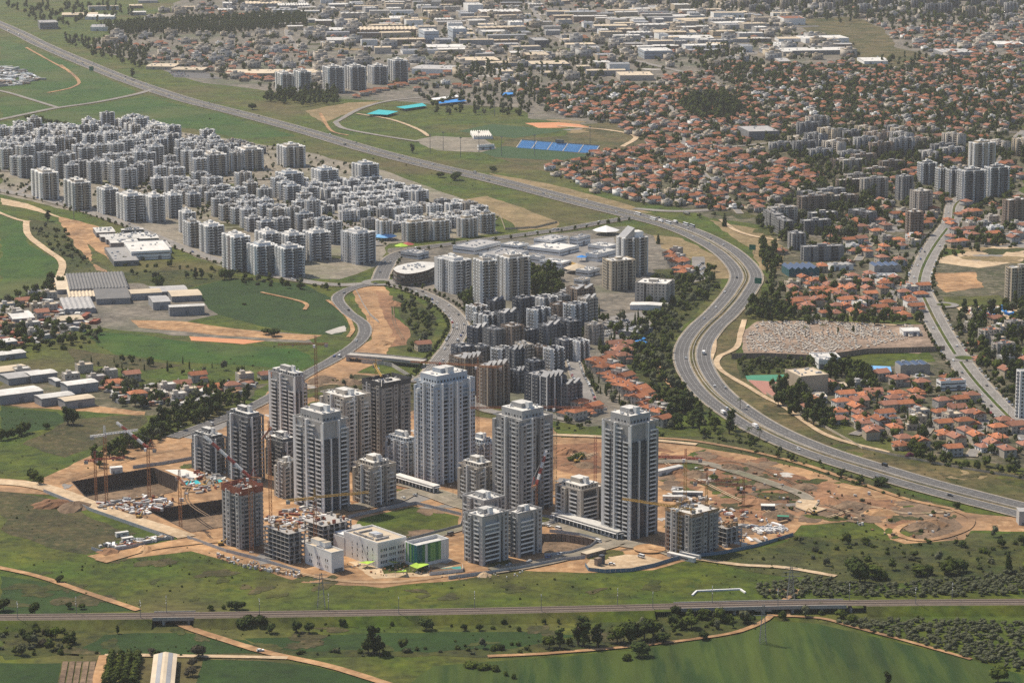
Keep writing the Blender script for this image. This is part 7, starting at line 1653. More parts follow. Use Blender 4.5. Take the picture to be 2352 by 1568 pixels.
wood([(560, 10), (1280, 10), (1330, 60), (1420, 170), (1180, 190), (820, 120), (700, 100)], 45, ['broad', 'broad', 'shrub'], DK_ + MD, 3.5, 6, .3)
wood([(1290, 35), (1780, 40), (1760, 100), (1560, 160), (1400, 130)], 45, ['broad', 'broad', 'shrub'], DK_ + MD, 3.5, 6, .35)
wood([(1280, 2), (1700, 0), (2352, 0), (2352, 60), (2100, 70), (1900, 50), (1500, 22)], 36, ['broad', 'tall'], DK_ + MD, 5, 9, .3)
wood([(340, 2), (560, 0), (1300, 0), (1300, 14), (600, 14)], 50, ['broad', 'tall'], DK_, 5, 9, .3)
wood([(0, 15), (250, 10), (320, 40), (150, 62), (60, 50)], 38, ['broad', 'tall'], DK_, 5, 8, .3)
wood([(130, 85), (330, 110), (340, 165), (200, 125)], 22, ['broad', 'tall'], DK_ + MD, 4, 7, .3)
wood([(930, 215), (1010, 225), (1250, 190), (1260, 260), (1150, 270), (1000, 262), (960, 240)], 22, ['broad', 'broad', 'tall'], DK_ + MD, 3.5, 6, .3)
wood([(620, 218), (780, 220), (780, 240), (700, 246), (600, 232)], 13, ['broad', 'tall'], DK_, 5, 7, .2)
wood([(1040, 160), (1160, 150), (1180, 190), (1060, 200)], 24, ['broad', 'tall'], DK_ + MD, 4, 7, .3)
wood([(1160, 120), (1420, 165), (1350, 200), (1200, 205)], 34, ['broad', 'tall'], DK_, 4, 7, .3)
wood([(1280, 400), (1340, 380), (1700, 480), (1690, 492), (1500, 470)], 14, ['broad', 'shrub', 'cypress'], DK_ + MD, 3, 5, .3)
wood([(0, 320), (330, 290), (700, 350), (1130, 490), (1100, 540), (700, 540), (230, 480), (0, 430)], 20, ['broad', 'shrub', 'broad'], MD, 1.8, 3.4, .3)
wood([(270, 590), (420, 612), (560, 630), (520, 642), (340, 640), (250, 625)], 14, ['shrub', 'shrub', 'broad'], MD, 2, 4, .35)
wood([(560, 640), (720, 650), (760, 670), (640, 662), (540, 655)], 10, ['shrub', 'broad'], MD, 2, 4.5, .3)
wood([(910, 690), (980, 700), (1008, 740), (985, 800), (930, 815), (945, 760)], 9, ['broad', 'shrub'], BR + MD, 2.5, 4.5, .25)
wood([(70, 515), (150, 530), (210, 600), (180, 620), (140, 590), (80, 545)], 12, ['shrub', 'shrub', 'broad'], BR, 2, 4, .35)
wood([(1210, 970), (1370, 968), (1530, 985), (1530, 1002), (1380, 992), (1220, 990)], 7, ['shrub', 'broad'], MD, 1.6, 3.2, .4)
wood([(1830, 1245), (2060, 1250), (2240, 1228), (2352, 1225), (2352, 1300), (2000, 1325), (1860, 1300)], 13, ['shrub', 'shrub', 'broad'], MD + BR, 1.6, 4, .4)
wood([(1460, 1418), (1760, 1404), (1900, 1402), (1880, 1418), (1700, 1440), (1480, 1462)], 8, ['shrub', 'broad'], MD + DK_, 2, 4.5, .35)
wood([(640, 1498), (1000, 1488), (1300, 1470), (1400, 1480), (1200, 1506), (800, 1514)], 8, ['shrub', 'shrub', 'broad'], MD + ['leaf_brown'], 1.5, 3.6, .4)
wood([(1600, 1050), (1900, 1120), (2200, 1190), (2080, 1240), (1700, 1180)], 16, ['shrub'], MD, 1.2, 3, .4)
wood([(760, 870), (960, 875), (1000, 940), (900, 950), (780, 920)], 12, ['shrub', 'broad'], MD, 1.6, 3.5, .4)
wood([(1690, 826), (1890, 832), (1880, 848), (1800, 856), (1700, 862)], 6, ['shrub', 'broad'], MD + DK_, 2, 4, .2)
for a, b, n in (((60, 274), (208, 304), 26), ((1340, 860), (1470, 985), 0), ((0, 1012), (30, 1004), 4), ((44, 1002), (64, 992), 5)):
    for i in range(n): f = i / max(1, n - 1); tree(a[0] + (b[0] - a[0]) * f + random.uniform(-2, 2), a[1] + (b[1] - a[1]) * f + random.uniform(-1, 1), 'broad', 'leaf_dark', random.uniform(3, 5))
# along streets
def rowtrees(px, off, step, r=2.4, leaf='leaf_mid', kind='broad'):
    pts = line_px(px, 3); ns_ = normals(pts); acc = 0
    for i in range(1, len(pts)):
        acc += (pts[i] - pts[i - 1]).length
        if acc > step: acc = random.uniform(-2, 2); q = pts[i] + ns_[i] * off; tree(q.x, q.y, kind, leaf, r * random.uniform(.7, 1.25), px=False)
rowtrees(R6, 14, 14); rowtrees(R6, -14, 14); rowtrees(R5, 12, 12); rowtrees(R5, -12, 12, 2.6, 'leaf_dark'); rowtrees(R3, 10, 20); rowtrees(R2, 12, 18); rowtrees([(1352, 690), (1330, 730), (1312, 790), (1322, 850), (1345, 900)], 9, 10)
rowtrees([(150, 474), (300, 520), (480, 592), (560, 616)], -10, 16, 2); rowtrees([(700, 720), (900, 900)], 0, 1e9)
for q in DIST:
    for s in (-7, 7): rowtrees(q, s, 13, 2.2)
# single trees that stand out: x, y, kind, leaf, radius, height
ONE = [(858, 1500, 'tall', 'leaf_dark', 7.5, 27), (846, 1499, 'broad', 'leaf_dark', 6, 14), (872, 1500, 'broad', 'leaf_dark', 5.5, 11), (682, 1452, 'broad', 'leaf_dark', 4.6, 10), (710, 1452, 'broad', 'leaf_dark', 4.6, 10), (624, 1453, 'broad', 'leaf_dark', 4.6, 9), (598, 1438, 'broad', 'leaf_dark', 6.5, 11), (570, 1438, 'broad', 'leaf_dark', 6.5, 11), (787, 1438, 'broad', 'leaf_dark', 3.6, 7), (978, 1445, 'broad', 'leaf_dark', 7, 11), (1066, 1447, 'broad', 'leaf_dark', 3.2, 6), (1101, 1447, 'broad', 'leaf_dark', 3.2, 6), (749, 1437, 'shrub', 'leaf_dark', 2, 3), (900, 1437, 'shrub', 'leaf_mid', 2.4, 4), (1156, 1432, 'broad', 'leaf_mid', 2.8, 5), (1134, 1444, 'shrub', 'leaf_mid', 3, 3), (1250, 1432, 'broad', 'leaf_dark', 2.2, 5), (1282, 1431, 'broad', 'leaf_dark', 2, 5), (1190, 1448, 'shrub', 'leaf_mid', 3, 4),
    (1340, 1484, 'tall', 'leaf_dark', 8.5, 29), (1328, 1480, 'tall', 'leaf_dark', 6, 22), (1372, 1484, 'tall', 'leaf_dark', 7.5, 22), (1286, 1488, 'tall', 'leaf_dark', 6, 19), (1262, 1488, 'broad', 'leaf_mid', 7, 11), (1418, 1476, 'broad', 'leaf_mid', 9, 16), (1448, 1474, 'broad', 'leaf_dark', 9, 19), (1480, 1470, 'broad', 'leaf_dark', 10, 19), (1500, 1462, 'broad', 'leaf_mid', 8, 15), (1521, 1474, 'broad', 'leaf_dark', 6.5, 9), (1615, 1468, 'broad', 'leaf_dark', 4.8, 8), (1468, 1506, 'broad', 'leaf_dark', 9, 14), (1440, 1516, 'shrub', 'leaf_mid', 6, 5), (1588, 1442, 'broad', 'leaf_mid', 8, 12), (1669, 1428, 'shrub', 'leaf_mid', 8, 7), (1714, 1430, 'broad', 'leaf_dark', 6.5, 8), (1618, 1420, 'broad', 'leaf_mid', 6, 9), (1550, 1428, 'broad', 'leaf_dark', 5, 8), (1080, 1530, 'shrub', 'leaf_mid', 8, 4.5), (1110, 1537, 'shrub', 'leaf_mid', 8, 4.5), (1140, 1540, 'shrub', 'leaf_mid', 6, 4.5), (1160, 1550, 'shrub', 'leaf_mid', 3, 4), (1180, 1558, 'shrub', 'leaf_mid', 3, 4),
    (1975, 1338, 'broad', 'leaf_dark', 9, 19), (1962, 1320, 'broad', 'leaf_dark', 8, 16), (2010, 1328, 'broad', 'leaf_mid', 9, 12), (2030, 1330, 'shrub', 'leaf_mid', 8, 7), (2316, 1316, 'cypress', 'leaf_dark', 3.2, 19), (2180, 1320, 'broad', 'leaf_mid', 9, 14), (2205, 1312, 'broad', 'leaf_dark', 7, 11), (2112, 1322, 'broad', 'leaf_mid', 8, 9), (2132, 1318, 'broad', 'leaf_dark', 5, 8), (2299, 1256, 'broad', 'leaf_dark', 4.4, 8), (1989, 1248, 'broad', 'leaf_mid', 4.6, 6), (2292, 1568, 'broad', 'leaf_mid', 9, 14), (2040, 1574, 'tall', 'leaf_dark', 4.2, 13), (2350, 1250, 'broad', 'leaf_dark', 5, 9), (2210, 1256, 'broad', 'leaf_dark', 3.5, 6), (2100, 1280, 'broad', 'leaf_dark', 4, 6), (1886, 1410, 'shrub', 'leaf_dark', 4, 4), (1930, 1418, 'broad', 'leaf_mid', 6, 8), (1960, 1428, 'broad', 'leaf_mid', 6, 7),
    (457, 1510, 'broad', 'leaf_brown', 7, 12), (556, 1440, 'broad', 'leaf_dark', 7, 9), (138, 1336, 'broad', 'leaf_dark', 4.2, 6), (158, 1397, 'broad', 'leaf_dark', 3.4, 6), (188, 1398, 'broad', 'leaf_mid', 3.4, 5), (531, 1398, 'broad', 'leaf_dark', 4, 8), (543, 1399, 'broad', 'leaf_dark', 4, 8), (556, 1399, 'broad', 'leaf_dark', 4.2, 8), (484, 1400, 'broad', 'leaf_mid', 3.5, 5), (512, 1398, 'shrub', 'leaf_mid', 2.5, 4), (80, 1412, 'broad', 'leaf_dark', 5, 13), (270, 1454, 'tall', 'leaf_dark', 2.4, 8), (350, 1505, 'broad', 'leaf_brown', 4, 7), (362, 1508, 'broad', 'leaf_dark', 4, 6), (442, 1530, 'broad', 'leaf_brown', 5, 8), (437, 1552, 'broad', 'leaf_brown', 5, 8), (8, 1402, 'broad', 'leaf_dark', 7, 12),
    (156, 974, 'tall', 'leaf_dark', 7, 20), (168, 975, 'broad', 'leaf_dark', 6, 16), (106, 985, 'broad', 'leaf_dark', 4, 7), (78, 1104, 'broad', 'leaf_mid', 6, 10), (92, 1112, 'broad', 'leaf_mid', 5, 9), (70, 1096, 'broad', 'leaf_dark', 4, 9), (366, 664, 'broad', 'leaf_dark', 9, 18), (450, 640, 'tall', 'leaf_dark', 5, 16), (464, 640, 'tall', 'leaf_dark', 5, 15), (516, 642, 'broad', 'leaf_dark', 8, 15), (532, 640, 'broad', 'leaf_dark', 7, 13), (110, 508, 'tall', 'leaf_dark', 6, 18), (115, 655, 'broad', 'leaf_dark', 7, 11), (1048, 414, 'broad', 'leaf_dark', 12, 15), (1012, 408, 'broad', 'leaf_dark', 8, 10), (948, 352, 'tall', 'leaf_dark', 6, 18), (630, 772, 'broad', 'leaf_dark', 7, 10), (612, 768, 'broad', 'leaf_dark', 6, 8), (1132, 395, 'broad', 'leaf_dark', 7, 11), (580, 252, 'broad', 'leaf_dark', 8, 14), (304, 178, 'tall', 'leaf_dark', 8, 22), (1568, 950, 'tall', 'leaf_dark', 8, 26), (1552, 940, 'broad', 'leaf_dark', 7, 16), (1540, 960, 'tall', 'leaf_dark', 6, 18), (1600, 965, 'broad', 'leaf_dark', 6, 14), (2024, 1115, 'broad', 'leaf_dark', 8, 8), (1774, 610, 'tall', 'leaf_dark', 7, 22), (1762, 590, 'tall', 'leaf_dark', 6, 20), (1664, 520, 'cypress', 'leaf_dark', 4, 20), (1512, 560, 'cypress', 'leaf_dark', 3, 14), (2014, 505, 'cypress', 'leaf_dark', 4.5, 26), (1992, 530, 'cypress', 'leaf_dark', 4, 24), (1990, 870, 'broad', 'leaf_dark', 8, 16), (1960, 872, 'broad', 'leaf_dark', 8, 15), (2005, 880, 'broad', 'leaf_dark', 6, 12), (1858, 900, 'broad', 'leaf_mid', 4, 9), (2040, 925, 'broad', 'leaf_mid', 5, 9), (1942, 905, 'broad', 'leaf_mid', 4, 8), (1330, 1052, 'shrub', 'leaf_mid', 7, 5), (1312, 1058, 'shrub', 'leaf_mid', 5, 4), (1700, 1130, 'broad', 'leaf_mid', 5, 6), (1640, 1100, 'broad', 'leaf_mid', 5, 5), (2196, 1168, 'broad', 'leaf_dark', 4, 7), (1970, 1112, 'shrub', 'leaf_mid', 4, 4), (560, 700, 'shrub', 'leaf_mid', 3, 3), (690, 664, 'broad', 'leaf_dark', 5, 9), (1828, 1240, 'shrub', 'leaf_mid', 3, 3), (2090, 1052, 'broad', 'leaf_purple', 4, 6), (1912, 965, 'broad', 'leaf_purple', 3.5, 5), (1640, 497, 'broad', 'leaf_purple', 4, 7), (1606, 500, 'broad', 'leaf_purple', 4, 7)]
for x, y, k, l, r, h in ONE:
    p = P(x, y); f = (.7, .78) if y > 1395 else (.8, .88)
    TREES.append((p, k, l, r * f[1], h * f[0], 1))
for i, q in enumerate(((1720, 1005), (1745, 1012), (1680, 985), (1690, 1000), (1700, 940), (1890, 770), (1925, 768), (1960, 765), (1850, 775), (1660, 1010))): TREES.append((P(*q), 'palm', 'leaf_dark', 1.5, 8 + i % 3, 1))
for i in range(4):
    for j in range(9): x = 258 + i * 20 - j * 1.6; TREES.append((P(x, 1512 + j * 7.5), 'broad', 'leaf_mid', 3.6, 6))
# orchard shrubs etc. outside the frame are dropped; things hidden by the picture edge too
TREES = [t for t in TREES if -40 < PX(t[0])[0] < 2392 and PX(t[0])[1] < 1640]
onroad = []
for pts, hw in ((hwy, 19), (line_px(R2, 6), 10), (line_px(R3, 6), 8.5), (line_px(R4, 6), 8), (line_px(R5, 6), 9.5), (r6, 12.5)): onroad.append((np.array([[p.x, p.y] for p in pts]), hw))
def clear(p, r):
    q = np.array([p.x, p.y])
    return all(((a - q) ** 2).sum(1).min() > (hw + r * .6) ** 2 for a, hw in onroad)
TREES = [t for t in TREES if len(t) > 5 or clear(t[0], t[3])]
def apparent(t): return (t[3] + t[4] * .5) * FPX / (t[0].y * CA + HC * SA) * (2 if len(t) > 5 else 1)
TREES.sort(key=apparent, reverse=True)
LN = dict(leaf_mid='green', leaf_dark='dark green', leaf_olive='grey-green', leaf_bright='bright green', leaf_brown='brownish', leaf_purple='purple-leaved')
KN = dict(broad='round-crowned', tall='tall', cypress='slim cypress', shrub='low', palm='')
nsolo = 0; solo_sh = 0; rest = []
for i, q in enumerate(TREES):
    p, k, l, r, h = q[:5]
    if k == 'shrub' and solo_sh < 120: solo_sh += 1; solo_tree(i, p, k, l, r, h, '%s spreading bush' % LN[l], 'bush', 'bushes')
    elif k != 'shrub' and nsolo < 295:
        nsolo += 1; solo_tree(i, p, k, l, r, h, 'palm tree' if k == 'palm' else '%s %s tree' % (KN[k], LN[l]) if k != 'cypress' else 'slim dark cypress tree', 'tree', 'trees')
    else: rest.append(q)
TM = ['wood_mass_leaf', 'scrub_leaf', 'grove_leaf']
TT = {}
for kd in ('broad', 'tall', 'cypress', 'shrub'):
    for s in range(4):
        for m in TM: TT[kd, s, m] = tmpl(crown(s * 5 + 90, kd, m, .4), TM)
mass = []
for i, q in enumerate(rest):
    p, k, l, r, h = q[:5]; m = 'scrub_leaf' if l in ('leaf_bright', 'leaf_mid') and i % 3 == 0 else 'grove_leaf' if l == 'leaf_olive' else 'wood_mass_leaf'
    mass.append(put(TT[k if k != 'palm' else 'broad', i % 4, m], (p.x, p.y, .0 if k == 'shrub' else h * .06), random.uniform(0, 6.28), r, r, h / UNITH.get(k, 2)))
o = obj('woodland', big_mesh('woodland', mass, TM), kind='stuff'); o['label'] = 'mass of smaller trees between the houses and roads'; o['category'] = 'woodland'
# olive groves
gr = []
for poly, sp in (([(1905, 1425), (2060, 1424), (2400, 1434), (2400, 1556), (2240, 1515), (1990, 1449)], 4.9), ([(1735, 1345), (1860, 1326), (1960, 1342), (2060, 1344), (2200, 1330), (2400, 1305), (2400, 1367), (2000, 1371), (1745, 1375)], 4.7)):
    def f(w, x, y, i, j): gr.append(put(TT['broad', random.randrange(4), 'grove_leaf'], (w.x, w.y, .2), random.uniform(0, 6.28), random.uniform(2.0, 3.1), None, random.uniform(1.4, 2.1)))
    grid(poly, R(20), sp, sp, f, .2, .36)
o = obj('olive_grove', big_mesh('olive_grove', gr, TM), kind='stuff'); o['label'] = 'grey-green olive groves beside the railway'; o['category'] = 'olive grove'
# scrub and weeds over the meadows
sc = []
for poly, sp, r0, r1 in (([(0, 1130), (320, 1228), (520, 1280), (700, 1345), (1100, 1330), (1350, 1320), (1600, 1290), (1900, 1330), (1720, 1370), (0, 1395)], 9, .4, 1.3), ([(0, 1425), (2352, 1400), (2352, 1428), (1900, 1425), (1700, 1455), (1400, 1490), (900, 1510), (0, 1515)], 8, .4, 1.6), ([(1800, 1230), (2352, 1220), (2352, 1330), (1800, 1330), (1620, 1295)], 6, .5, 1.8), ([(1500, 1000), (1720, 1005), (2200, 1168), (2180, 1182), (1800, 1070)], 6, .4, 1.4), ([(0, 940), (340, 955), (210, 1080), (0, 1090)], 11, .4, 1.2), ([(1630, 800), (1690, 720), (1720, 880), (2000, 1030), (2352, 1090), (2352, 1160), (1900, 1035)], 9, .3, 1.1), ([(60, 500), (210, 590), (260, 640), (140, 650), (80, 550)], 9, .5, 1.6), ([(1500, 640), (1650, 640), (1560, 760), (1560, 880), (1640, 950), (1500, 900)], 6, .6, 2.0), ([(340, 225), (900, 372), (1280, 465), (1000, 425), (640, 335)], 22, .6, 2.2), ([(150, 770), (720, 800), (690, 855), (250, 850)], 12, .4, 1.5)):
    def f(w, x, y, i, j):
        r = random.uniform(r0, r1) * random.choice((.4, .6, .8, 1.2)); sc.append(put(TT['shrub', random.randrange(4), 'scrub_leaf' if random.random() < .7 else 'wood_mass_leaf'], (w.x, w.y, 0), random.uniform(0, 6.28), r, r, r * random.uniform(.8, 1.3)))
    grid(poly, R(13), sp, sp, f, .66, .5)
sc = [s for s in sc if clear(Vector((s[0][0][0], s[0][0][1])), 1)]
o = obj('scrub', big_mesh('scrub', sc, TM), kind='stuff'); o['label'] = 'low scrub and weeds over the meadows'; o['category'] = 'scrub'
print('TREES', len(TREES), 'rest', len(rest), 'grove', len(gr), 'scrub', len(sc), 'houses', len(HOUSES), 'vis', len(vis))


# ================================================================== CEMETERY
GP = [(1712, 772), (1745, 742), (1880, 739), (2055, 749), (2110, 750), (2120, 772), (2050, 785), (1980, 800), (1880, 812), (1718, 808)]
gs = []
def fg(w, x, y, i, j):
    if i % 9 == 8 or j % 14 == 13: return
    if math.sin(w.x * .09) * math.sin(w.y * .05 + 1) + random.uniform(-.9, .9) < -.35: return
    gs.append((w, R(12) + random.uniform(-.15, .15), random.choice((.7, .9, 1.1, 1.5))))
grid(GP, R(12), 2.7, 3.9, fg, .12, .15)
gs.sort(key=lambda q: q[0].y)
gm = MB(); gm.box(-.7, .7, -1.1, 1.1, 0, .6, 'grave_stone'); gm.box(-.65, .65, 1.12, 1.35, 0, 1.5, 'grave_stone'); gmesh = gm.mesh('grave')
for w, a, s in gs[:300]:
    o = obj('grave', gmesh, None, (w.x, w.y, .5), a); o.scale = (s, s, s); tag(o, 'pale stone grave in the front rows of the cemetery', 'grave', 'graves')
gt = tmpl(gm, ['grave_stone']); o = obj('graves', big_mesh('graves', [put(gt, (w.x, w.y, .5), a, s) for w, a, s in gs[300:]], ['grave_stone']), kind='stuff'); o['label'] = 'dense rows of pale graves filling the cemetery'; o['category'] = 'graves'

# ================================================================== VEHICLES, SIGNS, LAMPS
hn = normals(hwy); n = 0
def heading(pts, i): d = pts[min(i + 1, len(pts) - 1)] - pts[max(i - 1, 0)]; return math.atan2(d.y, d.x)
i = 8
while i < len(hwy) - 4 and n < 120:
    for s in (-1, 1):
        for l in (-4, 0, 4):
            if random.random() < (.30 if hwy[i].y > P(0, 560).y else .2):
                k = min(len(hwy) - 2, max(1, i + random.randrange(-3, 4))); q = hwy[k] + hn[k] * (s * 10.2 + l); x, y = PX((q.x, q.y, 0))
                if -5 < x < 2357:
                    car(q, heading(hwy, k) + (0 if s < 0 else math.pi), 'driving on the highway', kind=random.choice(['car'] * 9 + ['van', 'truck']), moving=True, z=.95); n += 1
    i += random.choice((6, 9, 12)) if hwy[i].y < P(0, 520).y else random.choice((9, 12, 16))
for k, (x, y, kd, c) in enumerate(((1500, 507, 'bus', 'white'), (1518, 512, 'truck', 'white'), (1535, 516, 'bus', 'white'), (1552, 514, 'truck', 'grey'), (1575, 519, 'bus', 'white'), (1590, 523, 'bus', 'silver'), (1465, 495, 'bus', 'white'), (1577, 494, 'bus', 'black'))):
    q = P(x, y); j = min(range(len(hwy)), key=lambda a: (hwy[a] - q.xy).length); car(q, heading(hwy, j), 'queuing at the highway junction', c, kd, True, .95)
def along_road(px, offs, gap, where_, parked=False, p=.6, z=.9, kinds=('car',) * 8 + ('van',)):
    pts = line_px(px, 2.5); ns_ = normals(pts); k = 2
    while k < len(pts) - 2:
        for o_ in offs:
            if random.random() < p:
                q = pts[k] + ns_[k] * o_; car(q, heading(pts, k) + (math.pi if o_ > 0 else 0), where_, kind=random.choice(kinds), moving=not parked, z=z)
        k += max(2, int(gap / 2.5 * random.uniform(.7, 1.3)))
ST = [(1352, 690), (1330, 730), (1312, 790), (1322, 850), (1345, 900), (1358, 940)]
along_road(ST, (-5.2, 5.2), 6.5, 'parked along the street of the zigzag-roofed estate', True, .62)
along_road(R5, (-3.5, 3.5), 22, 'on the avenue below the roundabout', False, .45); along_road(R5[2:6], (-7.4,), 7, 'parked along the avenue', True, .5)
along_road(R2, (-3, 3), 40, 'on the side road to the junction', False, .35); along_road(R3, (-3, 3), 45, 'on the road along the left district', False, .35); along_road(R4[:7], (-2.5, 2.5), 60, 'on the bypass road', False, .35)
along_road(R6, (-6.2, 6.2), 40, 'on the right-hand boulevard', False, .4); along_road(R6[3:], (-12, 12), 11, 'parked along the boulevard', True, .3)
along_road([(1250, 1197), (1330, 1222), (1410, 1247)], (-7.5, 7.5), 7, 'parked on the street by the shop podium', True, .5, .6)
along_road([(885, 1256), (960, 1242), (1056, 1214)], (-6.5,), 7, 'parked beside the grass lot', True, .55, .6); along_road([(1140, 1312), (1230, 1298), (1330, 1274)], (7.5,), 8, 'parked beside the plain pit', True, .5, .6)
for q in DIST: along_road(q, (-5.4, 5.4), 14, 'parked on the left district streets', True, .18)
def lot(poly, th, da, db, where_, p=.7, cap=60, kinds=('car',)):
    c = [0]
    def f(w, x, y, i, j):
        if c[0] < cap and random.random() < p: c[0] += 1; car(w, R(th) + math.pi / 2 + random.uniform(-.06, .06), where_, kind=random.choice(kinds), z=.55)
    grid(poly, R(th), da, db, f, 0, .06)
lot([(1395, 740), (1455, 722), (1490, 735), (1440, 770), (1390, 772)], 35, 2.9, 11, 'in the car park beside the estate', .7, 46)
lot([(1596, 596), (1616, 596), (1620, 640), (1594, 645)], 70, 3.2, 9, 'in the car park by the red terrace', .6, 22)
lot([(1400, 1276), (1480, 1278), (1525, 1288), (1470, 1302), (1440, 1296)], 42, 9, 16, 'on the sandy parking compound', .55, 16, ('car', 'car', 'van'))
lot([(384, 166), (470, 170), (500, 180), (400, 177)], 10, 3.4, 12, 'in the far car yard beyond the highway', .8, 44)
lot([(890, 1142), (938, 1130), (975, 1145), (920, 1160)], 42, 6, 12, 'in the lot beside the roundabout street', .45, 12)
lot([(400, 1000), (510, 965), (500, 985), (440, 1004)], 30, 10, 10, 'on the grey apron left of the towers', .3, 14, ('car', 'van', 'truck'))
lot([(700, 1160), (790, 1150), (800, 1172), (720, 1180)], 42, 6, 10, 'below the glass-cornered tower', .35, 12)
lot([(1745, 878), (1795, 882), (1806, 905), (1762, 902)], 15, 14, 20, 'on the red parking court', .4, 5)
for q in ((598, 1497, 20, 'white'), (1405, 1298, 0, 'white'), (2232, 748, 60, 'red')): car(P(*q[:2]), R(q[2]), 'standing alone on the dirt', q[3], 'truck' if q[0] > 2000 else 'car', z=.75)
def sign(x, y, w=9, h=7, up=4):
    p = P(x, y); t = thing('road_sign', 'large green highway sign on two posts', 'sign', (p.x, p.y, 0), R(-30))
    MB().box(-w / 2, w / 2, 0, .2, up, up + h, 'sign_green').build('panel', t)
    for s in (-.3, .3): k = MB(); k.cyl((w * s, .35), .15, .15, 0, up + h * .9, 'steel', 6); k.build('post', t)
sign(1728, 582, 8, 6); sign(1753, 614, 4, 4); sign(1741, 660, 8, 6); sign(840 // 4, 168, 10, 8)
def lamps(px, off, step, where_, h=9):
    pts = line_px(px, 4); ns_ = normals(pts); acc = 0
    pole = cached(('lamp', h), lambda: (lambda b: (b.cyl((0, 0), .14, .09, 0, h, 'steel', 5), b.bar((0, 0, h), (1.8, 0, h + .3), .14, 'steel'), b)[2])(MB()).mesh('pole')); head = cached(('lamph', h), lambda: MB().box(1.5, 2.5, -.2, .2, h + .22, h + .4, 'plant_metal').mesh('lamp_head'))
    for k in range(1, len(pts)):
        acc += (pts[k] - pts[k - 1]).length
        if acc > step:
            acc = 0; q = pts[k] + ns_[k] * off; t = thing('street_lamp', 'slim grey street lamp ' + where_, 'street lamp', (q.x, q.y, .3), heading(pts, k) + (math.pi / 2 if off < 0 else -math.pi / 2), 'street lamps'); obj('pole', pole, t); obj('lamp_head', head, t)
lamps(R5, 10.5, 30, 'along the avenue'); lamps(R4, 8, 42, 'along the bypass road'); lamps(R6, 0, 48, 'on the boulevard median'); lamps(R2, -11, 45, 'along the side road'); lamps(R3, 9.5, 48, 'along the left district road'); lamps([(790, 1170), (900, 1150), (960, 1128), (1060, 1160), (1250, 1195), (1420, 1246), (1520, 1262)], 8.5, 32, 'on the new site street'); lamps(HWY[9:16], 0, 70, 'on the highway median', 12)

# ================================================================== HAZE
hz = MB().box(-9300, 9300, -300, 14300, -13, 520, 'concrete'); ho = hz.build('haze', kind='stuff'); ho.data.materials.clear()
hm = bpy.data.materials.new('haze_air'); hm.use_nodes = True; hn_ = hm.node_tree; hn_.nodes.clear()
pv = hn_.nodes.new('ShaderNodeVolumePrincipled'); pv.inputs['Color'].default_value = (.97, .96, .95, 1); pv.inputs['Density'].default_value = HAZE_D; pv.inputs['Anisotropy'].default_value = .2
hout = hn_.nodes.new('ShaderNodeOutputMaterial'); hn_.links.new(pv.outputs[0], hout.inputs['Volume']); ho.data.materials.append(hm)
ho['label'] = 'thin pale haze over the whole plain'; ho['category'] = 'haze'; hm.cycles.homogeneous_volume = True

# ================================================================== LABELS: say which one
MARKS = [('the blue stadium stand', 1275, 345), ('the cemetery', 1920, 780), ('the tallest tower', 1020, 1100), ('the green-striped school hall', 980, 1300), ('the railway viaduct', 1750, 1390), ('the highway bend', 1650, 720), ('the highway junction', 1470, 500), ('the tan sports hall', 1850, 905), ('the dark curved building', 950, 655), ('the slanted-top tower', 1445, 632), ('the wide pit', 290, 1120), ('the ribbed grey barn', 230, 690), ('the white school pavilions', 290, 570), ('the biggest white warehouse', 40, 920), ('the twin office blocks', 1015, 100), ('the far tower cluster', 790, 210), ('the boulevard towers', 2200, 450), ('the orange-striped hall', 1815, 58), ('the greenhouse', 385, 1560), ('the dark tree belt', 470, 65), ('the boulevard roundabout', 2168, 702), ('the yellow sandstone tower', 2250, 390), ('the white hangar', 2010, 148), ('the brown zigzag-roofed block', 1122, 930), ('the ridge vent warehouse', 890, 85), ('the beige mall', 1460, 186), ('the railway underpass', 405, 1420), ('the dirt loop', 2140, 1220), ('the teal courts', 880, 265), ('the dark tree pair by the track', 1350, 1484), ('the lit concrete block', 1590, 1278), ('the near red-roofed villas', 2120, 1000), ('the solar-roofed hall', 1840, 636), ('the bare tan lot', 1180, 495), ('the farm fields', 450, 810), ('the left highway edge', 200, 150), ('the white-roofed barn', 430, 726), ('the red-brown tower', 2095, 542), ('the car park', 1430, 750), ('the red town-house terrace', 1440, 910), ('the sandy compound', 1430, 1295), ('the unfinished frames', 700, 1285), ('the pylon by the olive grove', 1816, 1378), ('the front row blocks', 330, 510), ('the three white towers', 740, 430), ('the villa slope', 1560, 420), ('the right frame edge', 2345, 800), ('the far villas', 1600, 270), ('the upper right villas', 2150, 230)]
def where_is(o, skip=''):
    p = o.matrix_basis.translation; x, y = PX(p); best = None
    for nm, mx, my in MARKS:
        k = 1 + .0012 * max(0, 1000 - my); dx, dy = (x - mx), (y - my) * 2.6; d = math.hypot(dx, dy) * 1
        if best is None or d < best[0]: best = (d, nm, dx, dy)
    d, nm, dx, dy = best
    return ('near ' if d < 26 else 'left of ' if dx < -abs(dy) else 'right of ' if dx > abs(dy) else 'beyond ' if dy < 0 else 'in front of ') + nm
from collections import defaultdict
by = defaultdict(list)
for o in THINGS: by[o['label']].append(o)
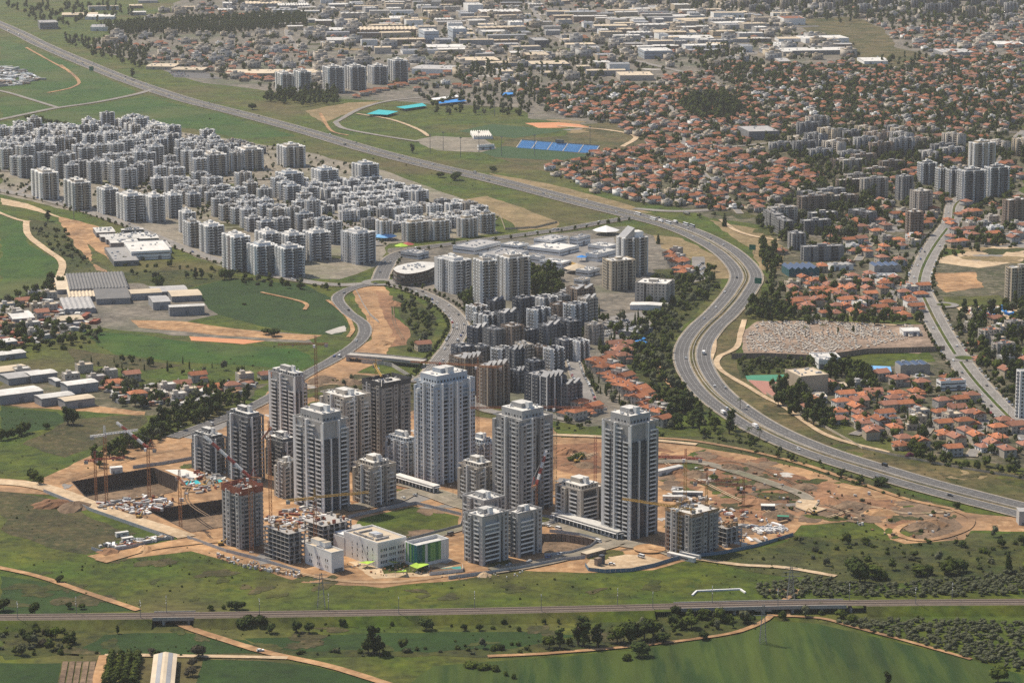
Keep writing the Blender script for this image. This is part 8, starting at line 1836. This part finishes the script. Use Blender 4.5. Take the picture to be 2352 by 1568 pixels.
for lb, os_ in list(by.items()):
    if (len(os_) > 1 or len(lb.split()) < 4) and not lb.startswith('pale stone grave'):
        for o in os_:
            w_ = where_is(o); base = lb
            if w_.split(' ', 2)[-1] in lb: continue
            ws = (base + ' ' + w_).split()
            if len(ws) > 10: base = ' '.join(lb.split()[:max(4, 10 - len(w_.split()))]); base = base.rstrip(',')
            for tail in (' of the', ' of', ' the', ' with', ' in the', ' in', ' on the', ' on', ' by the', ' by', ' among the', ' among', ' beside', ' and', ' a', ' along the', ' along', ' before', ' above', ' behind', ' behind the', ' far', ' dense'):
                if base.endswith(tail): base = base[:-len(tail)]
            for tail in (' of the', ' of', ' the', ' with', ' in the', ' in', ' on the', ' on', ' by the', ' by', ' among the', ' among', ' beside', ' and'):
                if base.endswith(tail): base = base[:-len(tail)]
            o['label'] = base + ' ' + w_
by = defaultdict(list)
for o in THINGS: by[o['label']].append(o)
ORD = ['leftmost', 'second from left', 'third from left', 'fourth from left', 'fifth from left', 'sixth from left', 'seventh from left', 'eighth from left', 'ninth from left', 'tenth from left', 'eleventh from left', 'twelfth from left']
for lb, os_ in by.items():
    n_ = len(os_)
    if n_ < 2 or lb.startswith('pale stone grave'): continue
    if n_ == 2:
        os_.sort(key=lambda o: PX(o.location)[0]); os_[0]['label'] = lb + ', left one'; os_[1]['label'] = lb + ', right one'; continue
    ps = sorted(os_, key=lambda o: o.location.y)
    rows = 1 if n_ <= 12 else math.ceil(n_ / 12)
    rn = [''] if rows == 1 else ['near row, ', 'back row, '] if rows == 2 else ['nearest row, '] + ['middle row, ' if rows == 3 else ('second', 'third', 'fourth', 'fifth', 'sixth', 'seventh', 'eighth', 'ninth', 'tenth')[i] + ' row, ' for i in range(rows - 2)] + ['farthest row, ']
    sz = math.ceil(n_ / rows)
    for r_ in range(rows):
        seg = sorted(ps[r_ * sz:(r_ + 1) * sz], key=lambda o: PX(o.location)[0])
        for k, o in enumerate(seg):
            o['label'] = lb + ', ' + rn[r_] + (ORD[k] if k < len(seg) - 1 or len(seg) == 1 else 'rightmost')
for o in THINGS:
    ws = o['label'].split()
    if len(ws) > 16: i_ = next((i for i, w in enumerate(ws) if w in ('left', 'right', 'beyond', 'near', 'in') and i > 3), 5); o['label'] = ' '.join(ws[:max(3, i_ - (len(ws) - 16))] + ws[i_:])
for k in ('wa', 'wb', 'h'):
    for o in THINGS:
        if k in o: del o[k]
print('CARS', NCAR[0], 'THINGS', len(THINGS), 'OBJ', len(bpy.data.objects))
